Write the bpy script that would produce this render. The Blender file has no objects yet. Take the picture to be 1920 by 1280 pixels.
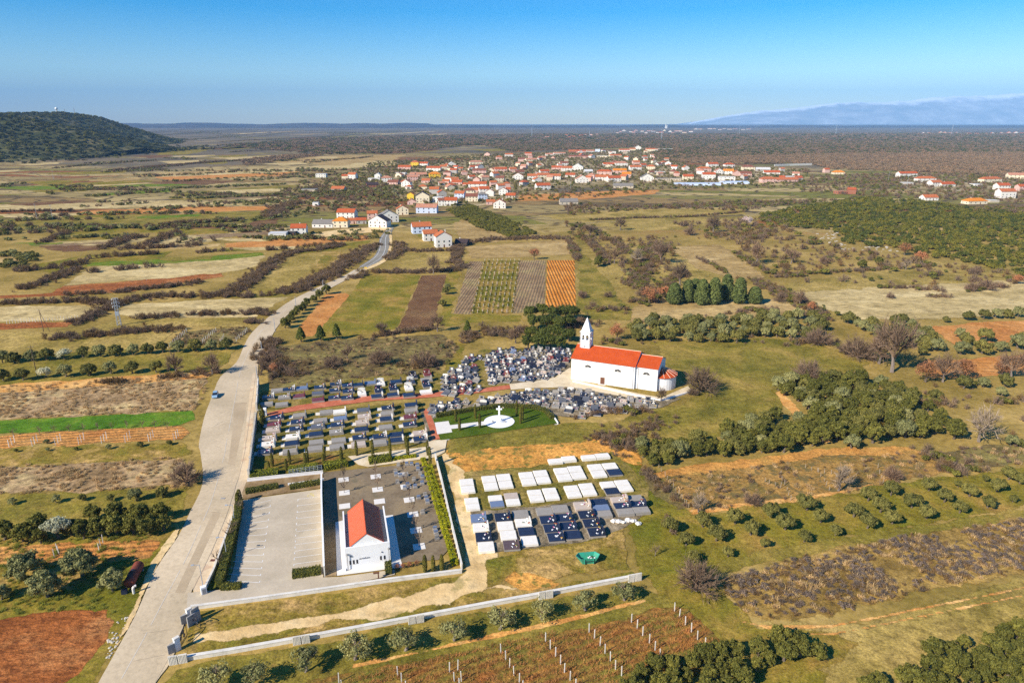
import bpy, bmesh, math, random
import numpy as np
from mathutils import Vector, Matrix
from mathutils.geometry import tessellate_polygon
random.seed(7); RNG = np.random.default_rng(7)
SC = bpy.context.scene; COL = SC.collection

# ------------------------------------------------------------------ camera, sky, sun, exposure
CAM_H, FPX = 85.0, 1280.0
PITCH = math.atan(411/1280)
cam_data = bpy.data.cameras.new('camera'); cam_data.lens = 24; cam_data.sensor_width = 36
cam_data.clip_end = 200000; cam_data.clip_start = 1
cam = bpy.data.objects.new('camera', cam_data); COL.objects.link(cam)
cam.location = (0, 0, CAM_H); cam.rotation_euler = (math.pi/2-PITCH, 0, 0)
SC.camera = cam

SUN_EL, SHADOW_AZ = math.radians(34), math.radians(39)   # the shadow runs this way from +X
to_sun = Vector((-math.cos(SHADOW_AZ)*math.cos(SUN_EL), -math.sin(SHADOW_AZ)*math.cos(SUN_EL), math.sin(SUN_EL)))
sd = bpy.data.lights.new('sun', 'SUN'); sd.energy = 4.8; sd.angle = math.radians(0.5); sd.color = (1.0, 0.93, 0.82)
so = bpy.data.objects.new('sun', sd); COL.objects.link(so)
so.rotation_euler = (-to_sun).to_track_quat('-Z', 'Y').to_euler(); so.location = (-200, -150, 400)

w = bpy.data.worlds.new('World'); SC.world = w; w.use_nodes = True
nt = w.node_tree; nt.nodes.clear()
sky = nt.nodes.new('ShaderNodeTexSky'); sky.sky_type = 'NISHITA'; sky.sun_disc = False
sky.sun_elevation = SUN_EL; sky.sun_rotation = math.atan2(to_sun.x, to_sun.y)
sky.altitude = 200; sky.air_density = 1.0; sky.dust_density = 0.0; sky.ozone_density = 2.2
bg = nt.nodes.new('ShaderNodeBackground'); bg.inputs[1].default_value = 0.098
wo = nt.nodes.new('ShaderNodeOutputWorld')
hs = nt.nodes.new('ShaderNodeHueSaturation'); hs.inputs['Saturation'].default_value = 2.0; hs.inputs['Hue'].default_value = 0.512
nt.links.new(sky.outputs[0], hs.inputs['Color']); nt.links.new(hs.outputs[0], bg.inputs[0]); nt.links.new(bg.outputs[0], wo.inputs[0])
SC.view_settings.view_transform = 'Standard'; SC.view_settings.look = 'None'
SC.view_settings.exposure = 0.66; SC.view_settings.gamma = 1.0; SC.view_settings.use_curve_mapping = False
cy = SC.cycles
cy.max_bounces = 5; cy.diffuse_bounces = 2; cy.glossy_bounces = 2; cy.transmission_bounces = 2; cy.volume_bounces = 0
cy.transparent_max_bounces = 40; cy.use_denoising = False; cy.sample_clamp_indirect = 4; cy.caustics_reflective = False; cy.caustics_refractive = False

# ------------------------------------------------------------------ helpers
_c, _s = math.cos(PITCH), math.sin(PITCH)
def G(px, py, z=0.0):
    """the point of the ground (height z) that the photograph shows at px, py"""
    a = (px-960)/FPX; b = (640-py)/FPX
    t = (z-CAM_H)/(-_s+b*_c)
    return (a*t, (_c+b*_s)*t)
def V3(px, py, z=0.0):
    x, y = G(px, py, z); return Vector((x, y, z))
def mpp(px, py):
    """metres per photo pixel at the ground there"""
    x, y = G(px, py); return (y*_c+CAM_H*_s)/FPX
def lin(c):
    return tuple(((v/255)/12.92 if v/255 <= 0.04045 else ((v/255+0.055)/1.055)**2.4) for v in c)

def tag(o, label=None, cat=None, group=None, kind=None):
    if label: o['label'] = label
    if cat: o['category'] = cat
    if group: o['group'] = group
    if kind: o['kind'] = kind
    return o
def mesh_obj(name, verts, faces, mats, parent=None, midx=None, smooth=False):
    me = bpy.data.meshes.new(name)
    me.from_pydata([tuple(v) for v in verts], [], [tuple(f) for f in faces])
    for m in (mats if isinstance(mats, (list, tuple)) else [mats]): me.materials.append(m)
    if midx is not None: me.polygons.foreach_set('material_index', np.asarray(midx, dtype=np.int32))
    if smooth: me.polygons.foreach_set('use_smooth', np.ones(len(me.polygons), dtype=bool))
    me.update()
    o = bpy.data.objects.new(name, me); COL.objects.link(o)
    if parent: o.parent = parent
    return o
def empty(name, loc=(0, 0, 0), rz=0.0, scale=(1, 1, 1)):
    o = bpy.data.objects.new(name, None); COL.objects.link(o)
    o.location = loc; o.rotation_euler = (0, 0, rz); o.scale = scale; o.empty_display_size = 0.5
    return o
def copy_tree(o, parent=None, keep=True):
    c = o.copy(); COL.objects.link(c)
    if parent: c.parent = parent
    for ch in o.children: copy_tree(ch, c)
    return c

class MB:
    """collects shapes for one mesh"""
    def __init__(s): s.v = []; s.f = []; s.m = []
    def add(s, vs, fs, m=0):
        k = len(s.v); s.v += [tuple(v) for v in vs]; s.f += [tuple(i+k for i in f) for f in fs]; s.m += [m]*len(fs); return s
    def box(s, x0, y0, z0, x1, y1, z1, m=0):
        vs = [(x0,y0,z0),(x1,y0,z0),(x1,y1,z0),(x0,y1,z0),(x0,y0,z1),(x1,y0,z1),(x1,y1,z1),(x0,y1,z1)]
        return s.add(vs, [(0,3,2,1),(4,5,6,7),(0,1,5,4),(1,2,6,5),(2,3,7,6),(3,0,4,7)], m)
    def bbox(s, x0, y0, z0, x1, y1, z1, b=0.04, m=0):
        """a box whose top edges are chamfered"""
        vs = [(x0,y0,z0),(x1,y0,z0),(x1,y1,z0),(x0,y1,z0),(x0,y0,z1-b),(x1,y0,z1-b),(x1,y1,z1-b),(x0,y1,z1-b),
              (x0+b,y0+b,z1),(x1-b,y0+b,z1),(x1-b,y1-b,z1),(x0+b,y1-b,z1)]
        return s.add(vs, [(0,3,2,1),(8,9,10,11),(0,1,5,4),(1,2,6,5),(2,3,7,6),(3,0,4,7),(4,5,9,8),(5,6,10,9),(6,7,11,10),(7,4,8,11)], m)
    def prism(s, poly, z0, z1, m=0):
        n = len(poly); vs = [(p[0],p[1],z0) for p in poly]+[(p[0],p[1],z1) for p in poly]
        a = sum(poly[i][0]*poly[(i+1)%n][1]-poly[(i+1)%n][0]*poly[i][1] for i in range(n))
        fs = [tuple(range(n))[::-1], tuple(range(n, 2*n))]+[(i,(i+1)%n,n+(i+1)%n,n+i) for i in range(n)]
        if a < 0: fs = [f[::-1] for f in fs]
        return s.add(vs, fs, m)
    def tube(s, p0, p1, r0, r1=None, n=6, m=0, cap=True):
        r1 = r0 if r1 is None else r1
        p0 = Vector(p0); p1 = Vector(p1); d = (p1-p0)
        if d.length < 1e-6: return s
        q = d.to_track_quat('Z', 'Y'); vs = []
        for p, r in ((p0, r0), (p1, r1)):
            for i in range(n):
                a = 2*math.pi*i/n; vs.append(p+q@Vector((r*math.cos(a), r*math.sin(a), 0)))
        fs = [(i,(i+1)%n,n+(i+1)%n,n+i) for i in range(n)]
        if cap: fs += [tuple(range(n))[::-1], tuple(range(n, 2*n))]
        return s.add(vs, fs, m)
    def path(s, pts, r, n=5, m=0):
        for a, b in zip(pts, pts[1:]): s.tube(a, b, r, r, n, m)
        return s
    def lathe(s, prof, cx=0, cy=0, n=16, m=0):
        vs = []
        for r, z in prof:
            for i in range(n):
                a = 2*math.pi*i/n; vs.append((cx+r*math.cos(a), cy+r*math.sin(a), z))
        fs = []
        for k in range(len(prof)-1):
            for i in range(n): fs.append((k*n+i, k*n+(i+1)%n, (k+1)*n+(i+1)%n, (k+1)*n+i))
        fs.append(tuple(range(n))[::-1]); fs.append(tuple(range((len(prof)-1)*n, len(prof)*n)))
        return s.add(vs, fs, m)
    def blob(s, c, r, m=0, sz=1.0, seed=0):
        rr = random.Random(seed); n = 6; vs = []
        for k, (pr, pz) in enumerate(((0.55,-0.8),(1,-0.1),(0.85,0.5),(0.35,0.95))):
            for i in range(n):
                a = 2*math.pi*i/n+k*0.5; q = r*pr*(0.8+0.4*rr.random())
                vs.append((c[0]+q*math.cos(a), c[1]+q*math.sin(a), c[2]+r*sz*pz))
        fs = [(k*n+i, k*n+(i+1)%n, (k+1)*n+(i+1)%n, (k+1)*n+i) for k in range(3) for i in range(n)]
        fs.append(tuple(range(3*n, 4*n))); fs.append(tuple(range(n))[::-1])
        return s.add(vs, fs, m)
    def build(s, name, mats, parent=None, smooth=False):
        return mesh_obj(name, s.v, s.f, mats, parent, s.m, smooth)

ORD = ('zeroth first second third fourth fifth sixth seventh eighth ninth tenth eleventh twelfth thirteenth fourteenth fifteenth sixteenth '
       'seventeenth eighteenth nineteenth twentieth').split()
def nth(n):
    if n <= 20: return ORD[n]
    t = ('', '', 'twenty', 'thirty', 'forty', 'fifty', 'sixty', 'seventy', 'eighty', 'ninety')[n//10]
    return t+'-'+ORD[n%10] if n % 10 else t[:-1]+'ieth'

# ------------------------------------------------------------------ materials
def new_mat(name):
    m = bpy.data.materials.new(name); m.use_nodes = True
    return m, m.node_tree, m.node_tree.nodes['Principled BSDF']
def N(nt, t, **kw):
    n = nt.nodes.new(t)
    for k, v in kw.items(): setattr(n, k, v)
    return n
def math_node(nt, op, a, b=None):
    n = nt.nodes.new('ShaderNodeMath'); n.operation = op
    for i, v in enumerate((a, b)):
        if v is None: continue
        if isinstance(v, (int, float)): n.inputs[i].default_value = v
        else: nt.links.new(v, n.inputs[i])
    return n.outputs[0]
def ramp(nt, fac, stops):
    r = nt.nodes.new('ShaderNodeValToRGB'); e = r.color_ramp.elements
    while len(e) < len(stops): e.new(0.5)
    for i, (p, c) in enumerate(stops): e[i].position = p; e[i].color = (*c, 1)
    nt.links.new(fac, r.inputs[0]); return r.outputs[0]
def mix(nt, fac, a, b, mode='MIX'):
    n = nt.nodes.new('ShaderNodeMix'); n.data_type = 'RGBA'; n.blend_type = mode
    for sock, v in ((n.inputs[0], fac), (n.inputs[6], a), (n.inputs[7], b)):
        if isinstance(v, (int, float)): sock.default_value = v
        elif isinstance(v, tuple): sock.default_value = (*v, 1)
        else: nt.links.new(v, sock)
    return n.outputs[2]
def noise(nt, vec, scale, detail=5, rough=0.6, dist=0.0):
    n = nt.nodes.new('ShaderNodeTexNoise'); n.inputs['Scale'].default_value = scale; n.inputs['Detail'].default_value = detail
    n.inputs['Roughness'].default_value = rough; n.inputs['Distortion'].default_value = dist
    nt.links.new(vec, n.inputs['Vector']); return n.outputs[0]
GK = 0.92
def gmat(name, c1, c2, c3, s1=0.06, s2=1.1, con=0.5, stripe=None, speck=None, rough=0.95, bump=0.5, stretch=None):
    """ground: patches of three colours, fine mottling, tufts, and rows (angle, period, strength, colour)"""
    m, nt, b = new_mat(name)
    geo = N(nt, 'ShaderNodeNewGeometry'); pos = geo.outputs['Position']
    src = pos
    if stretch:
        mp = N(nt, 'ShaderNodeMapping'); mp.inputs['Rotation'].default_value = (0, 0, -stretch[0]); mp.inputs['Scale'].default_value = (stretch[1], 1, 1)
        mp.vector_type = 'TEXTURE' if False else 'POINT'
        nt.links.new(pos, mp.inputs[0]); src = mp.outputs[0]
    k = [tuple(v*g for v, g in zip(lin(c), (1.02, .93, .76))) for c in (c1, c2, c3)]
    a = noise(nt, src, s1, 8, 0.68, 0.4)
    col = ramp(nt, a, [(0.36, k[0]), (0.5, k[1]), (0.64, k[2])])
    f = noise(nt, src, s2, 6, 0.72)
    val = ramp(nt, f, [(0.30, (1-min(.9, con*1.35),)*3), (0.5, (1.0,)*3), (0.72, (1+con*1.0,)*3)])
    col = mix(nt, 1.0, col, val, 'MULTIPLY')
    md = noise(nt, pos, 0.16, 5, 0.7, 0.5)
    col = mix(nt, 1.0, col, ramp(nt, md, [(0.32, (0.72,)*3), (0.5, (1.0,)*3), (0.70, (1.22,)*3)]), 'MULTIPLY') if con > 0.25 else col
    if con > 0.25:
        fn_ = noise(nt, pos, 2.6, 3, 0.7)
        col = mix(nt, 1.0, col, ramp(nt, fn_, [(0.34, (0.70,)*3), (0.5, (1.0,)*3), (0.66, (1.28,)*3)]), 'MULTIPLY')
    if speck:
        t = noise(nt, pos, speck[1], 3, 0.6)
        tf = ramp(nt, t, [(speck[2], (0, 0, 0)), (speck[2]+0.06, (1, 1, 1))])
        col = mix(nt, math_node(nt, 'MULTIPLY', tf, speck[3]), col, tuple(v*GK for v in lin(speck[0])))
    h = f
    if stripe:
        ang, per, st, sc = stripe
        mp = N(nt, 'ShaderNodeMapping'); mp.inputs['Rotation'].default_value = (0, 0, -ang); nt.links.new(pos, mp.inputs[0])
        sx = N(nt, 'ShaderNodeSeparateXYZ'); nt.links.new(mp.outputs[0], sx.inputs[0])
        wob = noise(nt, pos, 0.35, 3, 0.6)
        ph = math_node(nt, 'ADD', math_node(nt, 'MULTIPLY', sx.outputs[1], 2*math.pi/per), math_node(nt, 'MULTIPLY', wob, 4.0))
        sn = math_node(nt, 'MULTIPLY_ADD', math_node(nt, 'SINE', ph), 0.5); sn.node.inputs[2].default_value = 0.5
        brk = noise(nt, pos, 0.6, 4, 0.7)
        fac = math_node(nt, 'MULTIPLY', math_node(nt, 'MULTIPLY', math_node(nt, 'POWER', sn, 2.0), st), ramp(nt, brk, [(0.32, (0.35,)*3), (0.6, (1,)*3)]))
        col = mix(nt, fac, col, tuple(v*GK for v in lin(sc)))
        h = math_node(nt, 'ADD', f, math_node(nt, 'MULTIPLY', sn, 0.8))
    # worn, ragged outline where a sheet carries a 'fade' value near its edge
    at = N(nt, 'ShaderNodeAttribute'); at.attribute_name = 'fade'
    en = noise(nt, pos, 0.45, 5, 0.75)
    af = math_node(nt, 'ADD', at.outputs['Fac'], math_node(nt, 'MULTIPLY', math_node(nt, 'SUBTRACT', en, 0.5), math_node(nt, 'MULTIPLY', at.outputs['Fac'], 2.2)))
    alpha = ramp(nt, af, [(0.42, (1,)*3), (0.56, (0,)*3)])
    nt.links.new(alpha, b.inputs['Alpha'])
    nt.links.new(col, b.inputs['Base Color'])
    b.inputs['Roughness'].default_value = rough; b.inputs['Specular IOR Level'].default_value = 0.1
    if bump:
        bp = N(nt, 'ShaderNodeBump'); bp.inputs['Strength'].default_value = bump; bp.inputs['Distance'].default_value = 0.5
        nt.links.new(h, bp.inputs['Height']); nt.links.new(bp.outputs[0], b.inputs['Normal'])
    return m
def smat(name, c, var=0.12, sc=1.5, rough=0.7, spec=0.3, metal=0.0, k=0.92, fine=14.0, dirt=None, bump=0.0):
    """a plain surface with weathering mottles; colour as it looks in sun"""
    m, nt, b = new_mat(name)
    tc = N(nt, 'ShaderNodeTexCoord'); geo = N(nt, 'ShaderNodeNewGeometry'); pos = geo.outputs['Position']
    base = tuple(v*k for v in lin(c))
    a = noise(nt, pos, sc, 5, 0.65); f = noise(nt, pos, fine, 3, 0.6)
    v1 = ramp(nt, a, [(0.3, (1-var,)*3), (0.7, (1+var*0.6,)*3)])
    v2 = ramp(nt, f, [(0.3, (1-var*0.6,)*3), (0.7, (1+var*0.4,)*3)])
    col = mix(nt, 1.0, mix(nt, 1.0, base, v1, 'MULTIPLY'), v2, 'MULTIPLY')
    if dirt:
        d = noise(nt, pos, dirt[1], 6, 0.7)
        col = mix(nt, ramp(nt, d, [(0.48, (0,)*3), (0.7, (dirt[2],)*3)]), col, tuple(v*k for v in lin(dirt[0])))
    nt.links.new(col, b.inputs['Base Color'])
    b.inputs['Roughness'].default_value = rough; b.inputs['Specular IOR Level'].default_value = spec; b.inputs['Metallic'].default_value = metal
    if bump:
        bp = N(nt, 'ShaderNodeBump'); bp.inputs['Strength'].default_value = bump; bp.inputs['Distance'].default_value = 0.1
        nt.links.new(a, bp.inputs['Height']); nt.links.new(bp.outputs[0], b.inputs['Normal'])
    return m
def tile_mat(name, c1, c2, wave=0.24, axis='X'):
    """clay roof tiles: courses by height and barrels along the eave, patches of older tiles"""
    m, nt, b = new_mat(name)
    tc = N(nt, 'ShaderNodeTexCoord'); ob = tc.outputs['Object']
    sx = N(nt, 'ShaderNodeSeparateXYZ'); nt.links.new(ob, sx.inputs[0])
    u = math_node(nt, 'SINE', math_node(nt, 'MULTIPLY', sx.outputs[0 if axis == 'X' else 1], 2*math.pi/wave))
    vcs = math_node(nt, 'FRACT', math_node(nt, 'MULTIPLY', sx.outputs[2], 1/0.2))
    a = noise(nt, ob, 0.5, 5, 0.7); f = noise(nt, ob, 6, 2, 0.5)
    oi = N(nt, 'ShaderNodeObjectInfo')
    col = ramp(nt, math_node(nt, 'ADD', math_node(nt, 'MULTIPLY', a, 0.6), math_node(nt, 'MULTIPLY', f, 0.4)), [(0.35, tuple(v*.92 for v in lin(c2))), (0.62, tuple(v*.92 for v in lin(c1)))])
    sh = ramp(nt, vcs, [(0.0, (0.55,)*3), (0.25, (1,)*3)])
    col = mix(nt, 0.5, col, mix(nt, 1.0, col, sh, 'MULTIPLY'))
    nt.links.new(col, b.inputs['Base Color']); b.inputs['Roughness'].default_value = 0.8; b.inputs['Specular IOR Level'].default_value = 0.15
    bp = N(nt, 'ShaderNodeBump'); bp.inputs['Strength'].default_value = 0.5; bp.inputs['Distance'].default_value = 0.06
    nt.links.new(math_node(nt, 'ADD', u, vcs), bp.inputs['Height']); nt.links.new(bp.outputs[0], b.inputs['Normal'])
    return m
def leaf_mat(name, c1, c2, rnd=0.25, trans=0.3, k=1.35):
    m, nt, b = new_mat(name)
    oi = N(nt, 'ShaderNodeObjectInfo'); geo = N(nt, 'ShaderNodeNewGeometry')
    a = noise(nt, geo.outputs['Position'], 0.9, 3, 0.6)
    f = math_node(nt, 'ADD', math_node(nt, 'MULTIPLY', a, 0.8), math_node(nt, 'MULTIPLY', geo.outputs['Random Per Island'], 0.35))
    k = np.array((1.08, 1.0, .86))*k
    col = ramp(nt, f, [(0.3, tuple(np.array(lin(c1))*k)), (0.85, tuple(np.array(lin(c2))*k))])
    vr = ramp(nt, oi.outputs['Random'], [(0.0, (1-rnd, 1-rnd*0.9, 1-rnd)), (0.5, (1, 1, 1)), (1.0, (1+rnd, 1+rnd*0.8, 1+rnd*0.6))])
    col = mix(nt, 1.0, col, vr, 'MULTIPLY')
    nt.links.new(col, b.inputs['Base Color']); b.inputs['Roughness'].default_value = 0.75; b.inputs['Specular IOR Level'].default_value = 0.2
    tr = N(nt, 'ShaderNodeBsdfTranslucent'); nt.links.new(col, tr.inputs[0])
    ms = N(nt, 'ShaderNodeMixShader'); ms.inputs[0].default_value = trans
    out = nt.nodes['Material Output']
    nt.links.new(b.outputs[0], ms.inputs[1]); nt.links.new(tr.outputs[0], ms.inputs[2]); nt.links.new(ms.outputs[0], out.inputs[0])
    return m

GRASS = gmat('grass_dry', (126,114,54), (158,140,78), (182,160,100), 0.03, 0.6, 0.45)
GRASS2 = gmat('grass_olive', (104,102,40), (132,122,54), (158,138,74), 0.05, 0.7, 0.4, speck=((150,120,60), 0.5, 0.62, 0.5))
GREEN = gmat('grass_green', (106,108,34), (132,122,48), (164,136,74), 0.05, 0.8, 0.35)
LUSH = gmat('grass_fresh', (84,112,26), (104,126,36), (136,134,56), 0.06, 0.8, 0.35)
BRIGHT = gmat('grass_lush', (72,114,26), (88,128,34), (118,138,50), 0.08, 0.8, 0.3)
STRAW = gmat('straw', (162,146,100), (190,172,126), (212,196,152), 0.05, 0.7, 0.4, stretch=(0.0, 0.35))
TAN = gmat('tan_field', (146,124,80), (172,148,100), (192,170,124), 0.04, 0.6, 0.4, stretch=(0.1, 0.4))
PINKS = gmat('dead_weeds', (138,116,86), (168,144,112), (190,172,128), 0.08, 0.5, 0.55)
SCRUBF = gmat('scrub_floor', (96,84,58), (120,108,70), (140,132,80), 0.07, 0.5, 0.5)
PLOUGH = gmat('ploughed_red', (146,88,48), (164,102,58), (182,128,82), 0.08, 0.9, 0.5, speck=((112,62,32), 0.9, 0.54, 0.6), bump=1.0, stretch=(math.radians(6), 0.45))
PLOUGH2 = gmat('ploughed_orange', (184,124,68), (202,144,84), (214,162,104), 0.05, 0.7, 0.35, stripe=(math.radians(4), 1.6, 0.4, (150,100,48)))
ORANGE = gmat('orange_soil', (194,124,50), (212,144,66), (222,162,92), 0.06, 0.8, 0.35, stripe=(math.radians(92), 1.7, 0.75, (140,84,26)), bump=0.8)
ORANGE2 = gmat('orange_rows', (180,120,68), (198,142,82), (204,158,100), 0.06, 0.8, 0.35, stripe=(math.radians(10), 1.9, 0.35, (150,120,60)), bump=0.8)
ORANGE3 = gmat('orange_bank', (186,134,72), (206,154,86), (170,144,82), 0.06, 0.8, 0.4, bump=0.8)
BROWN = gmat('brown_field', (104,76,54), (122,92,66), (138,112,80), 0.05, 0.7, 0.35, stripe=(math.radians(75), 1.4, 0.3, (90,70,50)))
MAUVE = gmat('mauve_field', (128,108,84), (148,126,100), (160,146,104), 0.05, 0.7, 0.35, stripe=(math.radians(84), 1.5, 0.3, (110,90,70)))
VINE = gmat('vineyard_soil', (164,110,60), (150,120,62), (118,122,52), 0.10, 0.9, 0.5, stripe=(math.radians(35), 2.3, 0.55, (110,112,44)), bump=0.8)
VINE2 = gmat('old_vineyard', (128,112,62), (158,126,72), (180,144,86), 0.09, 0.8, 0.5, speck=((112,100,60), 0.35, 0.52, 0.8))
WOODF = gmat('woodland_floor', (104,86,66), (120,100,78), (130,112,84), 0.02, 0.3, 0.4)
MACCH = gmat('macchia_floor', (96,100,44), (118,116,58), (150,146,100), 0.05, 0.4, 0.5, speck=((214,200,178), 0.25, 0.66, 0.9))
TRACK = gmat('dirt_track', (204,176,128), (222,196,150), (232,212,172), 0.10, 0.5, 0.2, speck=((160,144,84), 0.22, 0.60, 0.6))
TRACKO = gmat('orange_track', (196,136,72), (214,164,98), (226,188,128), 0.12, 1.2, 0.3)
SCRUBG = gmat('scrub_grass', (118,98,52), (146,122,68), (174,148,88), 0.05, 0.6, 0.5)
ORDIRT = gmat('orange_dirt', (150,128,66), (206,150,76), (226,170,92), 0.07, 0.9, 0.45, speck=((110,112,48), 0.4, 0.56, 0.8))
BAREGR = gmat('worn_grass', (112,112,42), (140,122,56), (196,164,110), 0.07, 0.8, 0.45)
LAWN = gmat('lawn', (62,88,18), (76,98,24), (92,108,34), 0.12, 1.5, 0.25)
FLAWN = gmat('cypress_lawn', (88,98,32), (116,104,46), (140,100,58), 0.12, 1.2, 0.35)
CEMG = gmat('cemetery_grass', (96,96,42), (124,114,54), (160,140,88), 0.12, 1.0, 0.4)
GRAVEL = gmat('grave_gravel', (96,90,76), (132,122,104), (168,156,136), 0.2, 2.0, 0.35)
ROADM = gmat('road_concrete', (182,170,150), (197,184,164), (210,197,177), 0.04, 1.2, 0.14, rough=0.85, bump=0.05, stretch=(math.radians(-25), 1.0))
ROADP = gmat('road_patch', (170,156,136), (180,166,146), (188,174,154), 0.08, 1.5, 0.08, bump=0.05)
ASPH = gmat('asphalt_grey', (126,126,124), (138,137,134), (150,148,144), 0.05, 1.5, 0.08, bump=0.05)
LOT = gmat('car_park_asphalt', (176,168,155), (186,178,166), (196,188,176), 0.12, 2.0, 0.07, bump=0.05, speck=((206,190,160), 0.12, 0.6, 0.5))
WALKM = gmat('pavement_concrete', (196,178,156), (208,192,170), (216,204,186), 0.12, 1.5, 0.1, bump=0.05, speck=((190,150,120), 0.2, 0.6, 0.5))
SLATE = gmat('plaza_stone', (118,106,90), (134,122,106), (146,132,110), 0.12, 1.6, 0.18, bump=0.1, speck=((110,104,80), 0.2, 0.58, 0.6))
DKPAVE = gmat('brown_paving', (122,102,74), (142,122,94), (156,138,112), 0.3, 1.6, 0.2, bump=0.1)
BRICKP = gmat('red_brick_path', (176,98,76), (190,112,88), (202,130,106), 0.3, 2.5, 0.2, bump=0.1)
WHPAVE = smat('white_paving', (236,228,214), 0.06, 0.8)
CREAMP = gmat('cream_paving', (200,186,162), (214,202,180), (224,214,196), 0.2, 1.5, 0.1, bump=0.05)
PAINT = smat('white_paint', (240,238,232), 0.1, 3.0)
WPAINT = smat('worn_paint', (226,216,198), 0.1, 3.0)
YPAINT = smat('yellow_paint', (226,206,120), 0.1, 3.0)
WALLW = smat('white_plaster', (250,248,244), 0.04, 0.4, 0.8, 0.2, k=0.9, dirt=((220,206,188), 0.25, 0.25))
CONC = smat('concrete', (232,224,208), 0.12, 0.7, 0.85, 0.2, dirt=((170,164,150), 0.5, 0.5))
CONCM = smat('weathered_concrete', (190,182,168), 0.16, 0.7, 0.85, 0.2, dirt=((150,144,130), 0.5, 0.5))
CONCD = smat('grey_concrete', (166,162,156), 0.14, 0.7, 0.85, 0.2)
DARKG = smat('dark_window', (46,46,52), 0.1, 2.0, 0.15, 0.6)
WOODB = smat('brown_wood', (120,78,56), 0.2, 2.0, 0.6)
IRON = smat('black_iron', (40,40,48), 0.1, 2.0, 0.5, 0.5)
STEEL = smat('galvanised_steel', (170,176,182), 0.1, 2.0, 0.45, 0.5)
POSTW = smat('white_post', (232,224,210), 0.1, 2.0, 0.8)
WOODP = smat('grey_wood_pole', (104,86,70), 0.15, 2.0, 0.85)
BARK = smat('bark', (112,98,82), 0.2, 3.0, 0.9)
BARKG = smat('pale_bark', (136,122,110), 0.2, 3.0, 0.9)
# ------------------------------------------------------------------ the ground
def make_base_mat():
    m, nt, b = new_mat('plain')
    geo = N(nt, 'ShaderNodeNewGeometry'); pos = geo.outputs['Position']
    L = lambda *c: tuple(v*g for v, g in zip(lin(c), (1.02, .93, .78)))
    a = noise(nt, pos, 0.03, 8, 0.7)
    near = ramp(nt, a, [(0.34, L(124,110,52)), (0.5, L(154,134,74)), (0.66, L(182,158,98))])
    # far parcels: long strips of fields
    wv = N(nt, 'ShaderNodeVectorMath'); wv.operation = 'ADD'
    wn = N(nt, 'ShaderNodeTexNoise'); wn.inputs['Scale'].default_value = 0.006; wn.inputs['Detail'].default_value = 3
    nt.links.new(pos, wn.inputs['Vector'])
    sc = N(nt, 'ShaderNodeVectorMath'); sc.operation = 'SCALE'; sc.inputs['Scale'].default_value = 60
    nt.links.new(wn.outputs['Color'], sc.inputs[0]); nt.links.new(pos, wv.inputs[0]); nt.links.new(sc.outputs[0], wv.inputs[1])
    mp = N(nt, 'ShaderNodeMapping'); mp.inputs['Rotation'].default_value = (0, 0, math.radians(-6)); mp.inputs['Scale'].default_value = (1/170, 1/48, 1/300)
    nt.links.new(wv.outputs[0], mp.inputs[0])
    vo = N(nt, 'ShaderNodeTexVoronoi'); vo.inputs['Scale'].default_value = 1.0; vo.inputs['Randomness'].default_value = 0.9
    nt.links.new(mp.outputs[0], vo.inputs['Vector'])
    sx = N(nt, 'ShaderNodeSeparateColor'); nt.links.new(vo.outputs['Color'], sx.inputs[0])
    pc = ramp(nt, sx.outputs[0], [(0.0, L(164,148,100)), (0.2, L(138,132,70)), (0.36, L(186,168,118)), (0.5, L(112,98,66)), (0.62, L(124,124,52)), (0.74, L(150,128,84)), (0.86, L(146,96,56)), (1.0, L(98,86,60))])
    pc.node.color_ramp.interpolation = 'CONSTANT'
    ve = N(nt, 'ShaderNodeTexVoronoi'); ve.feature = 'DISTANCE_TO_EDGE'; ve.inputs['Randomness'].default_value = 0.9
    nt.links.new(mp.outputs[0], ve.inputs['Vector'])
    ed = ramp(nt, ve.outputs['Distance'], [(0.03, (1, 1, 1)), (0.10, (0, 0, 0))])
    pc = mix(nt, ed, pc, L(84,74,56))
    # woods take over with distance
    sp = N(nt, 'ShaderNodeSeparateXYZ'); nt.links.new(pos, sp.inputs[0])
    yy = sp.outputs[1]
    wn2 = noise(nt, pos, 0.0016, 6, 0.65)
    wf = math_node(nt, 'ADD', wn2, math_node(nt, 'MULTIPLY', math_node(nt, 'SUBTRACT', yy, 1500), 0.00006))
    wm = ramp(nt, wf, [(0.50, (0, 0, 0)), (0.56, (1, 1, 1))])
    wcol = ramp(nt, noise(nt, pos, 0.004, 6, 0.7), [(0.35, L(88,84,70)), (0.5, L(110,102,86)), (0.66, L(138,124,100))])
    farc = mix(nt, wm, pc, wcol)
    ff = ramp(nt, math_node(nt, 'ADD', math_node(nt, 'MULTIPLY', yy, 0.001), math_node(nt, 'MULTIPLY', a, 0.2)), [(0.62, (0,)*3), (0.74, (1,)*3)])
    ff.node.color_ramp.interpolation = 'EASE'
    col = mix(nt, ff, near, farc)
    f = noise(nt, pos, 0.6, 6, 0.7)
    col = mix(nt, 1.0, col, ramp(nt, f, [(0.3, (0.6,)*3), (0.5, (1,)*3), (0.72, (1.35,)*3)]), 'MULTIPLY')
    nt.links.new(col, b.inputs['Base Color']); b.inputs['Roughness'].default_value = 0.95; b.inputs['Specular IOR Level'].default_value = 0.1
    bp = N(nt, 'ShaderNodeBump'); bp.inputs['Strength'].default_value = 0.4; bp.inputs['Distance'].default_value = 0.5
    nt.links.new(f, bp.inputs['Height']); nt.links.new(bp.outputs[0], b.inputs['Normal'])
    return m
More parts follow.
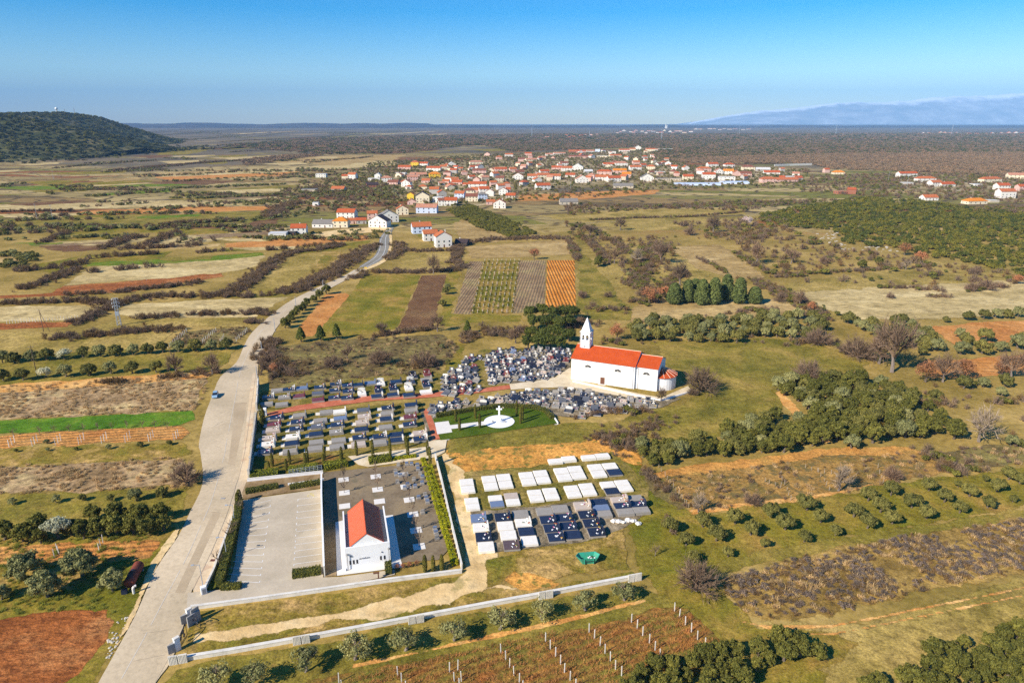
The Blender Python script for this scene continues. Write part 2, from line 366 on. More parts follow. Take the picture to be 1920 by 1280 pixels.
def grid_lines(lo, hi, first, g):
    out = [0.0]; st = first
    while out[-1] < hi: out.append(out[-1]+st); st *= g
    neg = [0.0]; st = first
    while neg[-1] > lo: neg.append(neg[-1]-st); st *= g
    return sorted(set(neg[1:]+out))
gx = grid_lines(-34000, 34000, 60, 1.16); gy = grid_lines(-300, 27500, 60, 1.13)
vs = [(x, y, 0) for y in gy for x in gx]; n = len(gx)
fs = [(j*n+i, j*n+i+1, (j+1)*n+i+1, (j+1)*n+i) for j in range(len(gy)-1) for i in range(n-1)]
tag(mesh_obj('ground', vs, fs, make_base_mat()), 'wide flat plain of dry grass and strip fields reaching the horizon', 'ground', kind='structure')

from mathutils import noise as mn
LV_C, LV_X, LV_Y = 2.5, 1100.0, -100.0
LEVELS = np.zeros((960, 880), dtype=np.int16)    # how many sheets lie over each cell near the camera
def cells_of(pts):
    P = np.array([(p[0], p[1]) for p in pts]); lo = P.min(0); hi = P.max(0)
    i0, i1 = max(0, int((lo[0]+LV_X)/LV_C)-1), min(879, int((hi[0]+LV_X)/LV_C)+2)
    j0, j1 = max(0, int((lo[1]-LV_Y)/LV_C)-1), min(959, int((hi[1]-LV_Y)/LV_C)+2)
    if i1 <= i0 or j1 <= j0: return None
    X, Y = np.meshgrid((np.arange(i0, i1)+.5)*LV_C-LV_X, (np.arange(j0, j1)+.5)*LV_C+LV_Y)
    M = np.zeros(X.shape, bool); n = len(P)
    for k in range(n):
        x0, y0 = P[k]; x1, y1 = P[(k+1) % n]
        c = (y0 > Y) != (y1 > Y)
        with np.errstate(divide='ignore', invalid='ignore'): M ^= c & (X < (x1-x0)*(Y-y0)/(y1-y0)+x0)
    for k in range(n):                           # the outline itself
        a = P[k]; b = P[(k+1) % n]; m = max(2, int(np.hypot(*(b-a))/LV_C*2))
        for t in np.linspace(0, 1, m):
            i = int((a[0]+(b[0]-a[0])*t+LV_X)/LV_C)-i0; j = int((a[1]+(b[1]-a[1])*t-LV_Y)/LV_C)-j0
            if 0 <= i < M.shape[1] and 0 <= j < M.shape[0]: M[j, i] = True
    D = M.copy(); D[1:] |= M[:-1]; D[:-1] |= M[1:]; D[:, 1:] |= M[:, :-1]; D[:, :-1] |= M[:, 1:]
    return (slice(j0, j1), slice(i0, i1)), D
def level_of(pts):
    r = cells_of(pts)
    if r is None: return 8
    sl, D = r; sub = LEVELS[sl]
    if not D.any(): return 1
    lv = int(sub[D].max())+1; sub[D] = lv; return lv
def z_over(pts):
    lv = 0
    for p in pts:
        i = int((p[0]+LV_X)/LV_C); j = int((p[1]-LV_Y)/LV_C)
        if 0 <= i < 880 and 0 <= j < 960: lv = max(lv, int(LEVELS[max(0,j-1):j+2, max(0,i-1):i+2].max()))
    return 0.006+0.006*(lv+1)
def densify(pts, step, amp, rr):
    out = []; n = len(pts)
    for i in range(n):
        a = Vector(pts[i]); b = Vector(pts[(i+1)%n]); L = (b-a).length; k = max(1, min(160, int(L/step)))
        nrm = Vector((-(b-a).y, (b-a).x)); nrm = nrm/nrm.length if nrm.length else nrm
        for j in range(k):
            t = j/k; p = a.lerp(b, t); q = Vector((p.x/9, p.y/9, 0))
            p = p+nrm*amp*(rr.uniform(-.6, .6)+2.2*mn.noise(q)*min(1, 6*t*(1-t))); out.append(p)
    return out
def sheet(name, px, mat, amp=0.9, step=1.8, label=None, cat=None, pix=True, z=None):
    """a field, path or pavement as a sheet lying on the ground, its outline read off the photograph"""
    pts = [G(*p) for p in px] if pix else px
    rr = random.Random(int(abs(pts[0][0]*7+pts[0][1]*13)))
    far = sum(p[1] for p in pts)/len(pts)
    if amp: pts = densify(pts, step*max(1, far/200), amp*max(1, far/250), rr)
    zz = (0.006+0.006*level_of(pts)) if z is None else z
    P = np.array([(p[0], p[1]) for p in pts])
    if amp and P[:, 1].mean() < 900:
        return tag(faded_sheet(name, P, mat, zz, amp), label, cat, kind='structure')
    tris = tessellate_polygon([[Vector((p[0], p[1], 0)) for p in pts]])
    me_v = [(p[0], p[1], zz) for p in pts]; fs = []
    for t in tris:
        a, b_, c = (Vector(me_v[i]) for i in t)
        fs.append(t if (b_-a).cross(c-a).z > 0 else t[::-1])
    o = mesh_obj(name, me_v, fs, mat)
    return tag(o, label, cat, kind='structure')
def faded_sheet(name, P, mat, z, amp):
    """the same outline as a fine grid that knows how close its edge is, so that the soil can thin out there"""
    lo, hi = P.min(0), P.max(0); ext = hi-lo; cell = max(.5, min(3.0, max(math.sqrt(ext[0]*ext[1]/4500), .5)))
    nx, ny = int(ext[0]/cell)+3, int(ext[1]/cell)+3
    X, Y = np.meshgrid(lo[0]-cell+np.arange(nx)*cell, lo[1]-cell+np.arange(ny)*cell); Q = np.stack([X.ravel(), Y.ravel()], 1)
    n = len(P); ins = np.zeros(len(Q), bool); D = np.full(len(Q), 1e9); step = max(1, n//220)
    R = P[::step]; m = len(R)
    for k in range(m):
        a = R[k]; b = R[(k+1) % m]; ab = b-a; L2 = max(1e-9, ab@ab)
        c = (a[1] > Q[:, 1]) != (b[1] > Q[:, 1])
        with np.errstate(divide='ignore', invalid='ignore'): ins ^= c & (Q[:, 0] < (b[0]-a[0])*(Q[:, 1]-a[1])/(b[1]-a[1])+a[0])
        t = np.clip(((Q-a)@ab)/L2, 0, 1); e = Q-a-t[:, None]*ab; D = np.minimum(D, (e*e).sum(1))
    D = np.sqrt(D)*np.where(ins, 1, -1); fw = max(1.2*cell, 2.2*amp*max(1, P[:, 1].mean()/260))
    fw = min(fw, max(.5, D.max()*.8))
    fade = np.clip(1-(D+fw*.25)/fw, 0, 1)
    keep = (D > -cell*1.5).reshape(ny, nx); f = keep[:-1, :-1] & keep[1:, :-1] & keep[:-1, 1:] & keep[1:, 1:]
    J, I = np.nonzero(f); q = np.stack([J*nx+I, J*nx+I+1, (J+1)*nx+I+1, (J+1)*nx+I], 1)
    used, inv = np.unique(q, return_inverse=True); q = inv.reshape(-1, 4)
    V = np.concatenate([Q[used], np.full((len(used), 1), z)], 1)
    me = bpy.data.meshes.new(name); me.vertices.add(len(V)); me.vertices.foreach_set('co', V.astype(np.float32).ravel())
    me.loops.add(q.size); me.loops.foreach_set('vertex_index', q.ravel().astype(np.int32)); me.polygons.add(len(q)); me.polygons.foreach_set('loop_start', np.arange(0, q.size, 4, dtype=np.int32))
    at = me.attributes.new('fade', 'FLOAT', 'POINT'); at.data.foreach_set('value', fade[used].astype(np.float32))
    me.materials.append(mat); me.update(calc_edges=True); o = bpy.data.objects.new(name, me); COL.objects.link(o); return o
def F(px, mat, label, name='field', cat='field', **kw): return sheet(name, px, mat, label=label, cat=cat, **kw)
def line_strip(pts, wd):
    L = []; R = []
    for i, p in enumerate(pts):
        a = Vector(pts[max(0, i-1)]); b = Vector(pts[min(len(pts)-1, i+1)]); d = (b-a).normalized(); nrm = Vector((-d.y, d.x))
        w_ = wd if isinstance(wd, (int, float)) else wd[i]
        L.append(Vector(p)+nrm*w_/2); R.append(Vector(p)-nrm*w_/2)
    return [tuple(v) for v in L]+[tuple(v) for v in R[::-1]]
def smooth_px(pts, k=4):
    """Catmull-Rom through pixel points"""
    out = []; P = [pts[0]]+list(pts)+[pts[-1]]
    for i in range(1, len(P)-2):
        p0, p1, p2, p3 = (np.array(q, float) for q in P[i-1:i+3])
        for j in range(k):
            t = j/k
            out.append(tuple(0.5*((2*p1)+(-p0+p2)*t+(2*p0-5*p1+4*p2-p3)*t*t+(-p0+3*p1-3*p2+p3)*t**3)))
    out.append(tuple(pts[-1])); return out

VILL = gmat('village_yards', (112,104,66), (150,136,100), (192,178,148), 0.03, 0.5, 0.45)
# --- fields left of the road, near to far
F([(-40,1010),(335,985),(338,1008),(296,1068),(257,1152),(212,1232),(183,1290),(-60,1300)], GREEN, 'green verge grass around the nearest ploughed plot beside the road')
F([(-40,1160),(70,1148),(204,1140),(214,1165),(190,1215),(152,1262),(110,1290),(-60,1300)], PLOUGH, 'red-brown ploughed plot in the nearest corner beside the road', amp=0.6)
F([(-40,1022),(285,1010),(305,1014),(285,1046),(262,1052),(-40,1064)], ORANGE2, 'orange tilled strip with young vines behind the roadside olive trees')
F([(-40,1062),(262,1052),(284,1050),(262,1080),(230,1100),(-40,1125)], BAREGR, 'worn grass under the roadside olive trees')
F([(-40,925),(362,912),(352,955),(335,985),(-40,990)], GRASS2, 'yellowish grass strip behind the row of dark trees by the road')
F([(-40,876),(330,858),(368,880),(366,912),(-40,928)], PINKS, 'pinkish fallow strip of dead weeds before the roadside bare shrub')
F([(-40,838),(345,826),(366,850),(330,860),(-40,878)], BAREGR, 'ochre strip of worn grass with tiny olive saplings')
F([(-40,818),(330,796),(352,806),(340,826),(-40,842)], ORANGE2, 'orange tilled strip with white posts in threes')
F([(-40,790),(362,769),(368,786),(334,798),(-40,815)], BRIGHT, 'bright green strip of young crop beside the road', amp=0.3)
F([(-40,728),(374,703),(392,716),(376,752),(366,770),(-40,790)], PINKS, 'pinkish straw fallow field beside the parked car')
F([(-40,722),(60,716),(300,700),(400,698),(392,708),(60,734),(-40,738)], TRACKO, 'orange track below the lower olive row', amp=0.3)
F([(-40,668),(250,655),(446,648),(432,676),(402,698),(300,702),(60,718),(-40,724)], GRASS2, 'olive grass strip between the two rows of olive trees')
F([(-40,620),(100,622),(330,618),(310,640),(250,656),(-40,668)], GRASS, 'dry meadow behind the upper olive row')
F([(335,622),(462,612),(470,620),(446,644),(312,652)], SCRUBF, 'old vineyard plot with pale stakes beside the road bend')
F([(-40,606),(140,603),(132,614),(-40,620)], PLOUGH, 'narrow red ploughed strip below the white stakes')
F([(-40,574),(160,572),(190,576),(145,600),(-40,606)], STRAW, 'pale straw strip with white stakes at the frame edge')
F([(232,570),(420,560),(548,556),(500,580),(480,596),(300,600),(215,590)], STRAW, 'pale straw field beside the lattice power tower')
F([(215,598),(480,594),(492,606),(460,614),(350,612),(110,630),(180,612)], GRASS, 'dry olive field below the lattice power tower')
F([(-40,556),(100,548),(115,536),(264,524),(352,516),(420,510),(424,518),(240,548),(-40,562)], PLOUGH, 'long red ploughed strip among the left hedgerows')
F([(116,536),(170,500),(330,492),(500,478),(480,500),(420,512),(260,526)], STRAW, 'pale straw field behind the long red strip')
F([(60,496),(165,478),(330,470),(300,488),(165,500),(100,520)], GREEN, 'green grass patch beside the left olive thicket')
F([(165,492),(330,484),(490,473),(500,478),(420,488),(300,495),(160,500)], LUSH, 'long thin bright green strip across the left plain')
F([(470,540),(505,500),(560,478),(608,474),(580,510),(545,540),(480,552)], GRASS, 'yellow meadow inside the curved dark hedgerow')
F([(605,474),(648,470),(634,484),(600,512),(580,510)], BAREGR, 'tan triangle field beside the curved dark hedgerow')
F([(420,560),(480,540),(560,540),(600,520),(620,524),(548,556)], GRASS2, 'grass strip along the road below the curved hedgerow')
# middle distance, left
F([(275,455),(460,418),(470,428),(415,450),(330,465)], STRAW, 'pale meadow below the small vineyard')
F([(440,446),(470,416),(525,408),(510,432),(480,446)], BROWN, 'small brown vineyard left of the first white house')
F([(420,456),(500,448),(612,446),(690,440),(690,450),(560,462),(420,464)], PLOUGH2, 'orange strip in front of the row of garden trees')
F([(560,468),(640,455),(700,450),(690,462),(560,478)], GREEN, 'green strip beside the road at the village edge')
F([(100,440),(260,418),(300,424),(210,452),(110,462)], GREEN, 'green field strip mid plain left')
F([(150,396),(330,388),(540,386),(520,394),(330,400),(150,404)], PLOUGH2, 'long orange strip across the left plain')
F([(-40,414),(160,404),(520,396),(460,412),(170,420),(-40,430)], GRASS2, 'olive strip below the long orange strip')
F([(-40,384),(300,378),(560,374),(540,384),(300,388),(-40,396)], STRAW, 'long pale straw strip across the left plain')
F([(70,346),(260,338),(308,342),(250,350),(90,356)], GREEN, 'light green strip far out in the left plain')
F([(180,364),(320,352),(325,360),(180,368)], LUSH, 'small vivid green strip far out in the left plain')
F([(330,362),(460,352),(560,346),(560,352),(440,360),(330,368)], GRASS2, 'olive strip left of the white flat house')
F([(290,332),(470,324),(560,322),(520,330),(320,338)], PLOUGH2, 'faint orange strip far across the left plain')
F([(300,326),(560,314),(740,300),(740,310),(560,322),(300,332)], STRAW, 'pale strip behind the village edge')
F([(480,300),(620,292),(760,290),(740,300),(540,308)], TAN, 'tan field behind the far village houses')
F([(285,285),(340,278),(420,276),(350,290),(300,292)], GREEN, 'green patch at the foot of the far hill')
rs_ = random.Random(12)
for i in range(46):
    py = 246+rs_.random()**.8*62; px = rs_.uniform(230, 900 if py < 290 else 620); ln = rs_.uniform(50, 190); th = rs_.uniform(.8, 2.2)*(py-228)/28
    if py < 275 and px < 330: px += 200
    F([(px,py),(px+ln*.5,py-th*.3),(px+ln,py-ln*.03),(px+ln*.9,py-ln*.03+th),(px+ln*.4,py+th)], (STRAW, TAN, GRASS2, BROWN, STRAW, GREEN)[i % 6], f'thin far field strip on the hazy left plain, {nth(i+1)} of the patchwork')
for i in range(44):
    py = 306+rs_.random()*185; px = rs_.uniform(-60, 430); ln = rs_.uniform(70, 210); th = rs_.uniform(1.6, 4.2)*(py-228)/90; sl = rs_.uniform(-.06, -.01)
    F([(px,py),(px+ln*.5,py+ln*sl*.4-th*.2),(px+ln,py+ln*sl),(px+ln*.93,py+ln*sl+th),(px+ln*.4,py+ln*sl*.4+th*1.2)], (STRAW, GREEN, TAN, BROWN, LUSH, STRAW, GRASS2, MAUVE)[i % 8], f'narrow field strip on the middle left plain, {nth(i+1)} of the patchwork')
F([(700,345),(780,312),(960,288),(1230,280),(1290,312),(1500,320),(1500,340),(1290,342),(1110,347),(1000,352),(960,380),(880,388),(780,384)], VILL, 'pale trodden yards and gardens between the village houses', name='yard', cat='yard')
F([(1680,334),(1800,334),(1990,330),(1990,380),(1860,378),(1700,356)], VILL, 'pale yards around the houses at the right edge', name='yard', cat='yard')
# --- fields right of the road
F([(560,612),(610,552),(648,549),(656,556),(588,630),(556,634)], PLOUGH2, 'orange ploughed strip along the roadside trees', amp=0.3)
F([(588,630),(656,552),(682,516),(722,514),(790,516),(745,616),(690,626),(612,640)], GREEN, 'large green field right of the orange strip', amp=0.3)
F([(790,517),(838,514),(812,616),(745,616)], BROWN, 'dark brown ploughed strip beside the green field', amp=0.3)
F([(838,512),(858,492),(880,490),(862,520),(848,588),(980,590),(980,604),(870,606),(830,700),(866,704),(872,660),(880,610),(820,612)], GREEN, 'grass lane with young trees beside the brown strip')
F([(880,490),(906,490),(884,590),(850,588)], MAUVE, 'mauve strip left of the staked vineyard', amp=0.2)
F([(906,488),(974,488),(960,588),(884,590)], GREEN, 'green floor of the staked vineyard', amp=0.2)
F([(974,488),(1024,488),(1022,582),(960,588)], MAUVE, 'mauve field between vineyard and orange plot', amp=0.2)
F([(1025,488),(1078,488),(1081,580),(1022,582)], ORANGE, 'bright orange ploughed plot with furrows', amp=0.2)
F([(1080,450),(1110,448),(1150,500),(1160,560),(1240,600),(1090,600),(1082,560)], GRASS2, 'grass strip right of the bright orange plot')
F([(870,462),(1066,448),(1075,478),(880,486)], TAN, 'tan fallow strip behind the staked vineyard')
F([(742,506),(760,474),(846,474),(852,502),(800,510)], GRASS, 'round meadow with one bare tree below the white farmhouse')
F([(776,440),(840,470),(850,440),(800,430)], GREEN, 'garden grass around the white farmhouse')
F([(846,420),(880,404),(960,440),(930,456),(860,450)], TAN, 'tan slope behind the white farmhouse')
F([(600,640),(830,626),(866,652),(800,720),(500,730),(496,690),(520,650)], SCRUBF, 'brown scrubby waste ground behind the cemetery')
F([(970,366),(1130,358),(1240,356),(1230,364),(1100,374),(970,378)], PLOUGH2, 'orange field before the grey roofed barns')
F([(1000,404),(1200,392),(1390,390),(1400,402),(1200,412),(1080,418)], GRASS, 'pale terrace field with small vines right of village')
F([(1090,420),(1250,408),(1430,404),(1420,420),(1200,434)], GRASS, 'second pale terrace field right of the village')
F([(1070,452),(1240,460),(1440,520),(1360,530),(1240,540),(1150,540)], GRASS, 'rough meadow above the conical evergreens')
F([(1250,462),(1350,458),(1440,520),(1380,526),(1300,500)], TAN, 'pale tan wedge above the conical evergreens')
F([(1190,560),(1460,560),(1560,596),(1180,604)], TAN, 'dry grass below the conical evergreens')
F([(1440,536),(1920,470),(1990,470),(1990,520),(1920,540),(1600,600),(1530,600)], GRASS, 'broad dry meadow across the right middle')
F([(1480,548),(1700,534),(1960,524),(1960,580),(1760,600),(1600,600),(1540,580)], STRAW, 'pale dry meadow before the right orange fields', amp=1.5)
F([(1736,614),(1830,604),(1990,596),(1990,634),(1900,640),(1790,648)], PLOUGH2, 'upper orange field at the right edge')
F([(1715,676),(1820,672),(1990,658),(1990,700),(1900,705),(1740,710)], PLOUGH2, 'lower orange field at the right edge')
F([(1216,640),(1500,632),(1640,680),(1600,712),(1460,730),(1470,760),(1480,780),(1240,850),(1150,840),(1100,800),(1250,760),(1300,740)], GRASS2, 'wide olive meadow right of the church', amp=1.5)
F([(1452,735),(1466,732),(1500,768),(1560,830),(1540,832),(1490,788)], TRACKO, 'orange footpath between the two olive groves', amp=0.4)
F([(1215,882),(1380,860),(1560,838),(1700,836),(1760,850),(1800,880),(1400,890),(1230,910)], ORANGE3, 'orange soil strip under the evergreen grove')
F([(1225,898),(1400,876),(1560,852),(1730,850),(1790,885),(1560,930),(1310,960),(1290,950)], VINE2, 'neglected brown vineyard right of the new graves')
F([(1720,850),(1990,820),(1990,870),(1800,882)], SCRUBF, 'scrubby brown strip at the right edge')
F([(1290,955),(1560,922),(1640,906),(1640,914),(1480,945),(1290,966)], TRACKO, 'orange edge above the olive orchard', amp=0.4)
F([(1240,975),(1500,935),(1760,890),(1990,862),(1990,945),(1700,990),(1480,1030),(1350,1070),(1230,1060)], GREEN, 'green orchard floor with spaced olive trees', amp=1.2)
F([(1260,1060),(1480,1020),(1700,985),(1990,940),(1990,968),(1700,1008),(1480,1050),(1340,1085)], GRASS2, 'olive grass margin below the orchard')
F([(1345,1085),(1500,1044),(1720,1000),(1990,962),(1990,1060),(1760,1110),(1560,1160),(1440,1166),(1370,1140)], SCRUBG, 'fallow field grown over with purple-brown scrub', amp=1.0)
F([(1400,1166),(1560,1164),(1760,1120),(1990,1062),(1990,1300),(1500,1300),(1380,1220)], GRASS, 'dry pale slope below the scrub field', amp=1.2)
F([(1270,1100),(1350,1095),(1420,1170),(1560,1180),(1640,1200),(1500,1300),(1330,1300),(1360,1230),(1290,1150)], GREEN, 'green grassy hollow right of the vineyard', amp=1.2)
F([(1380,1300),(1420,1262),(1520,1240),(1560,1262),(1540,1300)], GREEN, 'bright green grass between the dark thickets')
F([(1360,1158),(1440,1172),(1560,1170),(1740,1135),(1990,1085),(1990,1090),(1740,1141),(1560,1178),(1440,1180)], TRACKO, 'upper rut of the pale track below the scrub field', amp=0.15)
F([(1440,1186),(1560,1186),(1740,1150),(1990,1100),(1990,1104),(1740,1155),(1560,1192)], TRACKO, 'lower rut of the pale track below the scrub field', amp=0.15)
F([(1120,880),(1190,850),(1300,960),(1280,1080),(1360,1150),(1250,1140),(1190,1080),(1180,1000)], GREEN, 'green lane between the new graves and the orchard', amp=1.0)
F([(1195,878),(1215,878),(1300,950),(1270,960),(1225,930)], SCRUBF, 'brown brambly edge along the neglected vineyard')
# foreground, below the concrete wall
F([(296,1290),(330,1250),(760,1170),(1195,1095),(1250,1120),(1290,1150),(1350,1205),(1340,1300),(280,1300)], GRASS2, 'grass bank with olive trees below the concrete wall', amp=0.6)
F([(400,1300),(640,1262),(840,1222),(1060,1180),(1250,1136),(1290,1140),(1350,1200),(1365,1230),(1240,1300)], VINE, 'rust coloured vineyard floor with white posts', amp=0.8)
F([(660,1245),(850,1204),(1060,1158),(1210,1122),(1218,1126),(1064,1168),(860,1212),(660,1254)], TRACKO, 'narrow orange rut above the vineyard', amp=0.25)
# cemetery surroundings
F([(362,1146),(866,1079),(900,1110),(1010,1096),(1190,1068),(1194,1082),(800,1150),(340,1232)], BAREGR, 'grass verge between the car park and the concrete wall', amp=0.4)
F([(362,1188),(560,1156),(760,1116),(850,1092),(870,1072),(858,985),(842,915),(826,850),(874,846),(896,900),(910,990),(940,1050),(1000,1076),(985,1104),(900,1112),(760,1152),(560,1182),(350,1212)], TRACK, 'pale dirt track winding from the gate to the new graves', amp=0.8)
F([(906,1050),(1170,980),(1185,1070),(1010,1098),(905,1108)], BAREGR, 'patchy grass around the green skip', amp=0.8)
F([(940,1086),(960,1070),(1010,1078),(1080,1092),(1040,1104),(960,1104)], ORDIRT, 'bare orange patch beside the concrete wall', amp=0.8)
F([(834,830),(870,822),(1040,796),(1090,800),(1200,850),(1215,880),(1140,860),(980,880),(870,888),(846,870)], ORDIRT, 'bare orange ground behind the new graves', amp=0.8)
F([(866,886),(990,876),(1150,845),(1215,905),(1225,965),(1150,990),(1140,1010),(900,1040)], CEMG, 'grass between the new graves', amp=0.5)
F([(880,958),(1000,950),(1170,925),(1222,962),(1130,1010),(900,1042)], GRAVEL, 'pale gravel under the finished new graves', amp=0.4)
F([(836,822),(990,800),(1046,796),(1100,790),(1190,800),(1080,830),(940,840),(840,850)], GRASS2, 'grass edge below the memorial garden', amp=0.8)
F([(478,782),(500,778),(790,752),(806,790),(836,850),(640,868),(466,905),(470,850)], CEMG, 'grass of the lower cemetery plot', amp=0.2)
F([(488,735),(640,712),(870,690),(900,655),(1075,650),(1075,700),(960,728),(500,770),(484,772)], CEMG, 'grass of the upper cemetery plots', amp=0.4)
F([(816,778),(960,736),(1080,725),(1200,748),(1290,745),(1240,765),(1080,785),(960,768),(820,786)], GRAVEL, 'stony ground among the old graves below the church', amp=0.4)
F([(910,662),(1072,655),(1072,698),(1000,716),(914,724)], GRAVEL, 'stony ground among the old graves left of church', amp=0.4)
F([(478,862),(560,858),(650,852),(656,874),(610,884),(540,894),(466,900)], FLAWN, 'lawn under the double row of cypresses', amp=0.2)
# --- roads
LE = [(160,1330),(185,1280),(215,1226),(255,1152),(292,1068),(333,1008),(356,961),(380,907),(376,850),(373,833),(383,783),(398,743),(413,707),(443,680),(457,650),(473,623),(513,587),(547,563),(600,537),(640,520),(673,500),(700,482),(710,463),(712,447),(724,432),(733,426)]
RE = [(270,1330),(292,1280),(322,1238),(345,1170),(360,1107),(423,998),(447,934),(466,880),(474,820),(483,767),(484,720),(485,677),(497,650),(510,630),(520,613),(547,583),(587,557),(640,530),(687,503),(720,487),(730,470),(732,447),(735,434),(739,427)]
LEs, REs = smooth_px(LE, 3), smooth_px(RE, 3)
sheet('road', [p for p in LEs if p[1] > 500]+[p for p in REs if p[1] > 500][::-1], ROADM, 0, label='pale concrete-grey country road curving past the cemetery wall', cat='road')
sheet('road', [p for p in LEs if p[1] < 506]+[p for p in REs if p[1] < 506][::-1], ASPH, 0, label='grey asphalt stretch of road climbing to the village', cat='road')
F([(439,756),(463,755),(457,790),(440,872),(428,870),(437,800)], ROADP, 'darker resurfaced lane strip on the road', name='road_patch', cat='road patch', amp=0)
F([(400,960),(414,962),(346,1113),(328,1112)], ROADP, 'long repaired strip near the car park hedge', name='road_patch', cat='road patch', amp=0)
F(smooth_px([(466,852),(452,905),(432,960),(395,1040),(362,1105),(386,1108),(418,1032),(448,955),(466,905),(478,852)]), WALKM, 'stained concrete pavement between road and car park wall', name='pavement', cat='pavement', amp=0)
F([(483,700),(478,760),(470,820),(464,880),(452,905),(447,900),(455,850),(462,790),(468,740),(474,700)], WALKM, 'concrete pavement along the cemetery wall', name='pavement', cat='pavement', amp=0)
F([(293,1068),(333,1008),(342,985),(326,995),(285,1050),(250,1140),(208,1226),(216,1226),(256,1152)], TRACK, 'sandy left shoulder of the road', name='road_shoulder', cat='road shoulder', amp=0.25)
F(smooth_px([(732,432),(736,447),(734,470),(724,490),(690,506),(680,506),(718,486),(728,468),(730,448),(727,434)]), TRACK, 'pale gravel shoulder of the village road', name='road_shoulder', cat='road shoulder', amp=0.2)
F([(585,438),(640,430),(728,425),(736,430),(700,436),(640,440),(600,446)], TRACK, 'pale yard in front of the first village houses', name='yard', cat='yard', amp=0.3)
F([(386,1107),(403,1073),(425,1012),(449,948),(453,950),(441,1000),(425,1062),(413,1104)], FLAWN, 'brown earth bed between the low white wall and the car park hedge', name='planting_bed', cat='planting bed', amp=0)
def mark(px, wd, label, mat=PAINT, name='road_marking'):
    return tag(mesh_obj(*strip_mesh(name, [G(*p) for p in px], wd), mat), label, 'road marking', kind='structure')
def strip_mesh(name, pts, wd, dz=0.0):
    z = z_over(pts)+dz; poly = line_strip(pts, wd); k = len(pts)
    return name, [(p[0], p[1], z) for p in poly], [(i, 2*k-1-i, 2*k-2-i, i+1) for i in range(k-1)]
TARM = smat('tar_seam', (146,134,118), .15, 2)
mb = MB(); rs2 = random.Random(6)
for pl in ([(362,1106),(392,1045),(424,968),(446,900),(458,852),(466,800),(474,745),(480,700)], [(292,1278),(318,1232),(344,1196)], [(463,756),(439,757)], [(428,870),(440,872)], [(268,1188),(322,1181)], [(398,900),(440,905)], [(390,960),(414,962)], [(400,800),(418,790)], [(250,1240),(310,1228)]):
    q = smooth_px(pl, 5); q = [(a+rs2.uniform(-.5,.5), b+rs2.uniform(-.4,.4)) for a, b in q]
    nm, v, f = strip_mesh('x', [G(*p) for p in q], 0.05 if len(pl) < 5 else .09); mb.add(v, f)
tag(mb.build('road_seam', TARM), 'dark tar seams and cracks across the pale road', 'road seam', kind='structure')
mb = MB()
cl = smooth_px([(228,1273),(269,1199),(311,1119),(349,1048),(373,994),(396,941),(420,857),(424,833),(440,753),(450,700),(466,660),(488,624),(520,594),(560,566),(610,543),(650,524)], 6)
for i in range(0, len(cl)-1):
    if i % 9 == 7: continue
    nm, v, f = strip_mesh('x', [G(*cl[i]), G(*cl[i+1])], 0.1); mb.add(v, f)
tag(mb.build('road_marking', WPAINT), 'thin worn white centre line down the pale road', 'road marking', kind='structure')
mb = MB()
for side in (0, 1):
    ed = smooth_px([(652,524),(684,503),(712,485),(722,468),(723,447),(731,430)], 6) if side else smooth_px([(648,519),(678,500),(704,482),(713,464),(715,447),(727,431)], 6)
    nm, v, f = strip_mesh('x', [G(*q) for q in ed], 0.22); mb.add(v, f)
tag(mb.build('road_marking', PAINT), 'white edge lines on the grey road to the village', 'road marking', kind='structure')

# --- car park, plaza and paths
F([(455,938),(604,917),(606,1083),(640,1082),(740,1068),(740,1078),(640,1098),(364,1139),(350,1142),(352,1112),(426,1105),(440,1060)], LOT, 'light asphalt car park with painted bays', name='car_park', cat='car park', amp=0)
F([(454,924),(462,904),(606,888),(606,908),(598,916),(456,936)], DKPAVE, 'brown paved ramp above the car park', name='ramp', cat='ramp', amp=0)
F([(607,886),(800,868),(842,1030),(822,1050),(746,1056),(608,1080)], SLATE, 'grey-brown stone plaza around the mortuary chapel', name='plaza', cat='plaza', amp=0)
F([(609,980),(628,978),(631,1080),(610,1082)], DKPAVE, 'brown paved strip right of the car park wall', name='plaza_strip', cat='paving', amp=0)
F([(629,980),(644,976),(652,1066),(728,1054),(752,1052),(756,1064),(632,1080)], WHPAVE, 'white paved terrace around the mortuary chapel front', name='terrace', cat='terrace', amp=0)
F([(720,968),(737,966),(751,1048),(753,1058),(736,1060)], WHPAVE, 'white paved side terrace right of the chapel', name='terrace', cat='terrace', amp=0)
F([(652,856),(800,838),(802,826),(838,825),(834,848),(815,858),(690,876),(672,872)], CREAMP, 'cream paved walk between the cypresses and plaza', name='walk', cat='path', amp=0)
F([(793,768),(803,767),(826,823),(812,826)], BRICKP, 'short red brick path beside the memorial garden', name='brick_path', cat='path', amp=0)
F([(787,770),(793,768),(812,826),(806,828)], GRAVEL, 'pale kerb strip left of the short brick path', name='path_edge', cat='path', amp=0)
F([(803,767),(807,766),(834,824),(826,824)], GRAVEL, 'pale kerb strip right of the short brick path', name='path_edge', cat='path', amp=0)
F([(497,776),(560,760),(700,742),(800,737),(880,731),(955,722),(958,729),(880,739),(800,746),(700,752),(560,770),(505,780)], BRICKP, 'long red brick path crossing the cemetery', name='brick_path', cat='path', amp=0)
F([(955,720),(1000,716),(1040,708),(1068,690),(1074,690),(1074,712),(1196,738),(1240,746),(1290,724),(1296,732),(1250,752),(1190,748),(1070,726),(1000,728),(958,731)], CREAMP, 'pale concrete apron around the church', name='apron', cat='paving', amp=0)
F([(812,786),(870,772),(960,765),(1024,769),(1047,794),(940,810),(826,826)], LAWN, 'trimmed green lawn of the memorial garden', name='lawn', cat='lawn', amp=0)
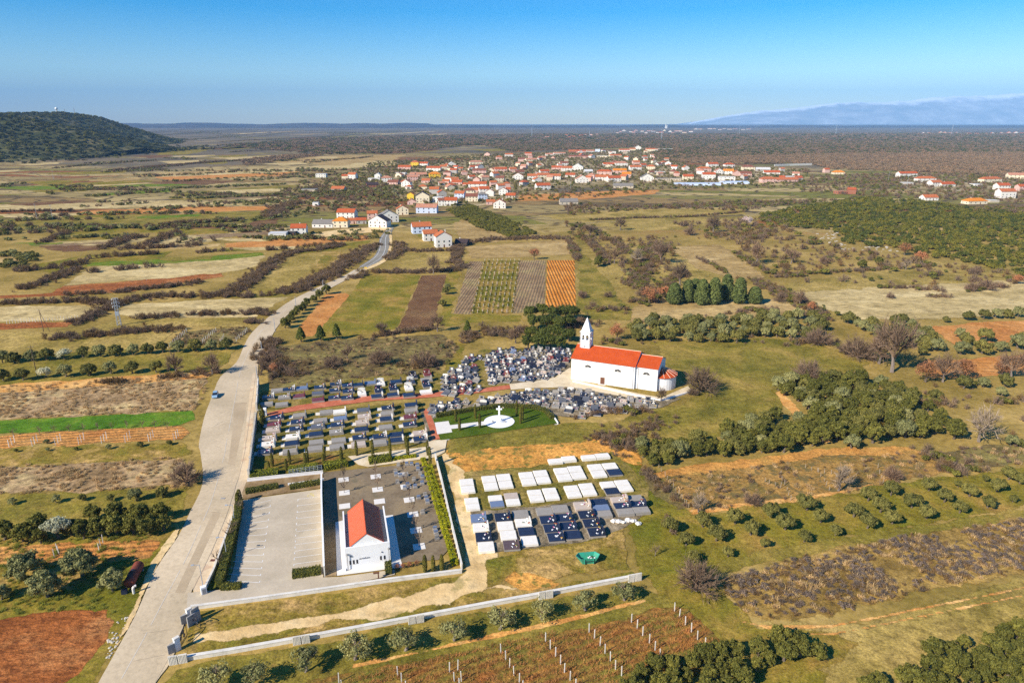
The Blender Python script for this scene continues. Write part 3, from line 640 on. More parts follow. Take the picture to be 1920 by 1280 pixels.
F([(815,793),(841,790),(848,811),(820,815)], WHPAVE, 'white square of paving in the memorial garden', name='paving', cat='paving', amp=0)
F([(843,798),(912,790),(914,797),(846,805)], WHPAVE, 'white path leading to the memorial cross', name='paving', cat='paving', amp=0)
# painted bays
mb = MB()
def zp(x, y): return (340+x/3.368, 860+y/3.368)
for i in range(13):
    t = i/12; a = (448-t*165+4, 292+t*478); b_ = (567-t*72, 262+t*522)
    nm, v, f = strip_mesh('x', [G(*zp(*a)), G(*zp(*b_))], 0.10); mb.add(v, f)
for i in range(11):
    t = i/10; a = (737-t*25, 258+t*410); b_ = (889-t*3, 240+t*405)
    nm, v, f = strip_mesh('x', [G(*zp(*a)), G(*zp(*b_))], 0.10); mb.add(v, f)
for i in range(12):
    t0 = (i+0.75)/12; t1 = (i+1.0)/12
    nm, v, f = strip_mesh('x', [G(*zp(567-t0*72, 262+t0*522)), G(*zp(567-t1*72, 262+t1*522))], 0.13); mb.add(v, f)
    t0 = i/11; t1 = (i+0.3)/11
    nm, v, f = strip_mesh('x', [G(*zp(737-t0*25, 258+t0*410)), G(*zp(737-t1*25, 258+t1*410))], 0.13); mb.add(v, f)
tag(mb.build('parking_marking', PAINT), 'white painted bay lines in the car park', 'road marking', kind='structure')
mb = MB()
c0 = Vector(G(583, 930))
ring = [(c0.x+0.55*math.cos(a*math.pi/7)-0.2, c0.y+0.5*math.sin(a*math.pi/7)) for a in range(12)]
nm, v, f = strip_mesh('x', ring, 0.15); mb.add(v, f)
for q in ([(-.3,1.3),(-.25,.5),(.5,.4),(.9,-.5)], [(-.3,.95),(.4,.9)]):
    nm, v, f = strip_mesh('x', [(c0.x+a, c0.y+b_) for a, b_ in q], 0.16, 0.004); mb.add(v, f)
tag(mb.build('parking_marking', YPAINT), 'yellow wheelchair symbol on the far car park bay', 'road marking', kind='structure')

# --- hill, ridges, mountains
def terrain(name, x0, x1, y0, y1, nx, ny, hf, mat, label, cat):
    xs = np.linspace(x0, x1, nx); ys = np.linspace(y0, y1, ny)
    vs = [(x, y, hf(x, y)) for y in ys for x in xs]
    fs = [(j*nx+i, j*nx+i+1, (j+1)*nx+i+1, (j+1)*nx+i) for j in range(ny-1) for i in range(nx-1)]
    return tag(mesh_obj(name, vs, fs, mat, smooth=True), label, cat, kind='structure')
def fbm(x, y, o=5):
    return mn.fractal(Vector((x, y, 3.3)), 0.9, 2.1, o)
CREST = [(-900,206),(-500,214),(-200,204),(0,217),(30,219),(58,220),(82,213),(105,209),(150,210),(190,217),(225,228),(255,238),(300,252),(345,266),(420,290)]
def hill_h(x, y):
    """the crest runs at y = 2950 with the outline seen from the plain"""
    px = 960+FPX*x/(max(2950, y)*_c); py = np.interp(px, [p[0] for p in CREST], [p[1] for p in CREST])
    top = CAM_H+(229-py)/FPX*2950*_c*1.0
    f = math.exp(-((y-2950)/1120)**2) if y < 2950 else math.exp(-((y-2950)/1100)**2)
    sp = min(1.12, max(0, (-1000-x)/400))**.7*107*math.exp(-((y-2000)/330)**2)
    z = max(top*f, sp)+16*math.exp(-((x+1750)/260)**2-((y-2300)/380)**2)
    z += 7*fbm(x/240, y/240)*min(1, max(0, z)/40)
    return z-12.0
HILLM = gmat('hill_scrub', (58,64,36), (78,82,50), (124,116,80), 0.012, 0.08, 0.5, speck=((150,140,110), 0.03, 0.66, 0.6), bump=1.0)
terrain('hill', -4400, -1050, 950, 4900, 170, 150, hill_h, HILLM, 'dark scrub covered hill at the left with masts on its top', 'hill')
RIDGE = gmat('ridge_woods', (52,46,44), (70,60,54), (104,90,72), 0.0025, 0.012, 0.6, bump=0)
terrain('hill', -9000, 16000, 11000, 15000, 240, 6, lambda x, y: -3+(75 if x < -1500 else 48 if x < 3000 else 35)*math.exp(-((y-13000)/1300)**2)*(0.8+0.35*fbm(x/900, y/4000, 6)+0.25*fbm(x/2500+9, 0.3, 3)), RIDGE, 'low blue wooded ridge along the horizon', 'hill')
MOUNT, mt_nt, mt_b = new_mat('mountain_rock')
mt_at = N(mt_nt, 'ShaderNodeAttribute'); mt_at.attribute_name = 'crest'; mt_geo = N(mt_nt, 'ShaderNodeNewGeometry')
mt_n = noise(mt_nt, mt_geo.outputs['Position'], 0.0007, 7, 0.7)
mt_c = ramp(mt_nt, mt_n, [(.35, lin((124,122,112))), (.5, lin((160,154,144))), (.65, lin((200,196,188)))])
mt_f = ramp(mt_nt, math_node(mt_nt, 'ADD', mt_at.outputs['Fac'], math_node(mt_nt, 'MULTIPLY', math_node(mt_nt, 'SUBTRACT', mt_n, .5), .5)), [(.80, (0,)*3), (.93, (1,)*3)])
mt_nt.links.new(mix(mt_nt, mt_f, mt_c, (.95, .95, .95)), mt_b.inputs['Base Color']); mt_b.inputs['Roughness'].default_value = 1; mt_b.inputs['Specular IOR Level'].default_value = 0
def mount_h(x, y):
    t = min(1, max(0, (x-8300)/5500)); t = t**0.6
    r = 1-abs(y-33500)/3800
    top = (520*t+820*min(1, max(0, (x-8300)/14500))**0.9)
    return -20+top*max(0, r)**0.8*(1+0.10*fbm(x/1800, y/1800, 6))+120*fbm(x/1500, y/900, 6)*max(0, r)*min(1, t)*0.6
mo_ = terrain('mountains', 8000, 34000, 29500, 36500, 230, 40, mount_h, MOUNT, 'pale blue mountain range far away at the right', 'mountains')

mo_co = np.empty(len(mo_.data.vertices)*3, np.float32); mo_.data.vertices.foreach_get('co', mo_co); mo_co = mo_co.reshape(-1, 3); mo_top = {}
for x_, z_ in zip(mo_co[:, 0], mo_co[:, 2]): mo_top[float(x_)] = max(mo_top.get(float(x_), 1), float(z_))
mo_at = mo_.data.attributes.new('crest', 'FLOAT', 'POINT'); mo_at.data.foreach_set('value', np.array([max(0, z_)/mo_top[float(x_)] for x_, z_ in zip(mo_co[:, 0], mo_co[:, 2])], np.float32))
# ------------------------------------------------------------------ church
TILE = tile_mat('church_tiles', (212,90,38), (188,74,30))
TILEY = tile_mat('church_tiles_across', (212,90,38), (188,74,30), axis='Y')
RIDGEC = smat('ridge_mortar', (240,200,170), 0.1, 2)
CH = empty('church', (20.47, 221.61, 0), -0.4118)
tag(CH, 'white church with bright red tiled roof, bell tower and round apse', 'church')
W2, NL, EH, RH = 6.94, 22.2, 8.0, 10.9
mb = MB()
def gable_block(mb, x0, x1, y0, y1, e, r, m=0):
    ym = (y0+y1)/2
    vs = [(x0,y0,0),(x1,y0,0),(x1,y1,0),(x0,y1,0),(x0,y0,e),(x1,y0,e),(x1,y1,e),(x0,y1,e),(x0,ym,r),(x1,ym,r)]
    mb.add(vs, [(0,1,5,4),(2,3,7,6),(1,2,6,9,5),(3,0,4,8,7),(4,5,9,8),(6,7,8,9),(0,3,2,1)], m)
gable_block(mb, 0, NL, 0, 2*W2, EH, RH-0.12)
nave = mb.build('nave_wall', WALLW, CH)
mb = MB(); gable_block(mb, NL+0.003, 29.6, 0.8, 2*W2-0.8, 7.85, 9.95); choir = mb.build('choir_wall', WALLW, CH)
def roof_slab(mb, x0, x1, ye, ym, ze, zr, th=0.16, m=0):
    d = Vector((ym-ye, zr-ze)); 
    mb.add([(x0,ye,ze),(x1,ye,ze),(x1,ym,zr),(x0,ym,zr),(x0,ye,ze+th),(x1,ye,ze+th),(x1,ym,zr+th),(x0,ym,zr+th)],
           [(4,5,6,7),(0,3,2,1),(0,1,5,4),(1,2,6,5),(2,3,7,6),(3,0,4,7)] if ye < ym else [(7,6,5,4),(1,2,3,0),(4,5,1,0),(5,6,2,1),(6,7,3,2),(7,4,0,3)], m)
def gable_roof(name, x0, x1, y0, y1, e, r, mat, parent, over=0.35, ox=0.25, ridge=True):
    ym = (y0+y1)/2; sl = (r-e)/(ym-y0); mb = MB()
    roof_slab(mb, x0-ox, x1+ox, y0-over, ym, e-sl*over+0.02, r+0.02); roof_slab(mb, x0-ox, x1+ox, y1+over, ym, e-sl*over+0.02, r+0.02)
    o = mb.build(name, mat, parent)
    if ridge:
        rb = MB(); rb.tube((x0-ox-.02, ym, r+0.17), (x1+ox+.02, ym, r+0.17), 0.13, n=8); rb.build('ridge_cap', RIDGEC, o)
    return o
nr = gable_roof('nave_roof', 0, NL, 0, 2*W2, EH, RH, TILE, CH, 0.4, 0.2)
gable_roof('choir_roof', NL+0.45, 29.6, 0.8, 2*W2-0.8, 7.85, 10.0, TILE, CH, 0.35, 0.2)
MB().box(NL-0.05, -0.05, EH-0.25, NL+0.02, 0.0, EH-0.1).build('cornice', CONC, CH)
for y in (-0.10, ):
    MB().tube((NL-0.6, y, 0), (NL-0.6, y, EH-0.2), 0.07, n=6).build('downpipe', CONCD, CH)
    MB().tube((NL+1.0, 0.70, 0), (NL+1.0, 0.70, 7.7), 0.07, n=6).build('downpipe', CONCD, CH)
# apse: half round wall and a faceted half cone roof
mb = MB(); nseg = 16; R = 5.0; cx, cyy = 29.605, W2
def half(r, z, k=nseg): return [(cx+r*math.sin(math.pi*i/k), cyy-r*math.cos(math.pi*i/k), z) for i in range(k+1)]
lo, hi = half(R, 0), half(R, 4.5)
mb.add(lo+hi, [(i, i+1, nseg+2+i, nseg+1+i) for i in range(nseg)]+[tuple(range(nseg+1, 2*nseg+2))])
mb.build('apse_wall', WALLW, CH, smooth=False)
mb = MB(); k8 = 8
ev, ev2 = half(R+0.45, 4.36, k8), half(R+0.45, 4.52, k8); ap = (cx+0.02, cyy, 6.9)
mb.add(ev2+[ap], [(i, i+1, k8+1) for i in range(k8)]); mb.add(ev+ev2, [(i, i+1, k8+2+i, k8+1+i) for i in range(k8)]); mb.add(ev+[(cx+.02, cyy, 4.36)], [(i+1, i, k8+1) for i in range(k8)])
ar = mb.build('apse_roof', TILEY, CH)
rb = MB()
for p in ev2: rb.tube(Vector(p)+Vector((0,0,.04)), Vector(ap)+Vector((0,0,.04)), 0.09, n=5)
rb.build('ridge_cap', RIDGEC, ar)
# half-moon windows
def lunette(x, y, z, r=1.15):
    g = MB(); k = 12
    arc = [(x+r*math.cos(math.pi*i/k), z+r*0.82*math.sin(math.pi*i/k)) for i in range(k+1)]
    g.add([(a, y-0.03, b) for a, b in arc]+[(a, y+0.05, b) for a, b in arc], [tuple(range(k+1))[::-1]]+[(i, i+1, k+2+i, k+1+i) for i in range(k)])
    o = g.build('window', DARKG, CH)
    fr = MB()
    for i in range(k): fr.tube((arc[i][0], y-0.05, arc[i][1]), (arc[i+1][0], y-0.05, arc[i+1][1]), 0.07, n=4)
    for q in (0.3, 0.5, 0.7):
        a = math.pi*q; fr.tube((x, y-0.045, z), (x+r*math.cos(a), y-0.045, z+r*0.82*math.sin(a)), 0.04, n=4)
    fr.box(x-r-0.15, y-0.09, z-0.12, x+r+0.15, y-0.002, z-0.0)
    fr.build('window_frame', CONC, o)
lunette(6.0, 0, 5.35); lunette(16.4, 0, 5.3); lunette(25.9, 0.8, 5.35)
dr = MB().box(10.5, -0.05, 0.12, 12.0, 0.05, 2.5).build('door', WOODB, CH)
MB().box(10.35, -0.07, 0.1, 10.5, 0.02, 2.65).box(12.0, -0.07, 0.1, 12.15, 0.02, 2.65).box(10.5, -0.07, 2.5, 12.0, 0.02, 2.65).build('door_frame', CONC, dr)
MB().box(11.23, -0.065, 0.14, 11.27, -0.051, 2.48).build('door_gap', DARKG, dr)
MB().box(9.9, -0.9, 0.0, 12.6, -0.08, 0.14).build('doorstep', CONC, CH)
# tower
tx0, tx1, ty0, ty1 = 1.2, 4.85, W2-1.83, W2+1.83; tz0, tz1 = 9.6, 15.9
TW = MB()
def wall_with_arches(mb, p0, p1, z0, z1, holes, th=0.35):
    """a wall from p0 to p1 with arched openings (centre, half width, sill, spring)"""
    p0 = Vector((*p0, 0)); p1 = Vector((*p1, 0)); d = (p1-p0); L = d.length; d.normalize(); nrm = Vector((d.y, -d.x, 0))
    P = lambda a, z, o: tuple(p0+d*a-nrm*o+Vector((0, 0, z)))
    cur = 0
    for c, hw, sl, sp in holes+[(None,)*4]:
        x1 = L if c is None else c-hw
        vs = [P(cur,z0,0),P(x1,z0,0),P(x1,z1,0),P(cur,z1,0),P(cur,z0,th),P(x1,z0,th),P(x1,z1,th),P(cur,z1,th)]
        mb.add(vs, [(0,1,2,3),(5,4,7,6),(1,5,6,2),(4,0,3,7)])
        if c is None: break
        vs = [P(x1,z0,0),P(c+hw,z0,0),P(c+hw,sl,0),P(x1,sl,0),P(x1,z0,th),P(c+hw,z0,th),P(c+hw,sl,th),P(x1,sl,th)]
        mb.add(vs, [(0,1,2,3),(5,4,7,6),(3,2,6,7)])
        k = 8; arc = [(c-hw*math.cos(math.pi*i/k), sp+hw*math.sin(math.pi*i/k)) for i in range(k+1)]
        for (a0, h0), (a1, h1) in zip(arc, arc[1:]):
            mb.add([P(a0,h0,0),P(a1,h1,0),P(a1,z1,0),P(a0,z1,0),P(a0,h0,th),P(a1,h1,th),P(a1,z1,th),P(a0,z1,th)], [(0,1,2,3),(5,4,7,6),(0,4,5,1)])
        cur = c+hw
hol = [(1.08, 0.48, 13.2, 14.55), (2.57, 0.48, 13.2, 14.55)]
wall_with_arches(TW, (tx0, ty0), (tx1, ty0), tz0, tz1, hol); wall_with_arches(TW, (tx1, ty0), (tx1, ty1), tz0, tz1, hol)
wall_with_arches(TW, (tx1, ty1), (tx0, ty1), tz0, tz1, hol); wall_with_arches(TW, (tx0, ty1), (tx0, ty0), tz0, tz1, hol)
TW.box(tx0+.36, ty0+.36, 12.6, tx1-.36, ty1-.36, 12.8)
tower = TW.build('bell_tower', WALLW, CH)
cx_, cy_ = (tx0+tx1)/2, (ty0+ty1)/2
cb = MB().box(tx0-.18, ty0-.18, tz1, tx1+.18, ty1+.18, tz1+.22)
cb.build('cornice', CONC, tower)
MB().box(tx0-.08, ty0-.08, 12.9, tx1+.08, ty0-.001, 13.04).build('string_course', CONC, tower)
sp = MB(); h = 1.9
for i, (s0, z0, s1, z1) in enumerate(((1.72, tz1+.22, 1.5, tz1+.7), (1.5, tz1+.7, 0.07, 20.9))):
    b8 = lambda s, z: [(cx_+s*c, cy_+s*d, z) for c, d in ((-1,-1),(1,-1),(1,1),(-1,1))]
    sp.add(b8(s0, z0)+b8(s1, z1), [(0,1,5,4),(1,2,6,5),(2,3,7,6),(3,0,4,7),(4,5,6,7)])
spire = sp.build('spire', smat('spire_stone', (238,236,230), 0.08, 0.8), tower)
cr = MB().lathe([(.05,20.8),(.22,21.0),(.05,21.2)], cx_, cy_, 8).box(cx_-.05, cy_-.05, 21.15, cx_+.05, cy_+.05, 23.0).box(cx_-.55, cy_-.045, 22.2, cx_+.55, cy_+.045, 22.32)
cr.build('cross', IRON, tower)
for bx in (1.08, 2.57):
    b = MB().lathe([(.08,14.75),(.16,14.7),(.22,14.3),(.36,13.95),(.40,13.85)], tx0+bx, ty0+0.5, 10).build('bell', smat('bronze', (110,96,70), 0.1, 2, 0.5, 0.5, 0.6), tower)
    MB().box(tx0+bx-.46, ty0+.46, 14.76, tx0+bx+.46, ty0+.54, 14.84).build('bell_beam', WOODB, tower)
for bx in (1.08, 2.57):
    g_ = MB()
    for q in range(4): g_.box(tx0+bx-.42+q*.24, ty0-.04, 11.6, tx0+bx-.32+q*.24, ty0-.002, 12.5)
    g_.box(tx0+bx-.42, ty0-.03, 11.5, tx0+bx+.40, ty0-.002, 11.6).build('relief_panel', CONC, tower)
MB().tube((cx_, ty0-.03, 10.9), (cx_, ty0+.02, 10.9), 0.28, n=12).build('round_window', DARKG, tower)

# ------------------------------------------------------------------ mortuary chapel
MO = empty('mortuary_chapel', (-33.05, 115.58, 0), math.radians(14.72))
tag(MO, 'small white mortuary chapel with steep orange roof behind a tall plain facade', 'chapel')
mw, ml, mh = 8.84, 14.0, 5.1
mb = MB()
mb.box(0, 0, 0, mw, 0.3, mh).box(0, 0.3, 0, 0.3, ml, mh-0.003).box(mw-.3, 0.3, 0, mw, ml, mh-0.003).box(0.3, ml-.3, 0, mw-.3, ml, mh-.9)
outer = mb.build('outer_wall', WALLW, MO)
ORMET = smat('orange_metal', (214,94,46), 0.06, 0.5, 0.45, 0.4)
mb = MB(); mb.box(0.3, 0.3, 4.2, mw-.3, ml-.3, 4.45); mb.build('flat_roof', CONCD, MO)
mb = MB(); gy0, gy1 = 0.32, 13.6; gxm = 4.42
def gableY(mb, x0, x1, y0, y1, zb, e, r):
    xm = (x0+x1)/2
    vs = [(x0,y0,zb),(x1,y0,zb),(x1,y0,e),(xm,y0,r),(x0,y0,e),(x0,y1,zb),(x1,y1,zb),(x1,y1,e),(xm,y1,r),(x0,y1,e)]
    mb.add(vs, [(0,1,2,3,4),(6,5,9,8,7),(1,6,7,2),(5,0,4,9),(2,7,8,3),(9,4,3,8)])
gableY(mb, 1.35, 7.5, gy0+.1, gy1-.1, 4.3, 5.15, 7.38); mb.build('gable_wall', WALLW, MO)
mb = MB()
for xe in (1.05, 7.8):
    xs_ = 1 if xe < gxm else -1; ze, zr = 4.98, 7.48; th = .12
    vs = [(xe,gy0,ze),(xe,gy1,ze),(gxm,gy1,zr),(gxm,gy0,zr)]; vs += [(a,b,c+th) for a,b,c in vs]
    fs = [(4,7,6,5),(0,1,2,3),(0,4,5,1),(1,5,6,2),(3,2,6,7),(0,3,7,4)]
    mb.add(vs, fs if xs_ > 0 else [f[::-1] for f in fs])
r_ = mb.build('roof', ORMET, MO)
mb = MB().tube((gxm, gy0-.03, 7.61), (gxm, gy1+.03, 7.61), .09, n=6)
for i in range(1, 26):
    yy = gy0+i*.5
    for xe in (1.05, 7.8): mb.tube((xe, yy, 5.12), (gxm, yy, 7.62), .025, n=4)
mb.build('roof_seam', smat('orange_metal_seam', (196,84,42), 0.06, 0.5, 0.45, 0.4), r_)
for x in (0.75, 1.42, 2.09):
    o = MB().box(x, -.02, 1.25, x+.36, .05, 2.15).build('window', DARKG, MO)
    MB().box(x-.05, -.05, 1.18, x+.41, -.001, 1.25).build('window_sill', CONC, o)
for x in (6.75, 7.5):
    o = MB().box(x, -.02, 1.25, x+.36, .05, 2.15).build('window', DARKG, MO)
    MB().box(x-.05, -.05, 1.18, x+.41, -.001, 1.25).build('window_sill', CONC, o)
fc = bpy.data.curves.new('wall_lettering', 'FONT'); fc.body = 'MRTVAČNICA'; fc.size = 0.34; fc.extrude = 0.02; fc.align_x = 'CENTER'
to = bpy.data.objects.new('wall_lettering_curve', fc); COL.objects.link(to)
dg = bpy.context.evaluated_depsgraph_get(); tme = bpy.data.meshes.new_from_object(to.evaluated_get(dg)); bpy.data.objects.remove(to)
tl = bpy.data.objects.new('wall_lettering', tme); COL.objects.link(tl); tl.parent = MO; tl.location = (3.75, -0.022, 2.1); tl.rotation_euler = (math.pi/2, 0, 0)
tme.materials.clear(); tme.materials.append(IRON)
for x, z in ((1.15, 3.05), (7.2, 3.05)): MB().box(x-.09, -.12, z-.1, x+.09, -.001, z+.12).build('wall_lamp', IRON, MO)
MB().box(-.35, -.5, 0, -.003, ml-3, .45).build('plinth', WALLW, MO)
# lamp posts before the facade
for k, (px, py, lb) in enumerate(((653,1070,'grey lamp column at the left end of the chapel facade'), (730.5,1058,'grey lamp column at the right end of the chapel facade'))):
    t = empty('lamp_column', (*G(px, py), 0)); tag(t, lb, 'lamp post', 'lamp columns before the chapel')
    MB().lathe([(.14,0),(.14,.12),(.075,.14),(.07,3.6)], n=10).build('pole', CONCD, t); MB().lathe([(.05,3.6),(.26,3.66),(.28,3.8),(.18,3.95)], n=12).build('lamp_head', CONCD, t)
t = empty('sign_board', (*G(710, 1086), 0), 0.25); tag(t, 'brown wooden sign post on the drive before the chapel', 'sign')
MB().box(-.12, -.1, 0, .12, .1, 1.5).build('post', WOODB, t); MB().bbox(-.95, -.13, 1.5, .2, .13, 1.8).build('sign_panel', WOODB, t)

# ------------------------------------------------------------------ walls
def wall_line(name, px, h, th, mat, label, cat='wall', cap=None, base=0.0, capmat=None):
    pts = [Vector(G(*p)) for p in px]; root = empty(name, (*pts[0], 0)); tag(root, label, cat)
    o = pts[0]; mb = MB()
    poly = line_strip([p-o for p in pts], th); k = len(pts)
    hs = h if isinstance(h, (list, tuple)) else [h]*k
    zz = hs+hs[::-1]; n = 2*k
    vs = [(p[0], p[1], 0) for p in poly]+[(p[0], p[1], z) for p, z in zip(poly, zz)]
    fs = []
    for i in range(k-1):
        j = n-1-i; fs += [(n+i, n+j, n+j-1, n+i+1), (i, n+i, n+i+1, i+1), (j, j-1, n+j-1, n+j)]
    fs += [(0, n-1, 2*n-1, n), (k-1, n+k-1, n+k, k)]
    mb.add(vs, fs)
    ob = mb.build('wall_body', mat, root)
    bm = bmesh.new(); bm.from_mesh(ob.data); bmesh.ops.recalc_face_normals(bm, faces=bm.faces); bm.to_mesh(ob.data); bm.free()
    if cap:
        mb = MB(); poly2 = line_strip([p-o for p in pts], th+0.12); vs = []
        for z0 in (0.003, cap): vs += [(p[0], p[1], z+z0) for p, z in zip(poly2, zz)]
        mb.add(vs, fs+[(i, i+1, n-2-i, n-1-i) for i in range(k-1)])
        ob = mb.build('coping', capmat or CONC, root)
        bm = bmesh.new(); bm.from_mesh(ob.data); bmesh.ops.recalc_face_normals(bm, faces=bm.faces); bm.to_mesh(ob.data); bm.free()
    return root
wall_line('boundary_wall', [(604,904),(604,940),(606,1000),(609,1081)], 2.5, 0.22, CONC, 'tall thin white wall between car park and chapel plaza', cap=0.06, capmat=WALLW)
wall_line('boundary_wall', [(816,858),(828,905),(846,985),(866,1068)], 1.35, 0.25, CONC, 'pale boundary wall between the clipped shrubs and the dirt track', cap=0.07)
wall_line('kerb_wall', [(358,1142),(480,1126),(608,1108),(730,1090),(866,1073)], 0.75, 0.45, CONC, 'low concrete wall along the grass verge in front of the car park', cap=0.06)
wall_line('boundary_wall', [(384,1110),(402,1072),(424,1010),(448,944)], 0.95, 0.28, WALLW, 'low white wall between pavement and car park hedge', cap=0.06)
wall_line('boundary_wall', [(464,903),(520,897),(606,888)], 0.9, 0.3, WALLW, 'white retaining wall under the hedges above the ramp', cap=0.05)
wall_line('boundary_wall', [(540,910),(600,902),(607,900)], 0.6, 0.25, WALLW, 'short white wall at the top of the ramp')
wall_line('boundary_wall', [(485,722),(482,770)], 2.3, 0.25, CONCM, 'upper cemetery wall along the road above the gate', cap=0.08)
wall_line('boundary_wall', [(481,790),(476,830),(468,898)], 2.3, 0.25, CONCM, 'lower cemetery wall along the road below the gate', cap=0.08, capmat=CONCM)
for i, (px, py) in enumerate([(485,722),(484.5,738),(484,754),(482,770),(481,790),(479,808),(476,830),(473.5,851),(471,874),(468,898)]):
    t = empty('wall_pillar', (*G(px, py), 0), 0.1); tag(t, f'pale wall pillar by the road, {nth(i+1)} counting from the far end of the cemetery wall', 'pillar', 'pillars of the cemetery wall')
    MB().box(-.26, -.26, 0, .26, .26, 2.65).build('shaft', CONCM, t); MB().bbox(-.33, -.33, 2.65, .33, .33, 2.85, .08).build('capstone', CONCM, t)
for i, px in enumerate((489, 498)):
    t = empty('gate_pillar', (*G(px, 781-i*2), 0), 0.1); tag(t, ('white cemetery gate pillar nearest the road', 'white cemetery gate pillar beside the brick path')[i], 'gate pillar', 'cemetery gate pillars')
    MB().box(-.4, -.4, 0, .4, .4, 2.3).build('shaft', WALLW, t); MB().bbox(-.5, -.5, 2.3, .5, .5, 2.55, .1).build('capstone', WALLW, t)
wall_line('garden_wall', [(980,764),(1024,767),(1036,780),(1046,795)], 0.7, 0.25, WALLW, 'white kerb wall round the end of the memorial garden')
wall_line('garden_wall', [(812,783),(870,770),(960,761)], 0.6, 0.2, CONC, 'low pale wall behind the memorial garden hedge')
wall_line('kerb', [(826,826),(940,811),(1047,795)], 0.12, 0.15, WALLW, 'thin white kerb along the front of the memorial lawn', 'kerb')
wall_line('church_terrace_wall', [(1074,716),(1190,742),(1240,752),(1294,736)], 0.55, 0.35, WALLW, 'low white terrace wall below the church')
# front concrete wall with paired upright panels
fw = [(322,1241),(440,1222),(565,1200),(778,1161),(900,1138),(1022,1116),(1110,1099),(1196,1083)]
wall_line('front_wall', fw, 0.75, 0.55, CONC, 'long low concrete wall above the foreground olive row', cap=0.08)
for i, (px, py) in enumerate([(336,1240),(566,1203),(780,1165),(1022,1119),(1188,1087)]):
    a = Vector(G(px-14, py+2)); b = Vector(G(px+14, py-3)); d = b-a
    t = empty('wall_panel', (*((a+b)/2), 0), math.atan2(d.y, d.x)); lb = ('beside the entrance gate', 'nearest left of the dirt track start', 'in the middle of the long wall', 'below the bare orange patch', 'at the far right end of the wall')[i]
    tag(t, f'pair of ribbed concrete slabs standing {lb}', 'wall panel', 'ribbed panel pairs of the front wall')
    for sx in (-1, 1):
        q = MB(); x0 = 0.06 if sx > 0 else -1.42
        q.box(x0, -.62, 0, x0+1.36, -.40, 1.75)
        o = q.build('slab', CONC, t); q = MB()
        for r in range(6): q.box(x0+.08+r*.22, -.66, .1, x0+.16+r*.22, -.621, 1.68)
        q.build('rib', CONC, o)
# entrance gate: two white posts with dark iron leaves standing open
for i, (bx, tipx, lb) in enumerate((((335,1216), (350,1180), 'black wrought iron gate leaf swung open on the near white post'), ((357,1172), (352,1190), 'black wrought iron gate leaf on the far post, closed along the road'))):
    pass
gp1, gp2 = V3(334, 1218), V3(357, 1163)
for i, (p, lb) in enumerate(((gp1, 'white gate post at the near side of the dirt track entrance'), (gp2, 'white gate post at the far side of the dirt track entrance'))):
    t = empty('gate_post', tuple(p), 0.9); tag(t, lb, 'gate post', 'posts of the entrance gate')
    MB().box(-.45, -.28, 0, .45, .28, 2.5).build('shaft', WALLW, t); MB().bbox(-.52, -.34, 2.5, .52, .34, 2.65, .05).build('capstone', CONC, t)
    MB().prism([(-1.6,.05),(-.46,.3),(-.46,-.3),(-1.6,-.05)], 0, 1.9).build('side_fin', CONCD, t)
dd = (gp2-gp1); ang = math.atan2(dd.y, dd.x); Lg = dd.length/2-.5
def gate_leaf(loc, rz, label):
    t = empty('gate_leaf', loc, rz); tag(t, label, 'gate', 'leaves of the entrance gate')
    fr = MB(); k = 10
    top = [(Lg*i/k, 0, 1.3+.9*math.sin(math.pi*i/k*.5+.2)) for i in range(k+1)]
    fr.path(top, .08); fr.tube((0,0,.1), (Lg,0,.1), .05, n=5); fr.tube((0,0,.05), (0,0,top[0][2]), .06, n=5); fr.tube((Lg,0,.1), (Lg,0,top[-1][2]), .05, n=5)
    fr.build('frame', IRON, t); cu = MB()
    for (c0, c1, r) in ((.3, .9, .42), (.65, 1.35, .38), (.7, .55, .35)):
        pts = [(Lg*c0+r*(1-a/26)*math.cos(a*.55), 0, c0*.2+c1+r*(1-a/26)*math.sin(a*.55)) for a in range(22)]; cu.path(pts, .06, 5)
    for x in (.33, .66): cu.tube((Lg*x, 0, .1), (Lg*x*1.03, 0, 1.9), .03, n=4)
    cu.build('scroll', IRON, t)
gate_leaf(tuple(gp1+dd.normalized()*.5), ang-.15, 'black scrolled iron gate leaf hung on the near white post')
gate_leaf(tuple(gp2-dd.normalized()*.5), ang+math.pi+.9, 'black scrolled iron gate leaf swung in from the far white post')
t = empty('notice_panel', tuple(V3(354, 1176)), math.radians(58)); tag(t, 'tall dark slanted concrete panels beside the far gate post', 'panel')
MB().prism([(-.1,-.12),(2.4,-.12),(2.4,.12),(-.1,.12)], 0, 2.2).build('lower_panel', CONCD, t)
MB().prism([(.9,.13),(2.4,.13),(2.4,.34),(.9,.34)], 0, 2.9).build('upper_panel', CONCD, t)
p = V3(383, 1113); t = empty('gate_post', tuple(p), 0.6); tag(t, 'white stub pillar with blue-grey door at the car park entrance corner', 'pillar')
MB().box(-.5, -.4, 0, .5, .4, 1.7).build('shaft', WALLW, t); MB().box(-.3, -.44, .3, .3, -.401, 1.4).build('meter_door', CONCD, t)
# railing above the ramp
ra, rb_ = Vector(G(543, 893)), Vector(G(604, 884)); t = empty('railing', (*ra, 0), math.atan2((rb_-ra).y, (rb_-ra).x)); tag(t, 'thin steel railing on the wall above the brown ramp', 'railing')
Lr = (rb_-ra).length; mb = MB()
for z in (1.0, 1.45, 1.9): mb.tube((0,0,z), (Lr,0,z), .035, n=4)
mb.build('rail', STEEL, t)
for i in range(9): MB().tube((Lr*i/8,0,0), (Lr*i/8,0,1.95), .04, n=4).build('post', STEEL, t)
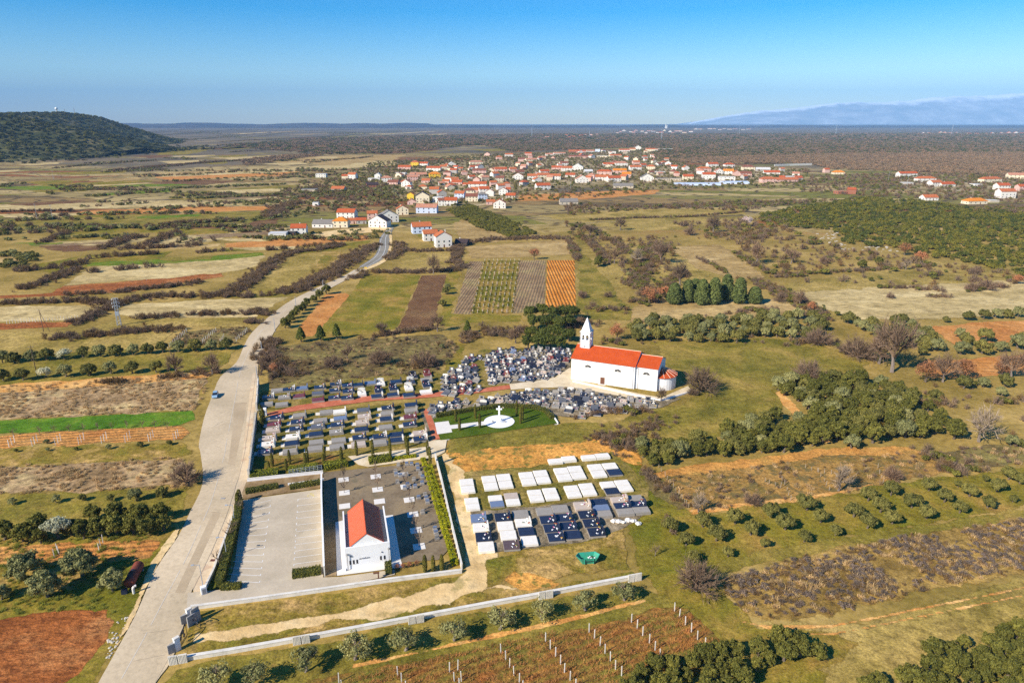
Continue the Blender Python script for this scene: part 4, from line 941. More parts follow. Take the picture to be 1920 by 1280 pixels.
# white square slabs of the plaza
k = 0
for x, y, lb in ((1025,135,'back left'),(1228,115,'back middle'),(1402,102,'back right, among the grey blocks'),(1030,218,'second row left'),(1240,197,'second row middle'),(1418,178,'second row right, among the grey blocks'),(1032,302,'behind the chapel left corner'),(1252,272,'behind the chapel right corner'),(1440,262,'third row right'),(1462,355,'far end of the chapel shadow'),(1482,455,'middle of the chapel shadow'),(1502,558,'near end of the chapel shadow')):
    g = Vector(G(*zp(x, y))); ang = math.radians(14.7)
    mb = MB().bbox(-1.25, -1.1, 0, 1.25, 1.1, .11, .02); o = mb.build('tree_slab', WHPAVE); o.location = (*g, z_over([g])-.06); o.rotation_euler = (0,0,ang)
    tag(o, f'white square slab on the plaza, {lb}', 'slab', 'white slabs of the plaza')
# ------------------------------------------------------------------ graves
GC = {'n': smat('navy_granite', (46,54,74), 0.15, 1.2, 0.25, 0.5), 'd': smat('black_granite', (44,48,62), 0.15, 1.2, 0.25, 0.5), 'g': smat('grey_stone', (160,152,140), 0.14, 1.2, 0.8),
      'w': smat('white_marble', (244,236,220), 0.06, 1.2, 0.6, dirt=((210,196,176), 0.8, 0.3)), 'r': smat('red_granite', (126,62,58), 0.15, 1.2, 0.35, 0.5), 'b': smat('beige_stone', (200,182,164), 0.1, 1.2, 0.7),
      'u': smat('blue_granite', (120,134,158), 0.12, 1.2, 0.35, 0.5), 'o': smat('brown_granite', (104,84,80), 0.15, 1.2, 0.4, 0.5), 's': smat('slate_grey', (104,106,112), 0.15, 1.2, 0.5, 0.4)}
CNAME = {'n': 'navy', 'd': 'black', 'g': 'weathered grey', 'w': 'white', 'r': 'rust red', 'b': 'beige', 'u': 'pale blue', 'o': 'dark brown', 's': 'slate'}
FLM = [smat('white_petals', (250,248,244), 0.05), smat('pink_petals', (216,120,160), 0.1), smat('red_petals', (190,50,40), 0.1), smat('yellow_petals', (236,200,70), 0.1), smat('leaves_wreath', (60,84,44), 0.2)]
EARTH = smat('grave_earth', (150,140,124), 0.2, 2.0)
_T = {}
def tomb_template(st, c, var):
    key = (st, c, var)
    if key in _T: return _T[key]
    rr = random.Random(ord(st)*131+ord(c)*17+var); m = GC[c]; base_m = GC['b'] if c in 'wb' else GC['g']
    t = empty('grave'); 
    if st in 'fhFc':
        MB().box(-.5,-.48,0,.5,.48,.42).build('base', base_m if c != 'w' else GC['w'], t)
        q = MB()
        if st == 'c':
            for y0, y1 in ((-.49,-.17),(-.165,.165),(.17,.49)): q.bbox(-.49,y0,.423,.49,y1,.58,.015)
        else:
            q.bbox(-.49,-.475,.423,.47,-.006,.56,.012); q.bbox(-.49,.006,.423,.47,.475,.56,.012)
        q.build('cover_slab', m, t)
        if st in 'hF':
            q = MB(); k = 8; top = [(-.42+.84*i/k, 1.25+.16*math.sin(math.pi*i/k)) for i in range(k+1)]
            pr = [(-.42,.42)]+top+[(.42,.42)]; n = len(pr)
            q.add([(.39,y,z) for y, z in pr]+[(.46,y,z) for y, z in pr], [tuple(range(n))[::-1], tuple(range(n,2*n))]+[(i,(i+1)%n,n+(i+1)%n,n+i) for i in range(n)])
            q.build('headstone', GC['w'] if var == 2 and c in 'nd' else m, t)
        if st == 'F':
            for y in (-.3, .28): MB().lathe([(.018,.56),(.03,.68),(.018,.84)], .3, y, 6).build('vase', GC['w'], t)
            for i, (a, b) in enumerate(((.3,-.3),(.28,.28),(.12,rr.uniform(-.3,.3)),(.0,rr.uniform(-.3,.3)))):
                q = MB()
                for j in range(5): q.blob((a+rr.uniform(-.05,.05), b+rr.uniform(-.07,.07), (.95 if i < 2 else .62)+rr.uniform(-.02,.06)), rr.uniform(.028,.05), rr.choice(((0,0,4),(2,3,4),(0,1,4),(0,0,0))[(i+var) % 4]), 2.0, i*7+j)
                q.build('flower_bunch', FLM, t)
    else:   # old grave: kerb, earth, upright stone with a cross
        q = MB(); b = base_m if c in 'nds' else m
        q.box(-.5,-.48,0,.5,-.38,.32).box(-.5,.38,0,.5,.48,.32).box(-.5,-.38,0,-.4,.38,.317).box(.34,-.38,0,.5,.38,.36)
        q.build('kerb', GC['w'] if var == 0 and c in 'wnb' else b, t)
        if var % 2: MB().bbox(-.4,-.38,.02,.34,.38,.30,.02).build('cover_slab', m, t)
        else: MB().box(-.4,-.38,0,.34,.38,.2).build('earth_bed', EARTH, t)
        q = MB(); hgt = (1.0,1.25,.85,1.5)[var % 4]
        q.prism([(.38,-.3),(.46,-.3),(.46,.3),(.38,.3)], .36, hgt)
        q.prism([(.37,-.34),(.47,-.34),(.47,-.24),(.37,-.24)], .36, hgt+.08).prism([(.37,.24),(.47,.24),(.47,.34),(.37,.34)], .36, hgt+.08)
        hs_ = q.build('headstone', m if var != 3 else GC['s'], t)
        if var % 4 in (0, 2): MB().box(.39,-.05,hgt,.45,.05,hgt+.75).box(.39,-.22,hgt+.42,.449,.22,hgt+.54).build('cross', GC['w'] if var == 0 else m, t)
        MB().box(.365,-.16,.55,.379,.16,hgt-.12).build('plaque', GC['d'] if c in 'wgb' else GC['w'], hs_)
        for i in range(2):
            q = MB(); a, b = rr.uniform(-.2,.25), rr.uniform(-.25,.25)
            for j in range(4): q.blob((a+rr.uniform(-.06,.06), b+rr.uniform(-.07,.07), .36), rr.uniform(.05,.085), rr.choice((0,1,2,3,4,4)), 1.3, i*7+j)
            q.build('flower_bunch', FLM, t)
    _T[key] = t; return t
_used = set(); NGR = [0]
def put_tomb(st, c, x, y, lx, wy, rz, label, group, var=0, cat='grave'):
    t = tomb_template(st, c, var)
    if id(t) in _used: t = copy_tree(t)
    else: _used.add(id(t))
    t.location = (x, y, z_over([(x, y)])-.03); t.rotation_euler = (0, 0, rz); t.scale = (lx, wy, 1.35 if lx > 3.7 else 1)
    NGR[0] += 1
    return tag(t, label, cat, group)
STYLE = {'f': 'flat grave', 'h': 'headstone grave', 'F': 'flowered grave', 'c': 'ribbed grave', 'o': 'kerbed grave'}
pa, pb = Vector(G(505,770)), Vector(G(800,740)); PATH_ANG = math.atan2((pb-pa).y, (pb-pa).x)
z1 = lambda x, y: (440+x/4, 620+y/4)
COLS = [  # columns of the lower plot, top to bottom
 [(320,655,'nF'),(300,705,'rF'),(290,750,'bF'),(262,810,'bF'),(250,858,'wF'),(232,915,'nF')],
 [(490,640,'gh'),(475,688,'nF'),(465,740,'nF'),(440,798,'wF'),(432,850,'nh'),(420,910,'gh')],
 [(690,616,'gf'),(645,678,'gf'),(628,722,'sF'),(612,780,'nh'),(615,842,'gf'),(606,890,'gf')],
 [(790,612,'wh'),(795,662,'uh'),(775,710,'nF'),(765,762,'gF'),(782,828,'gf'),(768,876,'gf')],
 [(968,600,'sh'),(975,646,'bF'),(960,692,'bF'),(952,745,'nh'),(938,806,'nF'),(930,858,'bf')],
 [(1150,582,'dF'),(1146,624,'gh'),(1140,666,'nh'),(1134,728,'gf'),(1092,798,'nF'),(1088,846,'gf')],
 [(1325,562,'nh'),(1325,604,'gh'),(1318,652,'rF'),(1314,708,'nF'),(1217,785,'nh'),(1217,828,'nh')],
 [(1392,775,'bF'),(1395,818,'nF')]]
for ci, colm in enumerate(COLS):
    for ri, (x, y, code) in enumerate(colm):
        gx_, gy_ = G(*z1(x, y+8)); c, st = code
        put_tomb(st, c, gx_, gy_, 4.0, 2.85, PATH_ANG+random.uniform(-.03,.03), f'{CNAME[c]} {STYLE[st]}, {nth(ri+1)} down the {nth(ci+1)} column from the road', 'graves of the lower plot', random.randint(0, 2))
        if random.random() < .75:
            q = MB().box(-.8, -1.1, 0, .8, 1.1, .05); o = q.build('grave_apron', CONC); gx2, gy2 = G(*z1(x-62, y+10)); o.location = (gx2, gy2, z_over([(gx2, gy2)])-.02); o.rotation_euler = (0,0,PATH_ANG)
            tag(o, f'flat concrete slab at the foot of the {nth(ri+1)} grave down column {nth(ci+1)} from the road', 'paving', kind='structure')
UP = [[(255,500,'nF'),(242,552,'gf')],[(320,450,'gf'),(355,555,'gf')],[(412,442,'nF'),(375,500,'gF')],[(508,432,'uh'),(486,492,'rh')],[(642,425,'nF'),(627,470,'sh'),(628,520,'rh')],[(760,402,'dF'),(755,448,'nF'),(750,504,'nF')],
 [(850,412,'nF'),(855,456,'nF'),(846,504,'nF')],[(925,408,'nh'),(955,472,'wF')],[(1018,394,'uh'),(1082,452,'nF'),(1070,494,'nh')],[(1096,396,'wF')],[(1212,384,'nh'),(1190,434,'nF'),(1190,482,'nh')],[(1340,342,'dF'),(1322,384,'nF'),(1306,430,'wF'),(1308,484,'nh')],[(1446,328,'rF'),(1440,368,'gh'),(1440,410,'nF'),(1436,460,'wh')]]
for ci, colm in enumerate(UP):
    for ri, (x, y, code) in enumerate(colm):
        gx_, gy_ = G(*z1(x, y+10)); c, st = code
        put_tomb(st, c, gx_, gy_, 3.9, 2.8, PATH_ANG+(math.pi/2 if st == 'F' and ci > 6 else 0), f'{CNAME[c]} {STYLE[st]}, {nth(ri+1)} down the {nth(ci+1)} column above the brick path', 'graves above the brick path', random.randint(0, 2))
def inside(p, poly):
    r = False; n = len(poly)
    for i in range(n):
        a, b = poly[i], poly[(i+1) % n]
        if (a[1] > p[1]) != (b[1] > p[1]) and p[0] < (b[0]-a[0])*(p[1]-a[1])/(b[1]-a[1])+a[0]: r = not r
    return r
def grave_field(px, ang, sx, sy, colours, where, group, rot, skip=0.06, seed=1):
    rr = random.Random(seed); poly = [G(*p) for p in px]; ca, sa = math.cos(ang), math.sin(ang)
    o = poly[0]; loc = [((x-o[0])*ca+(y-o[1])*sa, -(x-o[0])*sa+(y-o[1])*ca) for x, y in poly]
    y = min(p[1] for p in loc)+sy*.5; row = 0
    while y < max(p[1] for p in loc):
        cells = []; x = min(p[0] for p in loc)+sx*.5*(row % 2)
        while x < max(p[0] for p in loc):
            if inside((x, y), loc) and rr.random() > skip: cells.append(x)
            x += sx
        if cells: row += 1
        for i, x in enumerate(cells):
            c = rr.choice(colours); jx, jy = rr.uniform(-.25, .25), rr.uniform(-.3, .3)
            st = rr.choice('oooohFF')
            put_tomb(st, c, o[0]+(x+jx)*ca-(y+jy)*sa, o[1]+(x+jx)*sa+(y+jy)*ca, sy*.80, sx*.84, ang+rot+rr.uniform(-.12,.12),
                     f'{CNAME[c]} {STYLE[st]}, {nth(i+1)} from the left in the {nth(row)} row {where}', group, rr.randint(0, 3))
        y += sy
AX = -0.30
grave_field([(822,706),(868,690),(873,668),(898,662),(902,737),(850,743),(822,742)], AX, 2.9, 3.3, 'nnnddsrgdsd', 'beside the grass lane', 'old graves beside the grass lane', math.pi/2, seed=3)
grave_field([(912,668),(930,657),(1060,655),(1070,668),(1056,692),(1040,708),(1000,715),(914,722)], AX, 2.9, 3.25, 'nnddgsbdusdrdnd', 'left of the church', 'old graves left of the church', math.pi/2, seed=4)
grave_field([(800,775),(806,760),(880,749),(960,737),(1070,733),(1190,752),(1246,756),(1225,768),(1150,777),(1080,787),(1064,772),(960,764),(870,769),(815,781)], AX+.1, 3.0, 3.2, 'ggdsbgsndnds', 'below the church', 'old graves below the church', math.pi/2, skip=0.12, seed=5)
# the new graves: blocks of slabs
z3 = lambda x, y: (820+x/4.364, 820+y/4.364)
NEW = [('top row', [(905,170,1025,230,'w'),(1015,155,1135,215,'w'),(1175,145,1297,200,'w'),(1288,132,1412,190,'w')]),
 ('second row', [(175,335,315,470,'ww'),(355,310,505,445,'ww'),(475,295,628,430,'ww'),(658,280,815,405,'ww'),(775,265,935,390,'ww'),(943,245,1110,370,'ww'),(1055,230,1225,355,'ww'),(1220,215,1395,340,'ww'),(1335,205,1528,327,'wn')]),
 ('third row', [(215,490,355,610,'ww'),(408,470,555,585,'wu'),(538,450,685,570,'bw'),(728,425,880,540,'ww'),(850,410,1007,525,'ww'),(1028,390,1187,505,'ww'),(1148,372,1312,490,'ww'),(1318,357,1505,482,'wd'),(1438,345,1610,455,'ww')]),
 ('nearest row', [(260,620,480,955,'UWDw'),(455,612,688,938,'DwwO'),(600,590,835,900,'gWnw'),(793,570,1055,870,'gNNN'),(920,555,1197,850,'gNNn'),(1100,527,1390,828,'BDDD'),(1240,505,1440,672,'nug'),(1408,487,1620,655,'BNg'),(1528,475,1752,642,'gNg')])]
for rn, blocks in NEW:
    for bi, (x0, y0, x1, y1, codes) in enumerate(blocks):
        n = len(codes); Wd = 118 if n < 3 else 138; hz = .5
        TL, TR = Vector(G(*z3(x0, y0+9), hz)), Vector(G(*z3(x0+Wd, y0), hz)); BL, BR = Vector(G(*z3(x1-Wd, y1-12), hz)), Vector(G(*z3(x1, y1-22), hz))
        for i, code in enumerate(codes):
            a, b = (i+.02)/n, (i+.98)/n
            l0, r0, l1, r1 = TL.lerp(BL, a), TR.lerp(BR, a), TL.lerp(BL, b), TR.lerp(BR, b)
            ctr = (l0+r0+l1+r1)/4; ex = ((r0-l0)+(r1-l1))/2; ey = ((l0-l1)+(r0-r1))/2; rz = math.atan2(ex.y, ex.x)
            st = 'F' if code.isupper() else ('c' if code in 'wgub' else 'f'); c = code.lower()
            wy = abs(ey.x*-math.sin(rz)+ey.y*math.cos(rz))
            put_tomb(st, c, ctr.x, ctr.y, ex.length*.95, min(wy, 4)*.97, rz, f'{CNAME[c]} {STYLE[st]}, {nth(i+1)} back in stack {nth(bi+1)} of the {rn} of new graves', 'new graves beyond the dirt track', random.randint(0, 1))
            if code in 'BUW': pass
print('graves', NGR[0])
# rubble blocks beside the new graves
rr = random.Random(3)
for i, x in enumerate((1440,1480,1520,1560,1600,1640)):
    g = G(*z3(x, 700+rr.uniform(-14,14))); q = MB().blob((0,0,.35), rr.uniform(.5,.8), 0, .7, i+5); q.blob((.5,.3,.25), .45, 0, .7, i+50)
    o = q.build('stone_block', GC['w']); o.location = (*g, 0); tag(o, f'white rough stone block by the new graves, {nth(i+1)} from left in the dumped heap', 'stone', 'dumped white stones beside the new graves')
# small grey memorial blocks on the plaza
for i, (x, y) in enumerate(((1355,90),(1358,112),(1385,118),(1372,50),(1425,45),(1455,46),(1420,112),(1492,52),(1496,78),(1510,108),(1525,128),(1522,165),(1366,158),(1412,196),(1430,176),(1470,142),(1478,188),(1500,258),(1541,240),(1550,262),(1556,285),(1525,350),(1603,455),(1610,480),(1616,510))):
    g = G(*zp(x, y)); t = empty('urn_block', (*g, z_over([g])-.03), math.radians(14.7+rr.uniform(-6,6)))
    tag(t, f'small blue-grey memorial block on the plaza, {nth(i+1)} counting from the back near the clipped shrubs', 'memorial block', 'memorial blocks on the plaza')
    MB().bbox(-.5,-.38,0,.5,.38,.5,.03).build('base', GC['g'], t); MB().bbox(-.42,.02,.503,.42,.3,1.05,.04).build('stone', GC['u'] if i % 3 else GC['g'], t); MB().bbox(-.4,-.34,.503,.4,.0,.57,.02).build('lid', GC['g'], t)
# memorial cross on its round plinth
WH = smat('white_marble_clean', (252,250,246), 0.04, 1, 0.6)
c0 = G(936, 791); t = empty('memorial_cross', (*c0, z_over([c0])-.02)); tag(t, 'tall white cross on a round white stone plinth in the lawn', 'cross')
MB().lathe([(4.55,0),(4.55,.06)], n=40).build('round_paving', WH, t)
st_ = MB()
for r, z in ((1.5,.2),(1.15,.42),(.8,.7)): st_.lathe([(r,z-.25),(r,z)], n=24)
st_.build('steps', WH, t)
q = MB(); q.bbox(-.42,-.3,.7,.42,.3,1.5,.05); q.bbox(-.26,-.2,1.5,.26,.2,5.0,.04); q.bbox(-.85,-.17,3.8,-.261,.17,4.25,.03); q.bbox(.261,-.17,3.8,.85,.17,4.25,.03); q.build('cross_shaft', WH, t)
for x in (-1.9, 1.7): MB().lathe([(.16,.06),(.2,.4),(.26,.5)], x, -.6, 8).build('planter', CONCD, t)

# ------------------------------------------------------------------ green skip, car, tank, rocks
TEAL = smat('teal_paint', (58,166,136), 0.12, 0.9, 0.5, 0.4, dirt=((120,110,80), 1.2, 0.35))
c0 = G(1102, 1053); t = empty('skip_container', (*c0, .03), 0.12); tag(t, 'teal green boat-shaped rubbish skip standing on the patchy grass', 'skip')
rim = [(-2.55,.15),(-1.8,1.15),(1.7,1.15),(2.55,.15),(1.75,-1.15),(-1.75,-1.15)]; bot = [(-1.5,.1),(-1.2,.8),(1.2,.8),(1.5,.1),(1.2,-.8),(-1.2,-.8)]
sh_ = lambda P, k: [(x*k, y*k) for x, y in P]
q = MB(); n = 6
V_ = [(x,y,.05) for x,y in bot]+[(x,y,1.55) for x,y in rim]+[(x,y,1.55) for x,y in sh_(rim,.95)]+[(x,y,.12) for x,y in sh_(bot,.96)]
fs = [tuple(range(n))]+[tuple(range(3*n,4*n))[::-1]]
for i in range(n):
    j = (i+1)%n
    for k in range(3): fs.append((k*n+j, k*n+i, (k+1)*n+i, (k+1)*n+j))
q.add(V_, fs)
body = q.build('body', TEAL, t); bm = bmesh.new(); bm.from_mesh(body.data); bmesh.ops.recalc_face_normals(bm, faces=bm.faces); bm.to_mesh(body.data); bm.free()
for x in (-.9, .9): MB().prism([(x-.06,-1.2),(x+.06,-1.2),(x+.06,-.86),(x-.06,-.86)], .3, 1.5).build('rib', TEAL, t)
MB().path([(-.9,-1.24,1.0),(.9,-1.24,1.0)], .05, 6).build('lifting_bar', IRON, t)
q = MB(); rr = random.Random(5)
for i in range(22): q.blob((rr.uniform(.1,1.5), rr.uniform(-.6,.7), .55+rr.uniform(0,.5)), rr.uniform(.1,.22), rr.choice((0,0,0,4,4)), .8, i)
o = q.build('rubbish', FLM); o.parent = None; o.location = (*c0, .03); o.rotation_euler = (0,0,.12); tag(o, 'pale wilted flowers and waste heaped inside the teal skip', 'rubbish', kind='stuff')
# car
CARB = smat('car_blue', (150,182,204), 0.03, 0.4, 0.25, 0.6); GLASS = smat('car_glass', (38,44,54), 0.02, 1, 0.08, 0.8); TYRE = smat('tyre', (34,34,36), 0.1, 4, 0.9); RIMM = smat('wheel_rim', (170,172,176), 0.05, 2, 0.35, 0.6, 0.7); LAMPR = smat('tail_lamp', (170,30,26), 0.05, 2, 0.3); LAMPW = smat('headlamp_glass', (236,238,240), 0.03, 2, 0.15, 0.7)
cg = V3(404, 744); d = V3(396, 757)-V3(409, 715); t = empty('parked_car', (cg.x, cg.y, z_over([(cg.x, cg.y)])-.005), math.atan2(d.y, d.x)); tag(t, 'light blue hatchback car parked on the left edge of the road', 'car')
def loft(secs):
    """secs: (x, list of (y,z)) rings"""
    q = MB(); n = len(secs[0][1]); vs = [(x, y, z) for x, r in secs for y, z in r]
    fs = [(k*n+i, (k+1)*n+i, (k+1)*n+(i+1)%n, k*n+(i+1)%n) for k in range(len(secs)-1) for i in range(n)]
    fs += [tuple(range(n)), tuple(range((len(secs)-1)*n, len(secs)*n))[::-1]]
    return q.add(vs, fs)
def car_ring(w, zb, zt): return [(-w*.92,zb),(w*.92,zb),(w,zb+.16),(w,zt-.12),(w*.88,zt),(-w*.88,zt),(-w,zt-.12),(-w,zb+.16)]
b = loft([(-2.05,car_ring(.74,.36,.82)),(-1.95,car_ring(.84,.24,.92)),(-1.2,car_ring(.88,.22,.95)),(.8,car_ring(.88,.22,.96)),(1.7,car_ring(.84,.24,.84)),(2.0,car_ring(.78,.3,.72)),(2.08,car_ring(.68,.36,.64))]).build('body', CARB, t, smooth=False)
def cab_ring(w, wt, zb, zt): return [(-w,zb),(w,zb),(wt,zt),(-wt,zt)]
loft([(-1.98,cab_ring(.80,.72,.90,1.0)),(-1.6,cab_ring(.82,.64,.93,1.40)),(.1,cab_ring(.83,.66,.94,1.44)),(1.05,cab_ring(.80,.72,.93,.98))]).build('windows', GLASS, t)
MB().bbox(-1.62,-.65,1.40,.12,.65,1.475,.05).build('car_roof', CARB, t)
for x in (-1.25, 1.3):
    for s in (-1, 1):
        wh = MB().tube((x,s*.68,.31),(x,s*.9,.31),.31,n=16).build('wheel', TYRE, t); MB().tube((x,s*.901,.31),(x,s*.915,.31),.19,n=12).build('rim', RIMM, wh)
for s in (-1, 1):
    MB().bbox(1.93,s*.6-.16,.56,2.07,s*.6+.16,.70,.03).build('headlight', LAMPW, t); MB().bbox(-2.06,s*.66-.1,.6,-1.96,s*.66+.1,.86,.03).build('tail_light', LAMPR, t)
    MB().bbox(.75,s*.98-.08,.96,.9,s*.98+.08,1.08,.03).build('wing_mirror', CARB, t)
# rusty tank
RUST = smat('rust', (120,62,46), 0.25, 1.0, 0.85, dirt=((170,80,50), 1.0, 0.6)); a = V3(243,1104); b = V3(263,1066); d = b-a
t = empty('rusty_tank', tuple(a), math.atan2(d.y, d.x)); tag(t, 'rusty brown cylindrical tank lying beside the roadside olive tree', 'tank')
L_ = d.length; q = MB(); prof = [(.5,0),(.85,.12),(1.0,.4),(1.0,L_*.45),(1.03,L_*.46),(1.0,L_*.47),(1.0,L_-.4),(.85,L_-.12),(.5,L_)]
q.lathe(prof, n=20); q.v = [(z, y, 1.15+x) for x, y, z in q.v]; q.build('tank_body', RUST, t, smooth=False)
MB().lathe([(.35,2.1),(.35,2.3),(.2,2.36)], L_*.45, 0, 12).build('hatch', IRON, t)
for x in (.8, L_-.8): MB().box(x-.15,-.9,0,x+.15,.9,.4).build('cradle', CONCD, t)
a = V3(251,1112); t = empty('white_pipe', tuple(a), .6); tag(t, 'short bent white pipe standing at the end of the rusty tank', 'pipe')
MB().path([(0,0,0),(0,0,1.2),(.25,0,1.5),(.6,0,1.5)], .22, 10).build('pipe_body', WHPAVE, t)
t = empty('car_battery_box', tuple(V3(234,1112)), .3); tag(t, 'dark blue bin beside the rusty tank end', 'bin'); MB().bbox(-.5,-.35,0,.5,.35,.75,.06).build('bin_body', GC['n'], t); MB().bbox(-.54,-.39,.753,.54,.39,.85,.03).build('lid', GC['d'], t)
# ------------------------------------------------------------------ plants: leaf-sized faces spread through crowns, twigs for bare ones
def cards(rng, ctr, nrm, size, jit=0.6, asp=1.5):
    n = len(ctr); nrm = nrm+rng.normal(0, jit, (n, 3)); nrm /= np.linalg.norm(nrm, axis=1)[:, None]+1e-9
    t = rng.normal(0, 1, (n, 3)); t -= (t*nrm).sum(1)[:, None]*nrm; t /= np.linalg.norm(t, axis=1)[:, None]+1e-9
    b = np.cross(nrm, t); s = (size*rng.uniform(.6, 1.4, n))[:, None]
    v = np.stack([ctr-t*s*asp/2, ctr-b*s/2*.8, ctr+t*s*asp/2, ctr+b*s/2*.8], 1).reshape(-1, 3)
    return v, np.arange(4*n).reshape(-1, 4)
def lumpy(rng, rx, ry, rz, zc, K, per, rc, size, flat=.35, jit=.6):
    """clumps of leaves over an ellipsoid"""
    d = rng.normal(0, 1, (K, 3)); d /= np.linalg.norm(d, axis=1)[:, None]; d[:, 2] = np.where(d[:, 2] < -flat, -d[:, 2]*.5, d[:, 2])
    rad = rng.uniform(.55, 1.0, K)[:, None]; C = d*rad*np.array([rx, ry, rz]); C[:, 2] += zc
    cs = []; ns = []
    for i in range(K):
        e = rng.normal(0, 1, (per, 3)); e /= np.linalg.norm(e, axis=1)[:, None]
        r = rc*rng.uniform(.6, 1.25)*rng.uniform(.55, 1.0, (per, 1)); cs.append(C[i]+e*r*np.array([1, 1, .8])); ns.append(e*.7+d[i]*.5)
    return cards(rng, np.concatenate(cs), np.concatenate(ns), size, jit)
def np_obj(name, v, f, mat, parent=None, link=True):
    me = bpy.data.meshes.new(name); me.vertices.add(len(v)); me.vertices.foreach_set('co', np.asarray(v, np.float32).ravel())
    k = f.shape[1]; me.loops.add(f.size); me.loops.foreach_set('vertex_index', f.ravel().astype(np.int32))
    me.polygons.add(len(f)); me.polygons.foreach_set('loop_start', np.arange(0, f.size, k, dtype=np.int32))
    me.materials.append(mat); me.update(calc_edges=True); me.validate()
    o = bpy.data.objects.new(name, me)
    if link: COL.objects.link(o)
    if parent: o.parent = parent
    return o
def twigs(rng, base, tip, r0, r1):
    """thin two-sided blades from base to tip"""
    d = tip-base; n = len(d); s = rng.normal(0, 1, (n, 3)); s = np.cross(d, s); s /= np.linalg.norm(s, axis=1)[:, None]+1e-9
    v = np.stack([base-s*r0, base+s*r0, tip+s*r1, tip-s*r1], 1).reshape(-1, 3)
    return v, np.arange(4*n).reshape(-1, 4)
def bare_crown(rng, rx, rz, z0, n1, n2, n3, r=.05, up=.6):
    """limbs, branches and twigs of a leafless crown"""
    B = []; T = []; R0 = []; R1 = []
    def grow(b, dirs, ln, ra, rb): B.append(b); T.append(b+dirs*ln[:, None]); R0.append(np.full(len(b), ra)); R1.append(np.full(len(b), rb))
    d = rng.normal(0, 1, (n1, 3)); d[:, 2] = np.abs(d[:, 2])+up; d /= np.linalg.norm(d, axis=1)[:, None]
    sc = np.array([rx, rx, rz]); L = np.linalg.norm(d*sc, axis=1)*.55
    b0 = np.tile([0, 0, z0], (n1, 1))+rng.normal(0, .05, (n1, 3)); grow(b0, d, L, r*1.5, r)
    i = rng.integers(0, n1, n2); t = rng.uniform(.35, 1, n2)[:, None]; b1 = b0[i]+d[i]*L[i][:, None]*t
    d1 = d[i]+rng.normal(0, .5, (n2, 3)); d1[:, 2] += .15; d1 /= np.linalg.norm(d1, axis=1)[:, None]; L1 = np.linalg.norm(d1*sc, axis=1)*rng.uniform(.25, .5, n2); grow(b1, d1, L1, r*.7, r*.4)
    j = rng.integers(0, n2, n3); t = rng.uniform(.2, 1, n3)[:, None]; b2 = b1[j]+d1[j]*L1[j][:, None]*t
    d2 = d1[j]+rng.normal(0, .6, (n3, 3)); d2[:, 2] += .2; d2 /= np.linalg.norm(d2, axis=1)[:, None]; L2 = np.linalg.norm(d2*sc, axis=1)*rng.uniform(.12, .28, n3); grow(b2, d2, L2, r*.35, r*.15)
    B, T, R0, R1 = (np.concatenate(x) for x in (B, T, R0, R1))
    return twigs(rng, B, T, R0[:, None], R1[:, None])
OLIVE = leaf_mat('olive_leaves', (92,96,60), (154,154,106)); OLIVED = leaf_mat('olive_leaves_dark', (72,76,36), (132,128,70)); SILVER = leaf_mat('silver_leaves', (126,130,108), (196,198,178))
DARK = leaf_mat('evergreen_leaves', (64,70,30), (122,120,56)); OAK = leaf_mat('holm_oak_leaves', (52,64,26), (98,104,46)); CYP = leaf_mat('cypress_leaves', (64,66,26), (110,106,46))
CONIF = leaf_mat('conifer_leaves', (60,74,38), (112,122,70)); HEDG = leaf_mat('hedge_leaves', (92,102,24), (156,156,48)); HEDD = leaf_mat('hedge_leaves_dark', (62,70,26), (112,110,46))
BOXL = leaf_mat('box_leaves', (104,114,16), (176,176,40)); MACL = leaf_mat('macchia_leaves', (78,82,30), (132,126,52)); RUSTL = leaf_mat('rust_leaves', (124,84,58), (180,130,96))
TWIG = leaf_mat('bare_twigs', (92,78,66), (138,120,104), .15, 0, 1.15); TWIGP = leaf_mat('purple_twigs', (92,76,64), (132,112,96), .2, 0, 1.15); TWIGB = leaf_mat('brown_twigs', (92,74,50), (136,112,78), .2, 0, 1.15); PALET = leaf_mat('pale_twigs', (126,112,98), (166,152,138), .1, 0, 1.0)
BLOSS = leaf_mat('blossom', (186,170,172), (226,214,216), k=1.0); LAVM = leaf_mat('scrub_twigs', (88,78,74), (132,120,112), .25, 0.1, 1.1); WEED = leaf_mat('weed_stems', (140,116,86), (200,178,136), .25, .2, 1.2); WOODT = leaf_mat('wood_twigs', (108,92,74), (150,130,104), .2, 0, 1.0)
WOODT2 = leaf_mat('wood_twigs_warm', (118,96,74), (158,130,102), .2, 0, 1.0)
_rg = np.random.default_rng(11)
def trunk_mesh(h, r, lean=0.15, limbs=3, seed=0, mat=None):
    rr = random.Random(seed); q = MB(); p = Vector((0,0,0)); pts = [p.copy()]
    for i in range(3): p = p+Vector((rr.uniform(-lean,lean), rr.uniform(-lean,lean), h/3)); pts.append(p.copy())
    for i in range(3): q.tube(pts[i], pts[i+1], r*(1.3-.25*i), r*(1.05-.25*i), 6)
    for i in range(limbs):
        a = 2*math.pi*i/limbs+rr.random(); q.tube(pts[-1]-Vector((0,0,h*.12)), pts[-1]+Vector((h*.5*math.cos(a), h*.5*math.sin(a), h*.6)), r*.5, r*.2, 5)
    return q
